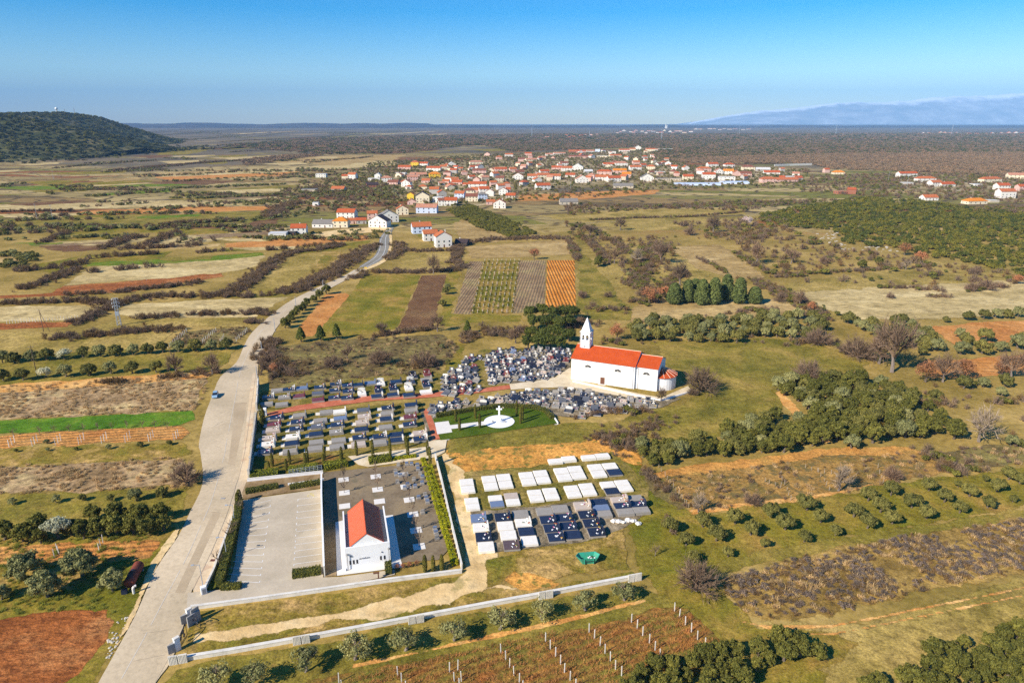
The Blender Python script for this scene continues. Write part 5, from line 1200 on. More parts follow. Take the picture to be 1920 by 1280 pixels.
def tree_proto(kind, seed):
    rg = np.random.default_rng(seed); root = empty(kind)
    if kind == 'olive_tree':
        trunk_mesh(.9, .2, .2, 4, seed).build('trunk', BARK, root)
        v, f = lumpy(rg, 1.95, 1.95, 1.35, 1.65, 54, 88, .56, .23, .5); np_obj('crown', v, f, (OLIVE, OLIVED, OLIVED)[seed % 3], root)
    elif kind == 'sparse_olive_tree':
        trunk_mesh(1.4, .2, .25, 5, seed).build('trunk', BARKG, root)
        v, f = lumpy(rg, 2.2, 2.0, 1.2, 2.1, 22, 70, .75, .21, .45); np_obj('crown', v, f, OLIVE, root)
        v, f = bare_crown(rg, 2.3, 2.4, 1.2, 8, 30, 120, .05); np_obj('branches', v, f, PALET, root)
    elif kind == 'silver_olive_tree':
        trunk_mesh(1.0, .2, .2, 4, seed).build('trunk', BARK, root); v, f = lumpy(rg, 1.9, 1.9, 1.5, 2.0, 32, 80, .8, .24, .5); np_obj('crown', v, f, SILVER, root)
    elif kind == 'evergreen_tree':
        trunk_mesh(1.1, .22, .2, 3, seed).build('trunk', BARK, root); v, f = lumpy(rg, 1.8, 1.8, 1.9, 2.1, 52, 70, .55, .25, .55, .8); np_obj('crown', v, f, (DARK, OAK)[seed % 2], root)
    elif kind == 'holm_oak':
        trunk_mesh(2.2, .3, .3, 4, seed).build('trunk', BARK, root); v, f = lumpy(rg, 2.5, 2.5, 2.1, 3.2, 50, 80, .9, .32, .5); np_obj('crown', v, f, OAK, root)
    elif kind == 'small_conifer':
        trunk_mesh(.8, .14, .05, 0, seed).build('trunk', BARK, root); cs = []; ns = []
        n = 1100; z = rg.uniform(.2, 1, n)**.8; a = rg.uniform(0, 6.283, n); r = (1.25*(1-z)**.7+.1)*rg.uniform(.7, 1.05, n)*(1+.12*np.sin(5*a+z*20)); cs = np.stack([r*np.cos(a), r*np.sin(a), z*3.6], 1); ns = np.stack([np.cos(a), np.sin(a), np.full(n, .4)], 1)
        v, f = cards(rg, cs, ns, .3); np_obj('crown', v, f, OAK, root)
    elif kind == 'column_cypress':
        trunk_mesh(.5, .1, .02, 0, seed).build('trunk', BARK, root)
        n = 900; z = rg.uniform(.0, 1, n); a = rg.uniform(0, 6.283, n); r = .36*(np.sin(np.pi*np.clip(z*.86+.10, 0, 1))**.5)*rg.uniform(.82, 1.04, n); cs = np.stack([r*np.cos(a), r*np.sin(a), .15+z*4.6], 1); ns = np.stack([np.cos(a), np.sin(a), np.full(n, .2)], 1)
        v, f = cards(rg, cs, ns, .17, .4); np_obj('crown', v, f, CYP, root)
    elif kind == 'conical_tree':
        trunk_mesh(1.5, .3, .05, 0, seed).build('trunk', BARK, root)
        n = 2600; z = rg.uniform(.0, 1, n)**.9; a = rg.uniform(0, 6.283, n); r = 2.6*(np.clip(1-z, 0, 1)**.32*(.55+.45*np.clip(z*6, 0, 1)))*rg.uniform(.75, 1.05, n)*(1+.10*np.sin(6*a+11*z)); cs = np.stack([r*np.cos(a), r*np.sin(a), .5+z*10.5], 1); ns = np.stack([np.cos(a), np.sin(a), np.full(n, .35)], 1)
        v, f = cards(rg, cs, ns, .55); np_obj('crown', v, f, CONIF, root)
    elif kind == 'bare_tree':
        trunk_mesh(1.8, .17, .15, 0, seed).build('trunk', BARKG, root); v, f = bare_crown(rg, 3.0, 4.4, 1.5, 12, 110, 1100, .07); np_obj('crown', v, f, (TWIG, TWIGP)[seed % 2], root)
    elif kind == 'bare_shrub':
        trunk_mesh(.5, .1, .1, 0, seed).build('stem', BARKG, root); v, f = bare_crown(rg, 2.7, 3.2, .2, 24, 200, 1500, .05, .35); np_obj('crown', v, f, (TWIGP, TWIG)[seed % 2], root)
    elif kind == 'pale_tree':
        trunk_mesh(2.0, .2, .15, 0, seed).build('trunk', BARKG, root); v, f = bare_crown(rg, 3.0, 4.6, 1.6, 14, 110, 800, .07); np_obj('crown', v, f, PALET, root)
    elif kind == 'rust_oak':
        trunk_mesh(1.6, .2, .15, 3, seed).build('trunk', BARK, root); v, f = lumpy(rg, 2.1, 2.1, 1.9, 2.7, 30, 34, .9, .22, .6, .9); np_obj('crown', v, f, RUSTL, root); v, f = bare_crown(rg, 2.4, 3.2, 1.2, 10, 70, 500, .05); np_obj('branches', v, f, TWIGB, root)
    elif kind == 'blossom_tree':
        trunk_mesh(1.6, .2, .15, 3, seed).build('trunk', BARK, root); v, f = lumpy(rg, 2.1, 2.1, 1.7, 2.9, 24, 34, .9, .3, .6, .9); np_obj('crown', v, f, BLOSS, root); v, f = bare_crown(rg, 2.3, 2.8, 1.3, 8, 40, 200, .05); np_obj('branches', v, f, TWIG, root)
    elif kind == 'orchard_sapling':
        trunk_mesh(.9, .06, .05, 0, seed).build('trunk', BARKG, root); v, f = bare_crown(rg, 1.1, 1.8, .7, 7, 30, 110, .035); np_obj('crown', v, f, TWIG, root)
    return root
_P = {}; _cnt = {}
def plant(kind, x, y, s, label, cat, group=None, sz=None, var=None):
    nv = 5 if kind in ('olive_tree', 'evergreen_tree') else 2 if kind in ('column_cypress', 'conical_tree', 'blossom_tree', 'silver_olive_tree', 'orchard_sapling') else 3
    k = _cnt.get(kind, 0); _cnt[kind] = k+1; key = (kind, (k if var is None else var) % nv)
    if key not in _P: t = _P[key] = tree_proto(kind, 20+key[1]*7+len(kind) + (key[1]))
    else: t = copy_tree(_P[key])
    t.location = (x, y, 0); t.rotation_euler = (0, 0, random.uniform(0, 6.28)); q = s*random.uniform(.92, 1.08); t.scale = (q, q, (sz or s*(1.2 if kind == 'olive_tree' else 1))*random.uniform(.92, 1.08))
    return tag(t, label, cat, group)
def plant_px(kind, px, py, width_px, label, cat, group=None, base_w=4.6, **kw):
    x, y = G(px, py); return plant(kind, x, y, width_px*mpp(px, py)/base_w, label, cat, group, **kw)
zA = lambda x, y: (x/2.977, 850+y/2.977)
zB = lambda x, y: (x/3, 500+y/3)
zC = lambda x, y: (500+x/3, 420+y/3)
zD = lambda x, y: (1100+x/2.341, 860+y/2.341)
zE = lambda x, y: (1140+x/2.4615, 580+y/2.4615)
zF = lambda x, y: (1060+x/2.233, 360+y/2.233)
zG = lambda x, y: (600+x/2.4, 1040+y/2.4)
# nearest roadside olives
for i, (x, y, wd, lb) in enumerate(((10,815,120,'cut by the frame edge'),(140,695,205,'left one behind'),(268,800,210,'front one in the middle'),(462,685,225,'largest, at the back right'),(632,765,175,'beside the rusty tank'))):
    plant_px('olive_tree', *zA(x, y), wd/2.977, f'round grey-green olive tree near the ploughed plot, {lb}', 'olive tree', 'olive trees near the rusty tank', base_w=4.9, var=0)
for i, (x, y, wd) in enumerate(((30,480,150),(130,490,150),(215,440,150),(230,500,120),(400,455,130),(470,475,150),(560,460,150),(655,450,160),(745,452,160),(835,448,150),(915,430,130),(900,370,140),(790,370,140),(650,370,150),(520,370,130))):
    plant_px('evergreen_tree', *zA(x, y), wd/2.977*1.05, f'dark evergreen tree in the thick roadside row, {nth(i+1)} counting from the frame edge', 'evergreen tree', 'dark roadside row at the left edge', base_w=5.4)
plant_px('silver_olive_tree', *zA(325,475), 180/2.977, 'silvery grey olive tree standing out in the dark roadside row', 'olive tree', base_w=4.9)
for i, (x, y, wd) in enumerate(((315,275,55),(462,262,50),(620,266,50),(760,262,80),(910,243,70),(70,285,50))):
    plant_px('olive_tree', *zA(x, y), wd/2.977*1.1, f'small olive tree in the thin row behind the dark evergreens, {nth(i+1)} along', 'olive tree', 'small olives behind the dark row', base_w=4.9)
plant_px('bare_shrub', *zA(1040,165), 62, 'big bare purple-grey shrub throwing its shadow over the road', 'shrub', base_w=4.5)
for i, (x, y) in enumerate(((20,640),(130,640),(255,625),(370,620),(505,610),(625,600),(745,600),(880,595))):
    plant_px('olive_tree' if i != 2 else 'silver_olive_tree', *zB(x, y), 31, f'olive tree in the lower left row, {nth(i+1)} from the frame edge', 'olive tree', 'lower left olive row', base_w=4.9)
for i, (x, y) in enumerate(((990,606),(1195,604))): plant_px('bare_tree', *zB(x, y), 37, ('bare brown tree at the end of the lower olive row', 'bare brown tree standing closest to the road bend')[i], 'bare tree', base_w=4.9)
for i, (x, y) in enumerate(((15,540),(80,540),(180,530),(265,525),(365,520),(470,510),(565,505),(655,500),(750,495),(835,490),(915,485),(1005,480),(1100,475),(1190,470),(1275,465))):
    plant_px('silver_olive_tree' if i == 4 else 'olive_tree', *zB(x, y), 29, f'olive tree in the upper left row, {nth(i+1)} from the frame edge', 'olive tree', 'upper left olive row', base_w=4.9)
for i, (x, y) in enumerate(((75,948),(225,942),(305,930),(390,926),(470,922),(550,918),(630,915),(715,908),(800,905),(870,902),(940,908))):
    plant_px('orchard_sapling', *zB(x, y), 16, f'bare fruit sapling on the bright green strip, {nth(i+1)} from the frame edge', 'sapling', 'fruit saplings by the bright green strip', base_w=2.2)
for i, (x, y, wd) in enumerate(((92,1042,10),(270,1036,9),(430,1032,10),(612,1026,14),(790,1012,14),(955,1002,14),(265,995,13))):
    plant_px('olive_tree', *zB(x, y), wd, f'tiny olive sapling on the ochre strip, {nth(i+1)} of its row', 'olive tree', 'tiny olives left of the road', base_w=4.9)
# roadside right, gardens, oak grove
for i, (x, y, wd) in enumerate(((338,395,22),(300,420,20),(265,440,17),(228,462,20),(205,486,19),(180,508,20),(155,530,19),(135,555,20),(105,585,24))):
    plant_px('evergreen_tree', *zC(x, y), wd*1.05, f'dark tree in the row along the orange roadside strip, {nth(i+1)} from the village', 'evergreen tree', 'roadside row above the cemetery', base_w=4.9)
for i, (x, y) in enumerate(((195,664),(305,656),(396,648))): plant_px('small_conifer', *zC(x, y), 21, f'small dark conifer at the foot of the green field, {nth(i+1)} from the road', 'conifer', 'conifers at the foot of the green field', base_w=2.6)
for i, (x, y, wd) in enumerate(((1010,395,18),(1020,365,15),(988,462,17),(1020,790,15),(985,700,12))): plant_px('olive_tree', *zC(x, y), wd, f'young tree on the grass lane above the cemetery, {nth(i+1)} listed downhill', 'olive tree', 'young trees on the grass lane', base_w=4.9)
plant_px('small_conifer', *zC(1130,615), 17, 'single dark conifer at the top of the grass lane', 'conifer', base_w=2.6)
k = 0
for x, y in ((1480,540),(1545,530),(1610,545),(1675,535),(1720,540),(1500,590),(1570,590),(1640,595),(1700,590),(1490,650),(1550,655),(1610,650),(1665,655),(1700,660),(1530,705),(1590,700),(1650,705),(1470,700)):
    k += 1; plant_px('holm_oak', *zC(x, y), 34, f'dark holm oak in the clump left of the church tower, {nth(k)} from the back', 'oak', 'oak clump behind the cemetery', base_w=6.6)
for x, y, wd, kind, lb in ((650,625,26,'bare_tree','bare tree at the lower edge of the green field'),(960,605,30,'bare_tree','bare tree at the lower end of the brown strip'),(938,280,30,'bare_tree','lone bare tree in the round meadow by the farmhouse'),(1505,200,24,'rust_oak','rusty leaved bush above the staked vineyard'),(1862,242,24,'evergreen_tree','round dark tree right of the bright orange plot'),(1775,415,20,'bare_shrub','purple bare shrub right of the bright orange plot'),(370,805,36,'bare_shrub','dark bare shrub on waste ground, nearest the road'),(640,790,48,'bare_shrub','widest dark bare shrub on the waste ground'),(455,760,24,'bare_tree','small bare tree on the waste ground'),(885,800,46,'bare_shrub','grey bare thicket above the middle graves'),(40,840,24,'rust_oak','orange leaved oak at the road above the cemetery wall'),(10,780,34,'bare_shrub','purple bare thicket at the road above the cemetery wall'),(1400,670,30,'bare_tree','grey bare tree in the dark thicket behind the graves')):
    plant_px(kind, *zC(x, y), wd, lb, 'tree' if 'tree' in lb or 'oak' in lb else 'shrub', base_w={'bare_tree':4.9,'bare_shrub':4.5,'rust_oak':5.2,'evergreen_tree':5.2}[kind])
# conical evergreens with rusty neighbours
for i, (x, y, wd, h) in enumerate(((455,468,60,.9),(510,462,52,1.0),(570,472,58,1.15),(620,470,56,1.15),(672,456,58,1.1),(726,466,54,1.1),(790,466,60,.75),(540,450,50,.9))):
    x_, y_ = G(*zF(x, y)); m = wd/2.233*mpp(*zF(x, y))/4.6; plant('conical_tree', x_, y_, m, f'tall dense conical evergreen in the clump above the church, {nth(i+1)} of the clump', 'conifer', 'conical evergreens above the church', sz=h*1.05)
for i, (x, y, wd, kind) in enumerate(((350,468,80,'rust_oak'),(410,452,70,'rust_oak'),(325,440,70,'bare_shrub'),(480,390,90,'bare_tree'),(400,300,90,'bare_tree'),(300,300,60,'pale_tree'),(205,300,60,'bare_tree'),(140,310,55,'evergreen_tree'),(70,435,40,'bare_shrub'),(180,440,40,'bare_shrub'),(265,355,30,'sparse_olive_tree'),(980,480,60,'bare_tree'),(900,460,60,'bare_shrub'),(1025,500,50,'rust_oak'),(1420,265,60,'rust_oak'),(1485,300,60,'rust_oak'),(1310,305,50,'evergreen_tree'),(1240,320,50,'evergreen_tree'),(945,300,60,'bare_tree'),(1080,300,50,'bare_shrub'),(800,300,80,'bare_tree'),(1425,325,40,'pale_tree'),(760,145,50,'blossom_tree'),(1360,445,40,'bare_shrub'),(1700,415,60,'bare_shrub'),(1760,410,80,'bare_shrub'),(1890,385,50,'rust_oak'),(235,330,40,'bare_tree'),(105,185,50,'bare_tree'),(230,160,50,'bare_tree'),(620,170,70,'bare_tree'),(520,180,60,'bare_shrub'))):
    plant_px(kind, *zF(x, y), wd/2.233, f'{dict(rust_oak="rusty leaved oak",bare_shrub="bare purple shrub",bare_tree="leafless brown tree",pale_tree="pale leafless tree",evergreen_tree="round dark evergreen",sparse_olive_tree="thin grey olive",blossom_tree="pale blossoming tree")[kind]} on the terraces above the church, {nth(i+1)} listed there', 'tree', base_w={'bare_tree':4.9,'bare_shrub':4.5,'rust_oak':5.2,'evergreen_tree':5.2,'pale_tree':5,'sparse_olive_tree':5,'blossom_tree':5}[kind])
def grove(px, kind, sx, sy, ang, wd, where, group, cat='olive tree', skip=.08, seed=1, jit=.25):
    rr = random.Random(seed); poly = [G(*p) for p in px]; ca, sa = math.cos(ang), math.sin(ang); o = poly[0]
    loc = [((x-o[0])*ca+(y-o[1])*sa, -(x-o[0])*sa+(y-o[1])*ca) for x, y in poly]; y = min(p[1] for p in loc)+sy*.5; row = 0; tot = 0
    while y < max(p[1] for p in loc):
        xs = []; x = min(p[0] for p in loc)+sx*(.25+.5*(row % 2))
        while x < max(p[0] for p in loc):
            if inside((x, y), loc) and rr.random() > skip: xs.append(x)
            x += sx
        if xs: row += 1
        for i, x in enumerate(xs):
            qx, qy = x+rr.uniform(-jit, jit)*sx, y+rr.uniform(-jit, jit)*sy; tot += 1
            kd = kind if isinstance(kind, str) else rr.choice(kind)
            plant(kd, o[0]+qx*ca-qy*sa, o[1]+qx*sa+qy*ca, wd*rr.uniform(.75, 1.2), f'{cat} {where}, {nth(i+1)} from left in the {nth(row)} row', cat, group)
        y += sy
    print(where, tot)
grove([zE(*p) for p in ((90,75),(300,60),(560,60),(760,30),(960,40),(990,110),(900,150),(640,150),(300,150),(110,152))], 'olive_tree', 5.2, 6.0, -.05, 1.2, 'behind the church', 'olive grove behind the church', seed=1)
grove([zE(*p) for p in ((1085,60),(1240,50),(1420,60),(1600,205),(1430,218),(1300,170),(1180,120))], 'olive_tree', 5.4, 6.4, -.35, 1.2, 'in the right grove', 'olive grove beside the big bare tree', seed=2)
for i, (x, y, wd) in enumerate(((1630,208,80),(1725,205,90),(1812,195,70),(1650,165,80),(1740,150,90),(1890,180,90),(1900,160,70),(1620,130,60),(1660,50,60),(1735,45,60),(1790,40,60),(1840,40,60),(1890,35,60),(1560,60,40),(1640,365,80),(1730,360,60),(1830,355,80),(1815,400,65),(1510,415,70),(1410,415,60),(1860,630,70),(1905,640,60))):
    plant_px('olive_tree', *zE(x, y), wd/2.4615, f'olive tree near the orange fields at right, {nth(i+1)} listed there', 'olive tree', 'olives near the right orange fields', base_w=4.9)
grove([zE(*p) for p in ((765,370),(980,340),(1230,330),(1390,390),(1540,520),(1640,590),(1560,620),(1300,610),(1060,650),(985,560),(920,540),(905,470))], ('evergreen_tree', 'evergreen_tree', 'olive_tree'), 4.3, 4.1, -.1, 1.2, 'in the big dark grove', 'big dark grove at right', 'evergreen tree', seed=3)
grove([zE(*p) for p in ((125,712),(135,660),(300,640),(480,610),(640,540),(760,500),(900,520),(1010,600),(1000,640),(640,680),(430,690),(200,730))], ('evergreen_tree', 'evergreen_tree', 'olive_tree'), 3.6, 3.4, .1, 1.1, 'in the dark belt', 'dark belt above the neglected vineyard', 'evergreen tree', seed=4)
big = ((430,380,190,'bare_shrub','big bare shrub growing beside the church apse'),(1310,290,230,'bare_tree','tallest pale bare tree right of the meadow'),(1250,250,140,'bare_tree','bare tree just left of the tallest bare tree'),(970,165,130,'bare_shrub','grey bare shrub at the end of the grove behind church'),(1545,335,130,'bare_tree','bare tree below the orange fields, left one'),(1860,320,130,'bare_tree','bare tree below the orange fields, right one'),(1465,335,110,'rust_oak','rusty oak below the orange fields, left one'),(1640,320,110,'rust_oak','rusty oak below the orange fields, middle one'),(1810,310,90,'rust_oak','rusty oak below the orange fields, right one'),(1710,610,150,'pale_tree','pale spreading leafless tree at the end of the big grove'),(40,140,80,'rust_oak','rust brown oak right behind the church roof'),(245,425,60,'bare_tree','thin bare sapling in front of the apse'),(1150,225,170,'bare_shrub','brown bare thicket left of the tallest bare tree'),(925,335,150,'bare_shrub','low grey thicket at the top of the big grove'),(390,395,70,'bare_shrub','small rusty thicket beside the apse path'),(1310,780,90,'bare_shrub','purple bare shrub in the neglected vineyard'))
for x, y, wd, kind, lb in big: plant_px(kind, *zE(x, y), wd/2.4615, lb, 'shrub' if 'shrub' in kind else 'tree', base_w={'bare_tree':4.9,'bare_shrub':4.5,'rust_oak':5.2,'pale_tree':5}[kind])
# orchard of spaced olives
for i, (x, y, wd) in enumerate(((510,300,90),(650,285,95),(720,335,95),(570,360,95),(435,380,85),(365,320,90),(470,455,80),(620,430,60),(780,388,60),(805,255,95),(870,310,100),(965,225,100),(1025,280,85),(955,365,70),(1090,335,75),(1170,255,90),(1235,185,90),(1290,235,90),(1335,160,85),(1340,285,90),(1230,305,95),(1425,215,95),(1490,262,90),(1500,140,85),(1570,190,80),(1630,125,40),(1635,238,80),(1680,165,80),(1760,215,75),(1800,145,85),(1870,190,50),(1850,90,80),(1900,110,70),(940,195,60),(1750,100,40))):
    plant_px('olive_tree', *zD(x, y), wd/2.341, f'dark olive tree on the open orchard grass, {nth(i+1)} in order from the skip side', 'olive tree', 'spaced olives of the right orchard', base_w=4.9, var=2)
plant_px('bare_shrub', *zD(480,580), 215/2.341, 'huge tangled bare shrub at the corner of the scrub field', 'shrub', base_w=4.5)
for x, y, wd, kind, lb in ((490,235,80,'pale_tree','pale fruit tree at the corner of the neglected vineyard'),(730,200,85,'bare_shrub','reddish bare shrub in the neglected vineyard'),(1105,140,110,'pale_tree','pale bare tree inside the neglected vineyard'),(1345,90,80,'bare_shrub','purple bare shrub at the top of neglected vineyard'),(300,425,60,'orchard_sapling','thin bare sapling on the grass right of the skip'),(1285,115,30,'orchard_sapling','leaning sapling at the vineyard edge')):
    plant_px(kind, *zD(x, y), wd/2.341, lb, 'shrub' if 'shrub' in lb else 'tree', base_w={'pale_tree':5,'bare_shrub':4.5,'orchard_sapling':2.2}[kind])
# olives below the front wall
for i, (x, y, wd) in enumerate(((-470,610,180),(-290,590,160),(-65,525,170),(160,470,180),(385,430,160),(605,385,150),(810,335,160),(1000,292,140),(1195,250,150),(1370,205,130))):
    plant_px('sparse_olive_tree', *zG(x, y), wd/2.4, f'loose grey olive tree below the front wall, {nth(i+1)} from the road', 'olive tree', 'olive row below the front wall', base_w=5.0)
# dark thickets at the bottom right: every tree its own
grove([zD(*p) for p in ((120,1010),(350,900),(480,870),(700,850),(960,810),(1050,850),(1040,890),(860,930),(700,985),(640,1050),(100,1060))], ('evergreen_tree',), 2.9, 2.9, .25, .82, 'in the near dark thicket', 'near dark thicket', 'evergreen tree', seed=6)
grove([zD(*p) for p in ((1190,985),(1400,915),(1560,860),(1750,830),(1920,770),(2060,750),(2060,1100),(1150,1100))], ('evergreen_tree',), 2.9, 2.9, .25, .84, 'in the corner thicket', 'corner thicket', 'evergreen tree', seed=7)
# cypresses by the cemetery
for i, (x, y, h) in enumerate(((258,1053,75),(285,1018,105),(390,1050,85),(415,1004,105),(533,1027,100),(548,988,110),(668,1012,95),(675,967,100),(806,1002,125),(915,938,105),(1040,978,160),(1170,965,160),(1300,948,135),(1287,880,100),(1448,935,110),(1468,1022,150))):
    x_, y_ = G(*z1(x, y)); plant('column_cypress', x_, y_, 1.15, f'slim clipped cypress on the cemetery lawn, {nth(i+1)} counting away from the road', 'cypress', 'cypresses below the cemetery', sz=h/120)
for i, (x, y) in enumerate(((275,778),(302,838),(411,757),(441,822),(696,738),(737,770),(722,792))):
    x_, y_ = G(780+x/3.69, 580+y/3.69); plant('column_cypress', x_, y_, 1.15, f'slim cypress in the memorial garden, {nth(i+1)} counting from its white square', 'cypress', 'cypresses of the memorial garden', sz=.95 if i < 4 else 1.15)
for i, (x, y) in enumerate(((1540,718),(1592,714),(1646,706))):
    x_, y_ = G(*zp(x, y)); plant('column_cypress', x_, y_, 1.2, f'slim cypress at the near corner of the plaza, {nth(i+1)} from the chapel', 'cypress', 'cypresses at the near corner of the plaza', sz=.8)
for i, (px, py, h) in enumerate(((450,943,.75),(447,948,.7),(490,786,1.0),(494,790,.9),(492,800,.8))):
    x_, y_ = G(px, py); plant('column_cypress', x_, y_, 1.5, (f'small cypress at the top corner of the car park, {nth(i+1)} from the plaza' if i < 2 else f'dark cypress beside the cemetery gate, {nth(i-1)} from the far end'), 'cypress', 'cypresses beside the road wall', sz=h)
# plaza saplings growing out of the slabs
for i, (x, y) in enumerate(((1025,135),(1228,115),(1402,102),(1030,218),(1240,197),(1418,178),(1440,262),(1462,355),(1482,455),(1502,558))):
    x_, y_ = G(*zp(x, y)); plant('orchard_sapling', x_, y_, 1.1, f'thin bare tree standing in the {nth(i+1)} white plaza slab from the back', 'sapling', 'bare saplings of the plaza', sz=2.2)
for i, (px, py) in enumerate(((437,1000),(432,1012),(452,962),(410,1060))):
    x_, y_ = G(px, py); plant('orchard_sapling', x_, y_, 1.4, f'bare young tree along the car park hedge, {nth(i+1)} from its middle', 'sapling', 'bare young trees by the car park', sz=1.8)
# clipped hedges
def hedge(px, wd, h, mat, label, name='hedge'):
    pts = [Vector(G(*p)) for p in px]; rg = np.random.default_rng(len(label)); C = []; Nn = []
    for a, b in zip(pts, pts[1:]):
        d = b-a; L = d.length; d = d/L; n_ = Vector((-d.y, d.x)); m = int(L*(wd+2*h)*26)
        u = rg.uniform(0, L, m); t = rg.uniform(0, wd+2*h, m); side = t < h; top = (t >= h) & (t < h+wd)
        off = np.where(side, -wd/2, np.where(top, t-h-wd/2, wd/2)); z = np.where(side, t, np.where(top, h, wd+2*h-t))
        off = off+rg.normal(0, .05, m); z = np.maximum(.03, z+rg.normal(0, .05, m)+.07*np.sin(u*1.7))
        C.append(np.stack([a.x+d.x*u+n_.x*off, a.y+d.y*u+n_.y*off, z], 1)); o = np.where(side, -1, np.where(top, 0, 1))
        Nn.append(np.stack([n_.x*o, n_.y*o, top*1.0], 1))
        for e, s_ in ((a, -1), (b, 1)):
            k = int(wd*h*30); q = rg.uniform(-wd/2, wd/2, k); zz = rg.uniform(0, h, k); C.append(np.stack([e.x+n_.x*q, e.y+n_.y*q, zz], 1)); Nn.append(np.tile([d.x*s_, d.y*s_, 0.], (k, 1)))
    v, f = cards(rg, np.concatenate(C), np.concatenate(Nn), .24, .45, 1.3); root = empty(name, (*pts[0], 0))
    v = v-np.array([pts[0].x, pts[0].y, 0]); np_obj('foliage', v, f, mat, root)
    q = MB()
    for a, b in zip(pts, pts[1:]):
        d = (b-a).normalized(); n_ = Vector((-d.y, d.x))*(wd/2-.1); o = pts[0]; q.prism([tuple(a-o+n_), tuple(a-o-n_), tuple(b-o-n_), tuple(b-o+n_)], 0, h-.12)
    q.build('inner_twigs', HEDIN, root); return tag(root, label, 'hedge')
HEDIN = smat('hedge_inside', (58,66,24), .3, 3, .9)
hedge([(470,896),(522,890)], 2.6, 1.5, HEDG, 'bright clipped hedge nearest the road above the ramp')
hedge([(541,887),(596,879)], 2.6, 1.4, HEDG, 'bright clipped hedge behind the steel railing')
hedge([(609,879),(651,871)], 2.6, 1.5, HEDG, 'bright clipped hedge at the top left corner of the plaza')
hedge([(692,868),(733,862)], 2.6, 1.5, HEDG, 'long clipped hedge along the back of the plaza')
hedge([(461,925),(522,914)], 1.5, 1.2, HEDD, 'dark low hedge along the top of the car park, left part')
hedge([(544,917),(601,907)], 1.5, 1.2, HEDD, 'dark low hedge along the top of the car park, right part')
hedge([(450,946),(444,985),(424,1060),(413,1102)], 1.5, 1.9, HEDD, 'long dark hedge shading the left car park bays')
hedge([(416,1104),(452,1102)], 1.5, 1.1, HEDD, 'short dark hedge at the car park entrance corner')
hedge([(549,1081),(602,1073)], 2.0, 1.2, HEDD, 'dark box hedge at the near end of the car park')
hedge([(729,1078),(728,1062)], 1.2, 1.5, HEDD, 'small dark hedge block beside the chapel corner')
hedge([(818,783),(880,772),(940,764),(1000,766)], 1.4, 1.3, HEDD, 'dark clipped hedge curving behind the memorial cross')
hedge([(1000,766),(1022,772),(1036,787)], 1.4, 1.3, HEDD, 'dark clipped hedge closing the right end of the memorial garden')
# clipped cushions along the plaza's right side, two side by side
proto = None; k = 0
for i in range(22):
    t = i/21
    for side in (0, 1):
        if side and i > 12: continue
        x, y = (1528+t*195, 12+t*640) if not side else (1572+t*195, 60+t*640)
        if i == 21: x, y = 1722, 665
        if proto is None:
            proto = empty('clipped_shrub'); rg = np.random.default_rng(5); n = 420; d = rg.normal(0, 1, (n, 3)); d /= np.linalg.norm(d, axis=1)[:, None]
            p = np.sign(d)*np.abs(d)**.45*np.array([.72, .62, .6]); p[:, 2] = np.abs(p[:, 2])*1.5; v, f = cards(rg, p, d, .24, .4, 1.3); np_obj('foliage', v, f, BOXL, proto); MB().bbox(-.6,-.5,0,.6,.5,.78,.15).build('inner_twigs', HEDIN, proto); s = proto
        else: s = copy_tree(proto)
        k += 1; g = G(*zp(x, y)); s.location = (*g, 0); s.rotation_euler = (0, 0, random.choice((0, math.pi))+.26); q = random.uniform(.9, 1.1); s.scale = (q, q, q*random.uniform(.9, 1.15)*(1.5 if i == 21 else 1))
        tag(s, f'bright clipped box cushion, {nth(i+1)} from the back in the {("inner", "outer")[side]} row by the plaza', 'shrub', 'clipped cushions along the plaza')
for i, px in enumerate(((737,863),(745,861),(752,860),(760,859),(768,858),(776,857))):
    s = copy_tree(proto); g = G(*px); s.location = (*g, 0); s.rotation_euler = (0, 0, .2); tag(s, f'bright clipped box cushion at the back of the plaza, {nth(i+1)} from the long hedge', 'shrub', 'clipped cushions along the plaza')
for i, (px, py) in enumerate(((745,1066),(757,1065),(768,1063),(782,1060))):
    plant_px('rust_oak', px, py, 12, f'low reddish-brown shrub in the bed near the chapel corner, {nth(i+1)} from the hedge block', 'shrub', 'reddish shrubs near the chapel', base_w=4.9)
# ------------------------------------------------------------------ village
HW = {'w': smat('house_white', (240,232,218), .06, .5), 'c': smat('house_cream', (246,228,192), .06, .5), 'y': smat('house_yellow', (244,200,60), .06, .5), 'p': smat('house_pink', (228,186,168), .08, .5),
      'b': smat('house_pale_blue', (212,222,238), .06, .5), 'g': smat('house_grey', (192,184,172), .12, .5), 'k': smat('barn_and_shade_dark', (54,50,54), .15, .5), 'n': smat('house_brick', (176,112,84), .15, .5), 's': smat('house_stone', (206,190,164), .14, .5)}
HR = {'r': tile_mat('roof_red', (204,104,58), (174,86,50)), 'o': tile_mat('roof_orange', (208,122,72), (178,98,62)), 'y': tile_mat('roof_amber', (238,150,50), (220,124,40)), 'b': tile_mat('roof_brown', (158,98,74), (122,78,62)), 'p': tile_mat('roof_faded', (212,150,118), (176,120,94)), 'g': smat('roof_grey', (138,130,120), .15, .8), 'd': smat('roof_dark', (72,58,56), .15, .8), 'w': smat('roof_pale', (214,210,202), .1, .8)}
WN = {'w': 'white', 'c': 'cream', 'y': 'yellow', 'p': 'pinkish', 'b': 'pale blue', 'g': 'grey', 'k': 'dark', 'n': 'brick', 's': 'stone'}
RN = {'r': 'red', 'o': 'orange', 'y': 'amber', 'b': 'brown', 'p': 'faded', 'g': 'grey', 'd': 'dark', 'w': 'pale'}
TN = {'s': 'wide', 'g': 'gable-fronted', 'h': 'hip-roofed', 'f': 'flat-topped'}
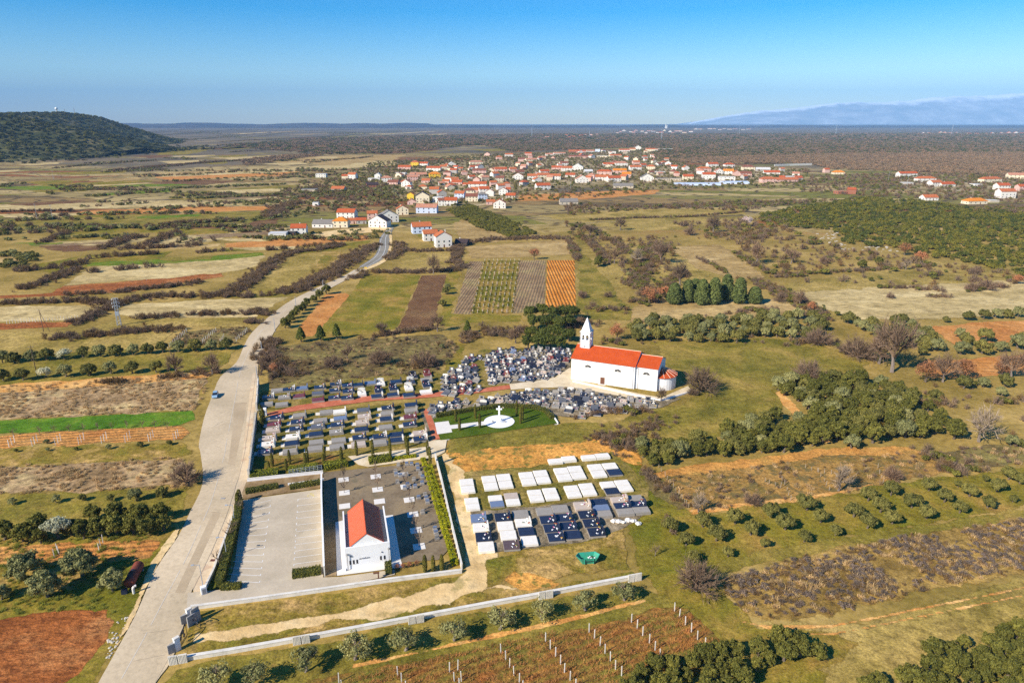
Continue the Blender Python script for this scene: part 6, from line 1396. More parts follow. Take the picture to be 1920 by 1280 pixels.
SHUT = smat('shutters', (84,92,84), .1, 2); PANE = smat('window_pane', (58,66,78), .05, 2, .1, .7)
def house(x0, x1, base, ty, wc, rc, st, label, detail=None, group='houses of the village', rz=None, cat='house'):
    xa, ya = G((x0+x1)/2, base); m = mpp((x0+x1)/2, base); wd = max(4.0, (x1-x0)*m)
    h = {0: 2.4, 1: 3.3, 2: 5.6, 3: 7.8}[st]; dp = min(10.5, max(5.0, wd*.8)); rr = random.Random(int(x0*31+base*7))
    if rz is None: rz = rr.uniform(-.22, .30)
    t = empty('house', (xa, ya, 0), rz); tag(t, label, cat, group)
    a = wd/2; q = MB(); pitch = .56; ov = .35; det = (x1-x0) >= 15 if detail is None else detail
    if ty == 's':
        r = h+dp/2*pitch; q.add([(-a,0,0),(a,0,0),(a,dp,0),(-a,dp,0),(-a,0,h),(a,0,h),(a,dp,h),(-a,dp,h),(-a,dp/2,r),(a,dp/2,r)], [(0,1,5,4),(2,3,7,6),(1,2,6,9,5),(3,0,4,8,7)])
    elif ty == 'g':
        r = h+a*pitch; q.add([(-a,0,0),(a,0,0),(a,dp,0),(-a,dp,0),(-a,0,h),(a,0,h),(a,dp,h),(-a,dp,h),(0,0,r),(0,dp,r)], [(0,1,5,8,4),(2,3,7,9,6),(1,2,6,5),(3,0,4,7)])
    else:
        r = h+min(a, dp/2)*pitch; q.add([(-a,0,0),(a,0,0),(a,dp,0),(-a,dp,0),(-a,0,h),(a,0,h),(a,dp,h),(-a,dp,h)], [(0,1,5,4),(2,3,7,6),(1,2,6,5),(3,0,4,7)])
    q.build('wall', HW[wc], t); R = MB(); th = .18
    if ty == 's':
        for s in (0, 1): roof_slab(R, -a-.25, a+.25, -ov if not s else dp+ov, dp/2, h-ov*pitch+.02, r+.02, th)
    elif ty == 'g':
        for s in (-1, 1):
            vs = [(s*(a+ov),-.25,h-ov*pitch+.02),(s*(a+ov),dp+.25,h-ov*pitch+.02),(0,dp+.25,r+.02),(0,-.25,r+.02)]; vs += [(x,y,z+th) for x,y,z in vs]
            fs = [(4,7,6,5),(0,1,2,3),(0,4,5,1),(1,5,6,2),(3,2,6,7),(0,3,7,4)]; R.add(vs, [f[::-1] for f in fs] if s > 0 else fs)
            R.f[-6:] = [f[::-1] for f in R.f[-6:]] if s < 0 and False else R.f[-6:]
    elif ty == 'h':
        b = min(a, dp/2); o = [(-a-ov,-ov),(a+ov,-ov),(a+ov,dp+ov),(-a-ov,dp+ov)]; e = h-ov*pitch*.5
        if a >= dp/2: tp = [(-a+b,dp/2),(a-b,dp/2)] if a > dp/2+.05 else [(-.05,dp/2),(.05,dp/2)]; fs = [(4,5,9,8),(5,6,9),(6,7,8,9),(7,4,8)]
        else: tp = [(0,b),(0,dp-b)]; fs = [(4,5,8),(5,6,9,8),(6,7,9),(7,4,8,9)]
        R.add([(*p,e) for p in o]+[(*p,e+th) for p in o]+[(*p,r+.1) for p in tp], [(0,3,2,1),(0,1,5,4),(1,2,6,5),(2,3,7,6),(3,0,4,7)]+fs)
    else:
        r = h; R.box(-a-.1,-.1,h+.002,a+.1,dp+.1,h+.22)
    rf = R.build('roof', HR[rc], t)
    if ty != 'f' and rr.random() < .8:
        cx_ = rr.uniform(-.5, .5)*a; cyy_ = dp*.62; z0 = r-1.3; MB().box(cx_-.3,cyy_-.25,z0,cx_+.3,cyy_+.25,r+.7).bbox(cx_-.38,cyy_-.33,r+.703,cx_+.38,cyy_+.33,r+.85,.04).build('chimney', HW['w' if wc == 'k' else wc], rf)
    if det and st:
        n = max(2, min(4, int(wd/3.2))); floors = 1 if st == 1 else 2
        for fl in range(floors):
            for i in range(n):
                x = -a+wd*(i+.5)/n; z = 1.0+fl*2.7
                if fl == 0 and i == n//2: MB().box(x-.5,-.04,.02,x+.5,.05,2.1).build('door', WOODB, t); continue
                o = MB().box(x-.5,-.05,z,x+.5,.05,z+1.25).build('window', PANE if rr.random() < .6 else SHUT, t)
        if ty == 'g' and st == 2: MB().box(-.45,-.05,h+.25,.45,.05,h+1.1).build('window', PANE, t)
        for i in range(2):
            y = dp*(i+.5)/2; MB().box(a-.05,y-.5,1.0,a+.05,y+.5,2.2).build('window', PANE, t); MB().box(-a-.05,y-.5,1.0,-a+.05,y+.5,2.2).build('window', PANE, t)
    return t
HOUSES = {
 'beside the road': [(504,536,446,'f','w','w',1),(536,555,442,'f','k','g',1),(546,574,441,'s','w','r',2),(585,624,427,'s','w','g',1),(624,652,427,'h','c','y',2),(631,665,410,'s','w','r',2),(653,668,420,'s','p','o',1),(669,687,420,'s','g','r',1),(689,708,412,'s','p','o',2),(690,726,427,'g','w','d',2),(712,748,417,'g','w','g',2),(744,766,403,'g','c','o',2),(774,810,438,'s','b','o',2),(795,822,452,'s','w','o',2),(818,848,464,'g','w','o',3),(852,876,461,'s','k','d',0),(780,819,400,'s','b','p',2)],  # the flat dark entry is a carport, its shaded opening painted as wall
 'at the near edge of the village': [(763,776,374,'g','y','o',2),(764,780,384,'g','p','p',1),(780,805,381,'g','c','d',3),(811,830,380,'f','w','w',2),(822,840,386,'s','w','b',2),(832,857,386,'s','w','r',2),(852,870,372,'s','b','o',2),(870,889,366,'h','c','b',2),(878,912,353,'s','w','r',2),(873,896,378,'s','c','b',2),(897,914,374,'h','b','g',2),(925,948,391,'g','w','o',2),(935,952,366,'g','w','p',2),(912,928,384,'s','p','o',1),(948,966,376,'s','s','r',2),(586,597,386,'f','w','w',1),(1006,1033,356,'s','w','r',2),(1050,1084,384,'s','s','g',1),(1150,1187,353,'s','s','g',1)],
 'in the leftmost village part': [(592,611,333,'f','w','w',2),(641,653,337,'s','c','r',2),(652,667,337,'s','w','o',3),(620,645,359,'s','s','o',1),(565,594,360,'f','s','g',1),(716,735,341,'h','w','p',2),(690,712,339,'f','w','w',1),(702,713,335,'g','w','w',2),(746,770,319,'s','p','r',2),(770,785,312,'h','y','o',3),(783,802,312,'s','w','r',2),(799,826,321,'s','w','r',2),(805,826,333,'h','y','y',2),(831,845,330,'h','p','b',2),(752,769,350,'g','w','p',2),(764,784,339,'s','p','p',2),(842,855,311,'g','w','w',1),(881,906,309,'h','c','p',2),(908,919,293,'g','p','b',2),(931,942,299,'h','p','o',2),(947,962,294,'s','w','o',2),(896,910,337,'g','c','p',2),(866,877,329,'h','p','p',2),(886,911,326,'s','p','b',2),(928,951,323,'s','p','r',2),(929,945,341,'s','s','b',2),(945,957,352,'h','p','o',2),(688,710,351,'s','n','d',1),(829,842,344,'s','p','o',1),(846,866,346,'s','p','r',1),(867,878,350,'s','p','r',1),(882,905,361,'s','p','o',1),(899,918,363,'s','w','r',2),(726,746,346,'s','p','b',1),(742,760,328,'f','w','w',1),(770,800,331,'s','p','p',1),(790,806,343,'s','p','o',1)],
 'in the village middle': [(956,969,323,'s','p','o',2),(961,981,337,'g','w','o',2),(989,1008,337,'s','w','o',2),(1008,1031,335,'s','c','o',2),(1013,1031,325,'s','w','r',1),(1031,1051,337,'s','w','o',2),(1034,1053,320,'s','p','r',2),(1050,1066,311,'s','w','b',2),(1053,1073,321,'s','w','o',2),(1072,1093,319,'g','w','w',2),(1080,1104,343,'g','w','p',2),(1119,1147,328,'h','p','r',2),(1116,1141,339,'s','w','o',2),(1140,1165,341,'s','w','r',2),(1131,1152,311,'s','w','r',1),(1153,1177,311,'h','w','p',2),(1187,1200,309,'s','p','o',2),(1181,1203,319,'s','w','o',2),(1150,1175,326,'s','p','y',2),(1166,1183,333,'s','p','y',2),(1202,1226,340,'g','w','g',2),(1212,1228,318,'h','c','o',2),(1228,1247,326,'f','s','w',1),(1231,1255,339,'f','s','g',1),(1256,1277,339,'f','s','g',1),(1060,1078,332,'s','w','r',1),(1096,1112,325,'s','g','w',1),(943,957,360,'s','p','r',1),(966,984,326,'s','s','b',1)],
 'on the rise behind the village': [(984,997,292,'s','p','r',2),(986,1008,302,'s','c','p',1),(972,984,303,'s','p','b',2),(1023,1037,292,'s','w','p',1),(1038,1061,290,'s','w','p',1),(1066,1081,287,'s','n','o',2),(1081,1099,287,'s','p','r',2),(1067,1103,296,'s','p','b',1),(1100,1115,287,'s','w','p',2),(1116,1125,285,'f','b','w',3),(1119,1141,295,'f','c','w',1),(1143,1166,294,'s','c','o',1),(1142,1155,288,'f','w','w',2),(1161,1181,285,'s','w','r',2),(1181,1192,283,'s','c','o',2),(1191,1202,281,'g','w','w',3),(1211,1228,285,'s','c','o',3),(1234,1262,281,'f','c','w',1),(1010,1024,298,'s','c','p',1)],
 'in the rightmost village part': [(1281,1300,338,'s','c','r',2),(1308,1334,322,'h','p','o',2),(1327,1348,313,'s','w','r',2),(1317,1341,337,'s','w','r',3),(1341,1356,327,'g','w','p',2),(1356,1375,327,'s','w','y',2),(1359,1378,314,'h','w','r',2),(1348,1378,339,'f','w','w',2),(1392,1415,319,'h','c','b',2),(1388,1409,332,'s','p','b',2),(1428,1456,343,'h','p','o',2),(1453,1498,341,'s','p','o',1),(1433,1462,327,'s','w','r',1),(1469,1497,335,'f','w','w',1),(1418,1444,321,'s','g','w',1),(1546,1556,324,'s','p','r',2),(1563,1584,327,'h','c','y',1),(1570,1588,364,'f','n','p',1),(1590,1604,364,'s','n','r',2)],
 'at the right edge of the photo': [(1685,1722,332,'s','w','r',2),(1720,1755,342,'h','w','o',2),(1746,1768,350,'s','w','o',2),(1764,1793,350,'s','w','r',1),(1840,1882,343,'h','c','o',2),(1892,1922,335,'s','c','p',2),(1871,1895,356,'s','w','r',2),(1875,1905,372,'s','w','o',3),(1813,1854,383,'h','c','y',1),(1733,1760,376,'s','w','o',1),(1910,1926,358,'s','p','r',2),(1826,1842,350,'f','w','w',1),(1693,1712,346,'f','g','w',0),(1856,1874,380,'f','s','w',0)],
}
nh = 0; seen_l = {}
for where, lst in HOUSES.items():
    lst2 = sorted(lst)
    cnt = {}
    for hd in lst2:
        key = hd[3:6]; cnt[key] = cnt.get(key, 0)+1
    got = {}
    for hd in lst2:
        key = hd[3:6]; got[key] = got.get(key, 0)+1
        lb = f'{WN[hd[4]]} {TN[hd[3]]} house with {RN[hd[5]]} roof {where}'
        if hd[6] == 0: lb = f'low {WN[hd[4]]} shed with {RN[hd[5]]} roof {where}'
        if cnt[key] > 1: lb += f', {nth(got[key])} from left'
        house(*hd, lb); nh += 1
rr = random.Random(21); taken = [G((h[0]+h[1])/2, h[2]) for l in HOUSES.values() for h in l]; vp = [(720,338),(780,316),(880,302),(960,291),(1100,285),(1230,281),(1260,300),(1290,313),(1500,320),(1500,340),(1290,338),(1110,343),(1000,349),(962,372),(880,380),(800,372),(760,352)]
fills = []
while len(fills) < 84:
    px, py = rr.uniform(720, 1500), rr.uniform(280, 384)
    if not inside((px, py), vp): continue
    g = G(px, py)
    if min(math.hypot(g[0]-a, (g[1]-b)*.6) for a, b in taken) < 15: continue
    if px > 1260 and rr.random() < .5: continue
    taken.append(g); fills.append((px, py, rr.choice('wwwcpgs'), rr.choice('oooprrbp'), rr.choice('sgsh'), rr.choice((1, 2, 2))))
fc_ = {}
for px, py, wc, rc, ty, st in sorted(fills):
    wd = rr.uniform(8, 13)/mpp(px, py)/2; q = (wc, rc, ty, st); fc_[q] = fc_.get(q, 0)+1
    house(px-wd, px+wd, py, ty, wc, rc, st, f'{"low" if st == 1 else "two-storey"} {WN[wc]} {TN[ty]} house with {RN[rc]} roof among village gardens, {nth(fc_[q])} from left', False, rz=rr.uniform(-.7, .7))
# greenhouses
for i, (x0, x1, b) in enumerate(((1270,1312,348),(1312,1353,348),(1357,1406,345))):
    xa, ya = G((x0+x1)/2, b); wd = (x1-x0)*mpp(1300, b); t = empty('greenhouse', (xa, ya, 0), .02); tag(t, f'long low pale greenhouse at the village edge, {nth(i+1)} from left', 'greenhouse', 'greenhouses at the village edge')
    q = MB(); k = 8; P = [(12*math.cos(math.pi*j/k), 3.2*math.sin(math.pi*j/k)) for j in range(k+1)]
    q.add([(-wd/2, 12-y, z) for y, z in P]+[(wd/2, 12-y, z) for y, z in P], [tuple(range(k+1)), tuple(range(k+1, 2*k+2))[::-1]]+[(j+1, j, k+1+j, k+2+j) for j in range(k)])
    q.build('cover', smat('greenhouse_film', (206,216,230), .06, .3, .4), t)
    for j in range(5):
        x = -wd/2+wd*j/4; MB().path([(x, 12-y*1.008, z*1.01+.02) for y, z in P], .08, 4).build('hoop', STEEL, t)
wall_line('quarry_wall', [(1452,312),(1480,311),(1522,310)], 4.0, .8, CONC, 'long pale retaining wall at the edge of the brown wood')
# far villages: houses a few pixels wide, each its own
rr = random.Random(9); fh = 0
FARV = [('on the far plain, nearer cluster', [(1062,255),(1075,258),(1090,256),(1099,254),(1108,255),(1120,254),(1026,259),(1068,259)]),
        ('in the far village along the ridge', [(1158+i*7.5+rr.uniform(-3,3), 251-abs(math.sin(i*.9))*5+rr.uniform(-1,1)) for i in range(19)]),
        ('on the far right slope', [(1306+i*11+rr.uniform(-4,4), 243+rr.uniform(-1,1.2)) for i in range(10)]),
        ('beyond the brown wood', [(1731,251),(1742,251),(1764,250),(1772,251),(1781,251),(1795,251),(1818,252),(1832,252),(1850,252),(1861,252),(1878,251),(1892,251),(1905,251),(1916,251),(1930,252)])]
for where, pts in FARV:
    for i, (px, py) in enumerate(sorted(pts)):
        wd = rr.uniform(4.5, 9); wc, rc = rr.choice('wwwcp'), rr.choice('orbpp'); ty = rr.choice('sgh')
        house(px-wd/2, px+wd/2, py, ty, wc, rc, 2, f'tiny {WN[wc]} house with {RN[rc]} roof {where}, {nth(i+1)} from left', False, 'far houses beyond the village'); fh += 1
print('houses', nh, fh)
# far white church-like block and masts
t = empty('tower_block', (*G(1249, 241), 0)); tag(t, 'far pale twin tower block on the horizon village', 'building')
MB().box(-14,0,0,-3,12,52).box(3,0,0,14,12,46).box(-3,2,0,3,10,20).build('wall', HW['w'], t); MB().box(-15,-1,52.01,-2,13,54).box(2,-1,46.01,15,13,48).build('roof', HR['g'], t)
def mast(px, py, h, r, label, z=0, cat='mast', red=True):
    x, y = G(px, py) if z == 0 else (px, py); t = empty('mast', (x, y, z)); tag(t, label, cat, 'far masts')
    q = MB()
    for a in range(3):
        ca, sa = math.cos(a*2.094), math.sin(a*2.094); q.tube((r*ca, r*sa, 0), (r*.35*ca, r*.35*sa, h), r*.16, r*.1, 5)
    for i in range(8):
        z0, z1 = h*i/8, h*(i+1)/8; k0, k1 = 1-.65*i/8, 1-.65*(i+1)/8
        for a in range(3):
            a2 = (a+1)*2.094; q.tube((r*k0*math.cos(a*2.094), r*k0*math.sin(a*2.094), z0), (r*k1*math.cos(a2), r*k1*math.sin(a2), z1), r*.07, n=4)
    q.build('lattice', STEEL, t); return t
for px, py, h, lb in ((1386,252,62,'slim pale mast rising from the brown wood, left one'),(1567,252,68,'slim pale mast rising from the brown wood, middle one'),(1784,252,74,'tall mast behind the far right houses'),(997,257,60,'slim mast left of the far village'),(1240,262,50,'slim mast in front of the far village'),(1105,258,40,'small mast among the far houses')): mast(px, py, h, 3.0, lb)
# towers on the hill
def hill_at(px, y):
    x = (px-960)/FPX*(y*_c+(CAM_H-120)*_s); return x, y, hill_h(x, y)
for px, lb, k in ((107,'white radar dome on a tower at the hilltop',0),(122,'small lattice mast between the two hilltop towers',1),(140,'thin cross-armed mast right of the hilltop dome',2)):
    x, y, z = hill_at(px, 2960); 
    if k: mast(x, y, 22 if k == 1 else 28, 2.2, lb, z-1)
    else:
        t = empty('radar_tower', (x, y, z-1)); tag(t, lb, 'tower'); MB().tube((0,0,0),(0,0,18),3.0,2.6,10).build('shaft', CONC, t)
        MB().lathe([(2.0,17.5),(4.6,19),(5.6,22),(4.6,25.4),(2.2,27)], n=16).build('dome', WH, t)
# ------------------------------------------------------------------ poles and the lattice power tower
def pole(px, py, top, label, arms=1, mat=WOODP, stay=False):
    x, y = G(px, py); h = 8.0
    for _ in range(3):
        yy = lambda z: 640-FPX*((y*_s+(z-CAM_H)*_c)/(y*_c-(z-CAM_H)*_s)); lo, hi = 1, 30
        for _ in range(40):
            m = (lo+hi)/2
            if yy(m) > top: lo = m
            else: hi = m
        h = lo
    t = empty('utility_pole', (x, y, 0), random.uniform(-.3, .3)); tag(t, label, 'utility pole', 'poles of the plain')
    MB().tube((0,0,0), (0,0,h), .15, .10, 7).build('shaft', mat, t)
    if arms: MB().box(-.9,-.06,h-.6,.9,.06,h-.48).build('crossarm', mat, t)
    if stay: MB().tube((0,0,h*.9), (2.6,.5,0), .09, .09, 5).build('stay', mat, t)
    if arms:
        for a in (-.8, 0, .8): MB().lathe([(.05,h-.48),(.07,h-.4),(.05,h-.25)], a, 0, 6).build('insulator', POSTW, t)
    return t
pole(82, 622, 580, 'dark wooden pole with a stay left of the lattice tower', 1, stay=True); pole(70, 706, 648, 'grey pole rising from the lower olive row', 1)
for px, py, top, lb in ((606,539,525,'pale street pole at the upper road bend'),(555,576,556,'pole beside the road at the roadside trees'),(516,622,596,'leaning pole right of the middle road'),(491,657,640,'short pole by the road above the cemetery'),(484,722,686,'thin pole at the corner of the cemetery wall'),(606,538,526,None)):
    if lb: pole(px, py, top, lb, 0, STEEL)
for px, py, top, lb in ((264,324,302,'pale pole in the far left plain, left one'),(101,339,320,'pale pole in the far left plain, right one'),(70,412,382,'pale leafless pole in the left plain, first'),(99,412,384,'pale pole in the left plain, second'),(1070,356,330,'pole before the barns with grey roofs'),(1665,340,322,'pole beside the right village road'),(1700,352,330,'pole at the right village crossing')): pole(px, py, top, lb, 1, STEEL)
x, y = G(224, 610); t = empty('power_tower', (x, y, 0), .3); tag(t, 'pale steel lattice power tower standing in the left fields', 'power tower')
q = MB(); hh = 12.5
for sx in (-1, 1):
    for sy in (-1, 1): q.tube((sx*.75, sy*.75, 0), (sx*.42, sy*.42, hh), .08, .06, 5)
for i in range(9):
    z0, z1 = hh*i/9, hh*(i+1)/9; a0, a1 = .75-.33*i/9, .75-.33*(i+1)/9
    for c in ((-1,-1,1,-1),(1,-1,1,1),(1,1,-1,1),(-1,1,-1,-1)): q.tube((c[0]*a0, c[1]*a0, z0), (c[2]*a1, c[3]*a1, z1), .035, n=4); q.tube((c[2]*a0, c[3]*a0, z0), (c[0]*a1, c[1]*a1, z1), .035, n=4)
q.build('lattice', STEEL, t)
for z, w_ in ((8.8,1.5),(10.4,1.5),(12.2,1.3)):
    MB().box(-w_,-.1,z,w_,.1,z+.16).build('crossarm', STEEL, t)
    for s in (-1, 1): MB().lathe([(.12,z-.75),(.14,z-.4),(.06,z-.01)], s*w_*.92, 0, 6).build('insulator', PAINT, t)
MB().bbox(-.7,-1.05,4.6,.7,-.55,6.4,.05).build('transformer_box', STEEL, t)
def street_lamp(px, py, top, label):
    x, y = G(px, py); h = 5.2; t = empty('street_lamp', (x, y, 0), .2); tag(t, label, 'street lamp', 'street lamps of the car park')
    MB().tube((0,0,0), (0,0,h), .09, .05, 8).build('pole', STEEL, t); MB().tube((0,0,h), (-1.0,0,h+.15), .05, .04, 6).build('arm', STEEL, t); MB().bbox(-1.5,-.16,h+.08,-.95,.16,h+.24,.04).build('lamp_head', STEEL, t)
street_lamp(381, 1102, 0, 'slim steel street lamp at the car park entrance'); street_lamp(441, 985, 0, 'slim steel street lamp among the car park hedge'); street_lamp(426, 1048, 0, 'slim steel street lamp halfway along the car park hedge')
MB_ = MB().box(-.45,-.35,0,.45,.35,.06); o = MB_.build('manhole_cover', smat('rusty_iron_lid', (110,66,52), .1, 3)); o.location = (*G(399,1051), z_over([G(399,1051)])-.03); tag(o, 'small rusty square cover set in the pavement', 'manhole cover')
o = MB().box(-.5,-.3,0,.5,.3,.04).build('manhole_cover', CONCD); o.location = (*G(418,935), z_over([G(418,935)])-.02); tag(o, 'grey drain cover at the pavement edge by the car park corner', 'manhole cover')
t = empty('road_sign', (*G(686,508), 0)); tag(t, 'yellow road sign at the bend below the village', 'road sign'); MB().tube((0,0,0),(0,0,2.4),.05,n=6).build('post', STEEL, t); MB().bbox(-.75,-.04,1.5,.75,.02,2.4,.03).build('sign_panel', HW['y'], t)
# ------------------------------------------------------------------ vineyard posts
proto_post = None
def post(x, y, h, label, group, r=.09):
    global proto_post
    if proto_post is None: proto_post = o = MB().bbox(-.065,-.065,0,.065,.065,1.0,.015).build('vineyard_post', POSTW)
    else: o = proto_post.copy(); COL.objects.link(o)
    o.location = (x, y, 0); o.rotation_euler = (random.uniform(-.04,.04), random.uniform(-.04,.04), random.uniform(0, .5)); o.scale = (1, 1, h); return tag(o, label, 'post', group)
proto_stake = None
def stake(x, y, h, label, group):
    global proto_stake
    if proto_stake is None: proto_stake = o = MB().bbox(-.05,-.05,0,.05,.05,1.0,.012).build('vineyard_stake', smat('weathered_stake', (176,160,138), .15, 2))
    else: o = proto_stake.copy(); COL.objects.link(o)
    o.location = (x, y, 0); o.rotation_euler = (random.uniform(-.12,.12), random.uniform(-.12,.12), 0); o.scale = (1, 1, h); return tag(o, label, 'stake', group)
VP = [[(1595,255),(1617,284),(1644,318),(1671,348),(1698,382),(1733,415),(1764,440)],[(1401,305),(1427,333),(1452,365),(1482,397),(1508,430),(1530,466),(1558,502)],[(1211,350),(1235,378),(1260,410),(1282,444),(1306,478),(1329,516),(1357,545)],[(1015,391),(1036,425),(1060,458),(1082,493),(1100,530),(1125,565),(1150,600)],[(814,442),(836,473),(853,507),(872,543),(897,576),(915,610)],[(583,528),(604,570),(628,600)],[(350,545),(367,575),(385,610)],[(85,575),(100,605)],[(620,520),(636,570)]]
for ci, colm in enumerate(VP):
    for i, (x, y) in enumerate(colm):
        g = G(*zG(x, y)); post(*g, 2.0 if ci < 8 else 2.2, f'white concrete post of the rust-coloured vineyard, {nth(i+1)} down the {nth(ci+1)} line from right', 'posts of the near vineyard')
for gi, xs in enumerate(((52,68,84),(182,197,212),(312,327,343),(443,458,473),(572,587,602),(705,719,733),(838,850,864),(980,993,1004))):
    for i, x in enumerate(xs):
        g = G(*zB(x, 1015-gi*5.2-i*13)); post(*g, 2.3, f'white post in the {nth(gi+1)} group of three, {("near", "middle", "far")[i]} one', 'posts in threes left of the road', .1)
rr = random.Random(4); k = 0
for a, b, n in (((318,40),(402,160),8),((402,160),(445,215),6),((960,40),(1180,100),9),((850,70),(895,180),6),((1015,60),(1065,140),5),((780,100),(850,130),4),((1280,40),(1300,110),4)):
    for i in range(n):
        t = i/(n-1); g = G(*zD(a[0]+(b[0]-a[0])*t+rr.uniform(-3,3), a[1]+(b[1]-a[1])*t+rr.uniform(-3,3))); k += 1; stake(*g, rr.uniform(1.0,1.6), f'weathered stake in the neglected brown vineyard, {nth(k)} counting from its left edge', 'stakes of the neglected vineyard')
k = 0
for i in range(26):
    x = 40+i*16; g = G(*zB(x, 322-i*1.1+rr.uniform(-3,3))); k += 1; post(*g, 1.9, f'white stake in the far left row before the straw strip, {nth(k)} from left', 'stakes before the straw strip')
for a, b, n in (((945,460),(1050,370),12),((1140,430),(1215,365),9),((1330,420),(1390,365),8),((1240,430),(1260,400),4)):
    for i in range(n):
        t = i/(n-1); k += 1; g = G(*zB(a[0]+(b[0]-a[0])*t, a[1]+(b[1]-a[1])*t)); post(*g, 1.9, f'pale stake of the old vineyard at the road bend, {nth(k-26)} listed', 'stakes of the old vineyard at the bend')
for i, (x, y) in enumerate(((322,548),(330,562),(575,498),(562,520),(555,548),(305,580))): g = G(*zA(x, y)); post(*g, 2.0, f'thin white stake on the orange strip near the olives, {nth(i+1)}', 'stakes on the near orange strip')
# staked vineyard rows: one post row at a time, thin dark stakes
k = 0
for r in range(9):
    for i in range(11):
        t = i/10; xa, xb = 909+r*8.0, 886+r*9.2; g = G(xa+(xb-xa)*t, 490+t**1.15*97); k += 1
        post(*g, 1.8, f'pale stake in the staked vineyard, {nth(i+1)} down the {nth(r+1)} row from left', 'stakes of the staked vineyard', .1)
# ------------------------------------------------------------------ masses nobody could count: scattered from a few clump shapes
def clump(name, v, f, mat): return np_obj(name, v, f, mat, None, link=False)
_rs = np.random.default_rng(77)
def bush_t(mat, i, per=44, K=10, sz=.22): v, f = lumpy(_rs, 1, 1, .7, .55, K, per, .42, sz, .2); return clump('bush', v, f, mat)
def twig_t(mat, n3=420, r=.035): v, f = bare_crown(_rs, 1.25, 1.7, .05, 16, 90, n3, r, .45); return clump('twig_bush', v, f, mat)
def weed_t(mat, n=70):
    b = np.concatenate([_rs.normal(0, .45, (n, 2)), np.zeros((n, 1))], 1); d = _rs.normal(0, .35, (n, 3)); d[:, 2] = _rs.uniform(.5, 1.1, n); v, f = twigs(_rs, b, b+d, np.full((n,1), .05), np.full((n,1), .03)); return clump('weeds', v, f, mat)
def wood_t(mat): v, f = lumpy(_rs, 1, 1, .5, .6, 12, 22, .42, .24, .2, 1.2); return clump('wood_crown', v, f, mat)
VINEM = leaf_mat('vine_canes', (128,84,48), (176,128,80), .25, 0, 1.1); HILLL = leaf_mat('hill_leaves', (54,60,38), (92,94,58), .3, .2, 1.0)
TB = {'brown': [twig_t(TWIGB), twig_t(TWIGP), twig_t(TWIG)], 'purple': [twig_t(TWIGP), twig_t(LAVM)], 'green': [bush_t(DARK, 0), bush_t(MACL, 1), bush_t(OLIVED, 2)], 'macchia': [bush_t(MACL, 0), bush_t(MACL, 1), bush_t(OAK, 2)],
      'mixed': [twig_t(TWIGB), bush_t(DARK, 3), twig_t(TWIG), twig_t(TWIGP)], 'weeds': [weed_t(WEED), weed_t(WEED)], 'scrub': [twig_t(LAVM, 260, .045), twig_t(TWIGB, 260, .045), bush_t(LAVM, 5, 22, 6, .22), weed_t(WEED)], 'olive': [bush_t(OLIVED, 6, 40, 9, .26), bush_t(OLIVE, 7, 40, 9, .26)],
      'wood': [wood_t(WOODT), wood_t(WOODT2), wood_t(WOODT)], 'hill': [bush_t(HILLL, 9), bush_t(HILLL, 10), bush_t(DARK, 10)], 'woodfar': [wood_t(WOODT), wood_t(WOODT2), wood_t(WOODT), bush_t(OAK, 12)], 'vine': [weed_t(VINEM, 26), weed_t(VINEM, 26)], 'rock': []}
q = MB().blob((0,0,.2), 1, 0, .5, 2); TB['rock'] = [mesh_obj('rock', q.v, q.f, smat('limestone', (206,194,172), .2, 1.2, .9))]; COL.objects.unlink(TB['rock'][0])
def scatter(name, pts, scl, temps, label, cat, sz=None):
    pts = np.asarray(pts, np.float32); n = len(pts)
    if n == 0: return
    me = bpy.data.meshes.new(name); me.vertices.add(n); me.vertices.foreach_set('co', pts.ravel())
    for nm, ty, arr in (('scl', 'FLOAT_VECTOR', np.stack([scl, scl, scl*(1 if sz is None else sz)], 1)), ('rot', 'FLOAT', _rs.uniform(0, 6.283, n)), ('idx', 'INT', _rs.integers(0, len(dict.fromkeys(temps)), n))):
        a = me.attributes.new(nm, ty, 'POINT'); a.data.foreach_set('vector' if ty == 'FLOAT_VECTOR' else 'value', np.asarray(arr, np.int32 if ty == 'INT' else np.float32).ravel())
    o = bpy.data.objects.new(name, me); COL.objects.link(o)
    tc = bpy.data.collections.new('clumps_'+name)
    temps = list(dict.fromkeys(temps))
    for t in temps: tc.objects.link(t)
    g = bpy.data.node_groups.new('spread_'+name, 'GeometryNodeTree'); g.interface.new_socket('Geometry', in_out='INPUT', socket_type='NodeSocketGeometry'); g.interface.new_socket('Geometry', in_out='OUTPUT', socket_type='NodeSocketGeometry')
    i_, o_ = g.nodes.new('NodeGroupInput'), g.nodes.new('NodeGroupOutput'); ip = g.nodes.new('GeometryNodeInstanceOnPoints'); ci = g.nodes.new('GeometryNodeCollectionInfo')
    ci.inputs['Collection'].default_value = tc; ci.inputs['Separate Children'].default_value = True; ci.inputs['Reset Children'].default_value = True
    def attr(nm, ty): a = g.nodes.new('GeometryNodeInputNamedAttribute'); a.data_type = ty; a.inputs['Name'].default_value = nm; return a.outputs['Attribute']
    cx = g.nodes.new('ShaderNodeCombineXYZ'); g.links.new(attr('rot', 'FLOAT'), cx.inputs[2]); ip.inputs['Pick Instance'].default_value = True
    g.links.new(i_.outputs[0], ip.inputs['Points']); g.links.new(ci.outputs[0], ip.inputs['Instance']); g.links.new(attr('idx', 'INT'), ip.inputs['Instance Index']); g.links.new(cx.outputs[0], ip.inputs['Rotation']); g.links.new(attr('scl', 'FLOAT_VECTOR'), ip.inputs['Scale']); g.links.new(ip.outputs[0], o_.inputs[0])
    md = o.modifiers.new('spread', 'NODES'); md.node_group = g
    return tag(o, label, cat, kind='stuff')
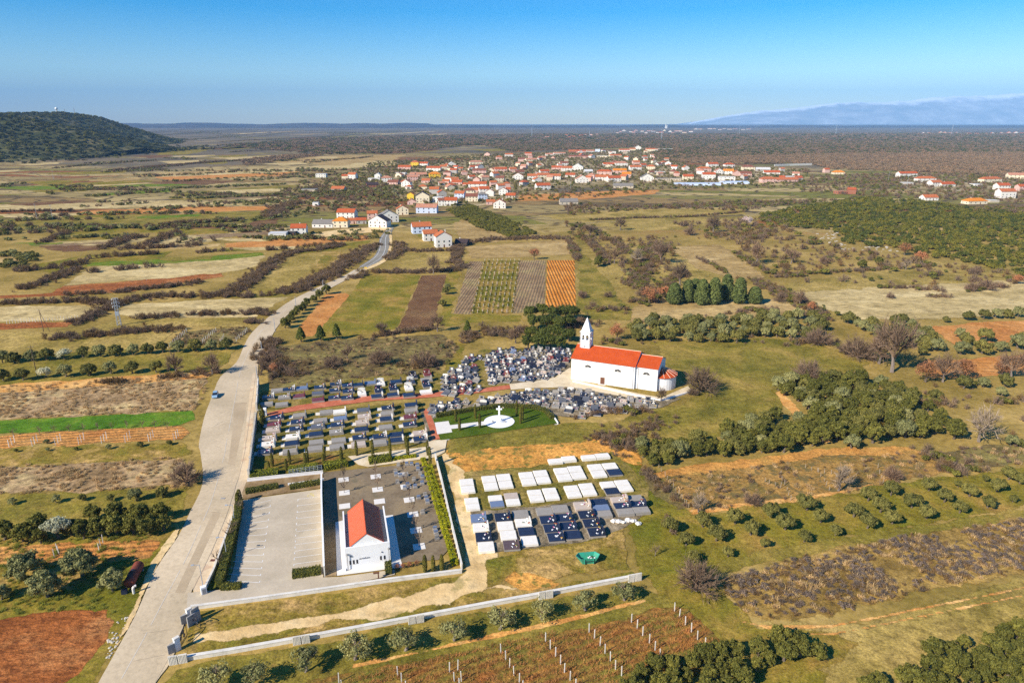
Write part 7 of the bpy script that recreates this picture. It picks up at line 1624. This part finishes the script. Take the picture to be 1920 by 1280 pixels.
def in_poly(P, poly):
    X, Y = P[:, 0], P[:, 1]; M = np.zeros(len(P), bool); n = len(poly)
    for k in range(n):
        x0, y0 = poly[k]; x1, y1 = poly[(k+1) % n]
        c = (y0 > Y) != (y1 > Y); M ^= c & (X < (x1-x0)*(Y-y0)/((y1-y0) or 1e-9)+x0)
    return M
def fill(px, dens, seed=0, clumpy=0.0):
    """points spread evenly over the ground inside a photo outline; dens per square metre"""
    poly = [G(*p) for p in px]; A = np.array(poly); lo, hi = A.min(0), A.max(0); n = int((hi-lo).prod()*dens); rg = np.random.default_rng(seed)
    P = rg.uniform(lo, hi, (n, 2)); P = P[in_poly(P, poly)]
    if clumpy:
        v = np.array([mn.noise(Vector((p[0]/9, p[1]/9, seed))) for p in P]); P = P[v > rg.uniform(-.5, .5, len(P))*(1-clumpy)+(clumpy-.5)*.3]
    return np.concatenate([P, np.zeros((len(P), 1))], 1)
def lines(pls, dens, wd, seed=0):
    """points along hedgerows: polylines in the photo, width in metres"""
    out = []; rg = np.random.default_rng(seed)
    for pl in pls:
        w_ = wd
        if isinstance(pl, tuple): pl, w_ = pl
        pts = [np.array(G(*p)) for p in pl]
        for a, b in zip(pts, pts[1:]):
            L = np.linalg.norm(b-a); m = int(L*dens*max(1, w_/2)); u = rg.uniform(0, 1, (m, 1)); out.append(a+(b-a)*u+rg.normal(0, w_/3, (m, 2)))
    P = np.concatenate(out); return np.concatenate([P, np.zeros((len(P), 1))], 1)
U = lambda P, a, b: _rs.uniform(a, b, len(P))
B1 = [([(300,415+350),(380,400+350)],3)]
Z = lambda f, *pts: [f(*p) for p in pts]
near_h = [(Z(zB,(305,405),(430,395),(560,385),(680,370),(800,365),(900,360),(1010,355)),7),(Z(zB,(400,330),(470,305),(560,260),(640,225),(700,200)),7),(Z(zB,(0,210),(150,205),(330,200),(480,195),(640,210),(760,190)),6),(Z(zB,(640,150),(760,130),(900,120),(1050,105),(1130,85)),5),(Z(zB,(700,190),(880,170),(1050,165),(1260,170),(1460,165)),7),(Z(zB,(1290,150),(1370,100),(1440,50),(1510,5)),10),(Z(zB,(1560,150),(1650,140),(1760,90),(1860,50),(1920,20)),10),(Z(zB,(130,130),(250,90),(350,50),(440,10)),8),(Z(zB,(360,165),(470,155),(580,150)),4),
 (Z(zB,(760,290),(900,285),(1050,275),(1200,270),(1440,265)),4),(Z(zB,(1455,250),(1500,275),(1540,265)),5),(Z(zB,(1370,330),(1420,310),(1460,320)),5),(Z(zB,(540,655),(640,655),(740,650)),3),(Z(zB,(900,630),(1050,615),(1230,600)),3),
 (Z(zC,(0,240),(60,200),(150,160),(270,150),(420,120)),8),(Z(zC,(430,200),(500,180),(580,140),(605,120)),10),(Z(zC,(100,390),(230,340),(330,290),(430,230),(520,190)),10),(Z(zC,(470,310),(520,300),(550,290)),5),(Z(zC,(570,275),(650,270),(760,275),(900,270),(1050,265),(1110,230)),6),(Z(zC,(700,200),(740,160),(760,140),(740,110)),7),(Z(zC,(1060,230),(1070,170),(1060,120)),7),(Z(zC,(760,150),(880,155),(1040,150)),5),(Z(zC,(1100,110),(1250,90),(1420,85),(1600,80),(1690,85)),8),(Z(zC,(1700,100),(1740,150),(1745,200)),4),(Z(zC,(1800,90),(1870,150),(1910,200)),5),
 (Z(zC,(0,650),(10,750),(30,830)),7),(Z(zC,(40,860),(120,840),(230,850)),4),(Z(zC,(560,640),(700,620),(860,600),(960,590)),4),(Z(zC,(1120,640),(1200,620),(1300,615),(1440,610)),9),(Z(zC,(1700,590),(1760,560),(1850,560)),8),(Z(zC,(820,800),(880,780),(950,790)),6)]
scatter('hedgerow', lines(near_h, .75, 6, 1), U(lines(near_h, .75, 6, 1), .8, 1.9), TB['brown'], 'bare brown and purple hedgerows between the middle distance fields', 'hedgerow')
r_h = [(Z(zE,(0,150),(70,165)),6),(Z(zE,(830,165),(930,150),(1040,150)),5),(Z(zE,(1060,170),(1140,200),(1220,230)),8),(Z(zE,(0,560),(60,600),(90,640)),7),(Z(zE,(0,480),(80,480),(180,470)),4),(Z(zE,(850,330),(1000,320),(1160,310)),4),(Z(zE,(1480,660),(1560,740),(1700,740)),6),(Z(zE,(1420,430),(1560,440)),4),(Z(zE,(1740,430),(1900,430)),4),
 (Z(zF,(310,470),(400,440),(430,380),(500,340)),8),(Z(zF,(780,370),(860,400),(950,450),(1040,500),(1090,540)),9),(Z(zF,(880,345),(1050,340),(1250,330),(1500,315),(1540,310)),4),(Z(zF,(560,280),(640,320),(680,345)),3),(Z(zF,(700,250),(780,300),(870,345)),5),(Z(zF,(130,500),(180,490),(250,500)),4),(Z(zF,(660,510),(800,500),(880,490)),4),(Z(zF,(90,200),(150,270),(190,300)),4),(Z(zF,(10,200),(50,290)),3),(Z(zF,(200,200),(260,260)),6),(Z(zF,(300,400),(330,300),(380,220),(440,240)),12),(Z(zF,(1310,400),(1420,405),(1560,410)),5),(Z(zF,(1680,410),(1850,395)),5),(Z(zF,(100,120),(300,110),(520,105),(740,85)),4),(Z(zF,(1500,440),(1580,440)),4),(Z(zF,(880,360),(1000,350)),4)]
scatter('hedgerow', lines(r_h, .65, 6, 2), U(lines(r_h, .65, 6, 2), .8, 1.8), TB['mixed'], 'mixed bare and green hedgerows around the right hand meadows', 'hedgerow')
P = lines([([(1190,830),(1210,800),(1240,790)],7),([(1105,815),(1130,830),(1190,850)],6),([(1200,878),(1240,915),(1290,955)],3),([(1262,1000),(1250,975)],3),([(1080,785),(1110,775),(1180,772)],3)], 1.2, 5, 3)
scatter('brambles', P, U(P, .5, 1.1), TB['brown'], 'brown brambles behind the new graves', 'brambles')
# scrub field, macchia, woods
P = fill([(1350,1086),(1500,1046),(1720,1002),(1990,964),(1990,1055),(1760,1100),(1560,1150),(1440,1160),(1375,1138)], 1.9, 5, .12); scatter('scrub', P, U(P, .4, .85), TB['scrub'], 'purple-grey knee-high scrub over the fallow field', 'scrub', .8)
P = fill([zF(*p) for p in ((800,100),(1000,60),(1250,25),(1500,40),(1700,70),(2100,70),(2100,400),(1900,345),(1700,300),(1500,270),(1350,230),(1180,230),(1120,160),(960,150),(850,140))], .085, 6, .12); scatter('macchia', P, U(P, 1.3, 2.6), TB['macchia'], 'low green evergreen macchia covering the right slope', 'macchia')
P = fill([zF(*p) for p in ((1000,190),(1130,150),(1180,230),(1350,225),(1420,255),(1250,255),(1100,230))], .035, 7); scatter('rocks', P, U(P, .3, 1.3), TB['rock'], 'pale rock slabs showing through the macchia', 'rocks', .5)
P = np.concatenate([fill([zF(*p) for p in ((0,50),(300,60),(740,40),(1220,30),(900,60),(740,80),(400,70),(0,100))], .05, 8, .2), fill([zF(*p) for p in ((0,130),(120,150),(200,200),(20,200))], .04, 9), fill([zF(*p) for p in ((640,190),(800,150),(900,180),(760,230))], .03, 9), fill([zF(*p) for p in ((1700,70),(2000,60),(2000,90),(1720,90))], .07, 10)]); scatter('thicket', P, U(P, 1.2, 2.6), TB['mixed'], 'dark mixed thicket between the village and the terraces', 'thicket')
P = fill([(835,395),(880,385),(960,415),(1010,440),(960,448),(900,430)], .09, 11); scatter('grove', P, U(P, 1.4, 2.2), TB['green'], 'dark green grove on the slope behind the farmhouse', 'grove')
P = np.concatenate([fill([(500,366),(560,352),(700,352),(750,366),(745,400),(660,398),(560,404),(500,400)], .012, 12), fill([(560,340),(700,340),(760,360),(740,380),(560,372)], .012, 13)]); scatter('thicket', P, U(P, 1.5, 3.0), TB['mixed']+TB['olive']+TB['olive'], 'bare and green thickets at the left edge of the village', 'thicket')
P = fill([(600,345),(700,305),(900,290),(1230,280),(1290,310),(1520,318),(1500,352),(1250,356),(1100,372),(960,380),(760,395),(700,360)], .0075, 14); scatter('garden_trees', P, U(P, 1.4, 2.8), TB['mixed']+TB['green'], 'garden trees and bushes filling the gaps between village houses', 'garden trees')
P = fill([(1520,330),(1700,325),(1990,330),(1990,385),(1700,372),(1500,360)], .012, 15); scatter('garden_trees', P, U(P, 1.4, 3.0), TB['mixed'], 'bushes around the right edge houses', 'garden trees')
# the wide brown wood: denser near, coarser far
def wood(px, dens, s0, s1, seed, temps, label, name='wood'):
    P = fill(px, dens, seed); scatter(name, P, U(P, s0, s1), temps, label, 'wood', .9 if s0 < 3 else .6)
wood([(1240,300),(1500,290),(1990,285),(1990,335),(1700,322),(1560,318),(1520,308),(1280,306)], .016, 2.6, 4.2, 16, TB['wood'], 'brown leafless wood behind the right part of the village')
wood([(900,272),(1100,264),(1990,262),(1990,287),(1500,292),(1250,300),(1200,276),(960,285)], .008, 3.4, 5.6, 17, TB['woodfar'], 'brown leafless wood stretching behind the village')
wood([(700,256),(1000,252),(1990,250),(1990,263),(1100,265),(860,274)], .0022, 5.5, 10, 18, TB['woodfar'], 'far brown wood towards the horizon')
wood([(560,262),(720,256),(860,275),(760,288),(600,290),(420,274)], .003, 4.5, 8.5, 19, TB['woodfar'], 'purple-brown far wood left of the village')
wood([(450,300),(560,290),(640,286),(560,298),(460,312)], .004, 4, 7, 23, TB['wood'], 'small purple-brown wood on the left plain')
# hill bushes
rg = np.random.default_rng(21); H_ = np.stack([rg.uniform(-3300, -620, 90000), rg.uniform(950, 3800, 90000)], 1); hz = np.array([hill_h(*p) for p in H_]); kp = rg.random(90000) < np.clip((hz+11.5)/26, 0, 1)*.32; P = np.concatenate([H_[kp], np.maximum(hz[kp, None]-.5, 0)], 1)
scatter('hill_scrub', P, rg.uniform(3.5, 8, len(P)), TB['hill'], 'dark evergreen scrub covering the hill', 'scrub', .7)
# hedgerows and copses of the left plain, thinning into the distance
rg = np.random.default_rng(31); pl = []
for i in range(84):
    py = 245+rg.random()**1.3*215; px = rg.uniform(-60, 640 if py < 400 else 480); ln = rg.uniform(50, 220); sl = rg.uniform(-.09, .02); k = int(rg.integers(3, 6))
    pl.append(([(px+ln*t/k, py+ln*sl*t/k+rg.normal(0, .6)) for t in range(k+1)], rg.uniform(4, 9)))
P = lines(pl, .10, 6, 31); scatter('hedgerow', P, U(P, 1.4, 3.0), TB['brown']+TB['olive'], 'bare hedgerows striping the left plain', 'hedgerow')
pl2 = [pl[i] for i in range(0, 84, 2)]; pl2 = [([(x+rg.uniform(-30,30), y+rg.uniform(-4,4)) for x, y in a], w_) for a, w_ in pl2]
P = lines(pl2, .06, 8, 32); scatter('olive_rows', P, U(P, 1.6, 2.6), TB['olive'], 'far olive rows striping the left plain', 'olive trees')
ol = [(Z(lambda x, y: (x/3, 180+y/3),(950,520),(1150,515),(1400,505),(1600,500)),14),(Z(lambda x, y: (x/3, 180+y/3),(970,575),(1150,575),(1450,565),(1650,550)),10),(Z(lambda x, y: (x/3, 180+y/3),(1190,625),(1300,620),(1560,605)),5),(Z(lambda x, y: (x/3, 180+y/3),(400,750),(550,745),(700,740),(850,735)),8),(Z(lambda x, y: (x/3, 180+y/3),(0,890),(60,900),(160,910),(100,950),(0,960)),14),(Z(lambda x, y: (x/3, 180+y/3),(320,800),(450,800),(600,790)),7),(Z(lambda x, y: (x/3, 180+y/3),(0,815),(200,805)),4),(Z(lambda x, y: (x/3, 180+y/3),(540,560),(750,550),(950,535)),4),(Z(lambda x, y: (x/3, 180+y/3),(990,480),(1200,468),(1540,455)),3)]
P = lines(ol, .12, 6, 33); scatter('olive_grove', P, U(P, 1.5, 2.5), TB['olive'], 'olive groves on the left plain before the village', 'olive trees')
bh = [(Z(lambda x, y: (x/3, 180+y/3),(590,860),(680,820),(780,790)),9),(Z(lambda x, y: (x/3, 180+y/3),(820,840),(920,800),(1000,765)),8),(Z(lambda x, y: (x/3, 180+y/3),(860,745),(1000,720),(1150,710),(1340,705)),6),(Z(lambda x, y: (x/3, 180+y/3),(60,990),(200,980),(330,965),(480,940)),8),(Z(lambda x, y: (x/3, 180+y/3),(510,915),(700,900),(880,890)),6),(Z(lambda x, y: (x/3, 180+y/3),(1100,885),(1300,870)),4),(Z(lambda x, y: (x/3, 180+y/3),(700,860),(900,855),(1150,840)),7),(Z(lambda x, y: (x/3, 180+y/3),(0,655),(200,650),(450,650)),4),(Z(lambda x, y: (x/3, 180+y/3),(230,830),(330,790),(390,770)),5),(Z(lambda x, y: (x/3, 180+y/3),(1530,680),(1600,620),(1680,600)),14),(Z(lambda x, y: (x/3, 180+y/3),(1500,870),(1700,850),(1920,840)),4),(Z(lambda x, y: (x/3, 180+y/3),(640,980),(750,970),(900,960)),4),(Z(lambda x, y: (x/3, 180+y/3),(460,995),(570,990)),4),(Z(lambda x, y: (x/3, 180+y/3),(640,420),(860,400),(1100,380),(1640,345)),16)]
P = lines(bh, .36, 6, 34); scatter('hedgerow', P, U(P, 1.2, 2.6), TB['brown'], 'dark bare hedgerows winding over the left plain', 'hedgerow')
P = fill([(503,442),(640,434),(735,432),(735,440),(560,452),(503,452)], .02, 35); scatter('garden_hedge', P, U(P, 1.4, 2.2), TB['olive'], 'row of round garden trees before the first village houses', 'garden trees')
T1 = [fill([zF(*p) for p in q], d, 60+i, .25) for i, (q, d) in enumerate(((((300,190),(480,190),(470,330),(310,350)),.045),(((440,130),(900,110),(960,170),(760,210),(560,200)),.04),(((700,220),(960,180),(1180,240),(1420,265),(1560,310),(1250,325),(900,345),(760,290)),.028),(((80,190),(300,190),(300,300),(160,310)),.03),(((1540,290),(1900,340),(1990,410),(1600,400),(1450,340)),.035),(((880,345),(1500,325),(1560,400),(1250,400),(1000,380)),.014),(((60,420),(330,470),(330,520),(60,510)),.01)))]
P = np.concatenate(T1); scatter('orchard_thicket', P, U(P, .8, 2.8), TB['mixed']+TB['brown'], 'scattered bare trees and dark bushes over the terraces right of centre', 'thicket')
P = fill([zE(*p) for p in ((1390,330),(1700,345),(1990,340),(1990,640),(1660,600),(1480,420))], .02, 71, .2); scatter('thicket', P, U(P, .5, 1.3), TB['mixed'], 'low bushes on the dry ground right of the big grove', 'thicket')
P = np.concatenate([fill([zE(*p) for p in ((60,40),(960,20),(960,160),(90,165))], .02, 72), fill([(505,720),(800,712),(866,655),(830,630),(640,640),(520,655)], .03, 73, .3)]); scatter('undergrowth', P, U(P, .5, 1.4), TB['brown'], 'brown undergrowth behind the cemetery and in the olive grove', 'undergrowth')
# weeds
P = np.concatenate([fill([(-40,728),(374,703),(392,716),(376,752),(366,770),(-40,790)], .5, 41, .1), fill([(-40,876),(330,858),(368,880),(366,912),(-40,928)], .6, 42, .1)]); scatter('dry_weeds', P, U(P, .35, .75), TB['weeds'], 'dry pinkish weeds standing on the fallow strips', 'weeds')
P = np.concatenate([fill([(505,720),(800,712),(866,655),(830,630),(640,640),(520,655)], .16, 43, .15), fill([(1225,898),(1400,876),(1560,852),(1730,850),(1790,885),(1560,930),(1310,960),(1290,950)], .18, 44, .1), fill([(1720,850),(1990,820),(1990,870),(1800,882)], .2, 45), fill([(335,622),(462,612),(470,620),(446,644),(312,652)], .2, 46)]); scatter('dry_weeds', P, U(P, .35, .8), TB['brown']+TB['weeds'], 'brown weeds and briars on the waste ground', 'weeds')
rows = []
for r in range(-4, 26):     # vine rows run uphill to the right
    a = np.array(G(400+r*12, 1330-0*r)); 
pv = [G(*p) for p in ((640,1268),(840,1228),(1060,1184),(1250,1140),(1290,1146),(1345,1204),(1345,1232),(1240,1300),(700,1300))]; A = np.array(pv); lo, hi = A.min(0), A.max(0)
d_ = np.array(G(*zG(1401,305)))-np.array(G(*zG(1211,350))); d_ /= np.linalg.norm(d_); n_ = np.array([-d_[1], d_[0]]); c_ = np.array(G(*zG(1211,350))); out = []
e_ = np.array(G(*zG(1235,378)))-c_; gap = abs(e_@n_)
for r in range(-14, 14):
    u = np.arange(-70, 90, .95)+_rs.uniform(-.2, .2, len(np.arange(-70, 90, .95))); out.append(c_+d_*u[:, None]+n_*(r*gap)+_rs.normal(0, .08, (len(u), 2)))
P = np.concatenate(out); P = P[in_poly(P, pv)]; P = np.concatenate([P, np.zeros((len(P), 1))], 1); scatter('vines', P, U(P, .45, .75), TB['vine'], 'pruned rust-brown vines in the near vineyard', 'vines')
out = []
for r in range(9):
    t = np.linspace(0, 1, 60); xa, xb = 909+r*8.0, 886+r*9.2; out += [G(xa+(xb-xa)*k, 490+k**1.15*97) for k in t]
P = np.array([(a, b, 0) for a, b in out]); scatter('vines', P, U(P, .4, .7), [TB['green'][1], TB['weeds'][0]], 'green and brown vines of the staked vineyard', 'vines')
P = np.concatenate([fill([(196,1228),(206,1180),(238,1146),(248,1150),(226,1196),(204,1238)], 2.6, 51)]); scatter('rubble', P, U(P, .10, .28), TB['rock'], 'white rubble heaped along the ditch by the road', 'rubble')
P = np.concatenate([fill([(-40,1010),(335,985),(338,1008),(296,1068),(257,1152),(212,1232),(183,1290),(-60,1300)], .5, 52), fill([(1270,1100),(1350,1095),(1420,1170),(1560,1180),(1640,1200),(1500,1300),(1330,1300),(1360,1230),(1290,1150)], .5, 53), fill([(1120,880),(1190,850),(1300,960),(1280,1080),(1360,1150),(1250,1140),(1190,1080),(1180,1000)], .3, 54), fill([(296,1290),(330,1250),(760,1170),(1195,1095),(1250,1120),(1060,1168),(660,1250)], .5, 55), fill([(1240,975),(1500,935),(1760,890),(1990,862),(1990,945),(1700,990),(1480,1030),(1350,1070),(1230,1060)], .12, 56), fill([(360,1142),(866,1075),(900,1110),(1010,1096),(1190,1068),(1194,1082),(800,1150),(340,1232)], .25, 57)])
GT = leaf_mat('grass_blades', (92,108,40), (150,150,76), .25, .3); pp_ = [G(*p) for p in [(-40,1160),(70,1148),(204,1140),(214,1165),(190,1215),(152,1262),(110,1290),(-60,1300)]]; keep = ~in_poly(P, pp_) & np.array([1 if LEVELS[int((p[1]-LV_Y)/LV_C), int((p[0]+LV_X)/LV_C)] < 5 else 0 for p in P], bool) if len(P) else []
scatter('grass', P[keep], U(P[keep], .3, .6), [weed_t(GT, 60), weed_t(GT, 60)], 'tufts of grass on the near green banks', 'grass')
# ------------------------------------------------------------------ air
hm, hnt, hb = new_mat('haze_air'); hnt.nodes.remove(hb)
pvn = hnt.nodes.new('ShaderNodeVolumePrincipled'); pvn.inputs['Color'].default_value = (.31, .61, 1, 1); pvn.inputs['Density'].default_value = 4.5e-5; pvn.inputs['Anisotropy'].default_value = -0.2
hnt.links.new(pvn.outputs[0], hnt.nodes['Material Output'].inputs['Volume'])
q = MB().box(-36000, -1200, -30, 36500, 38500, 1700); tag(q.build('haze', hm), 'thin blue haze over the whole plain', 'haze', kind='stuff')
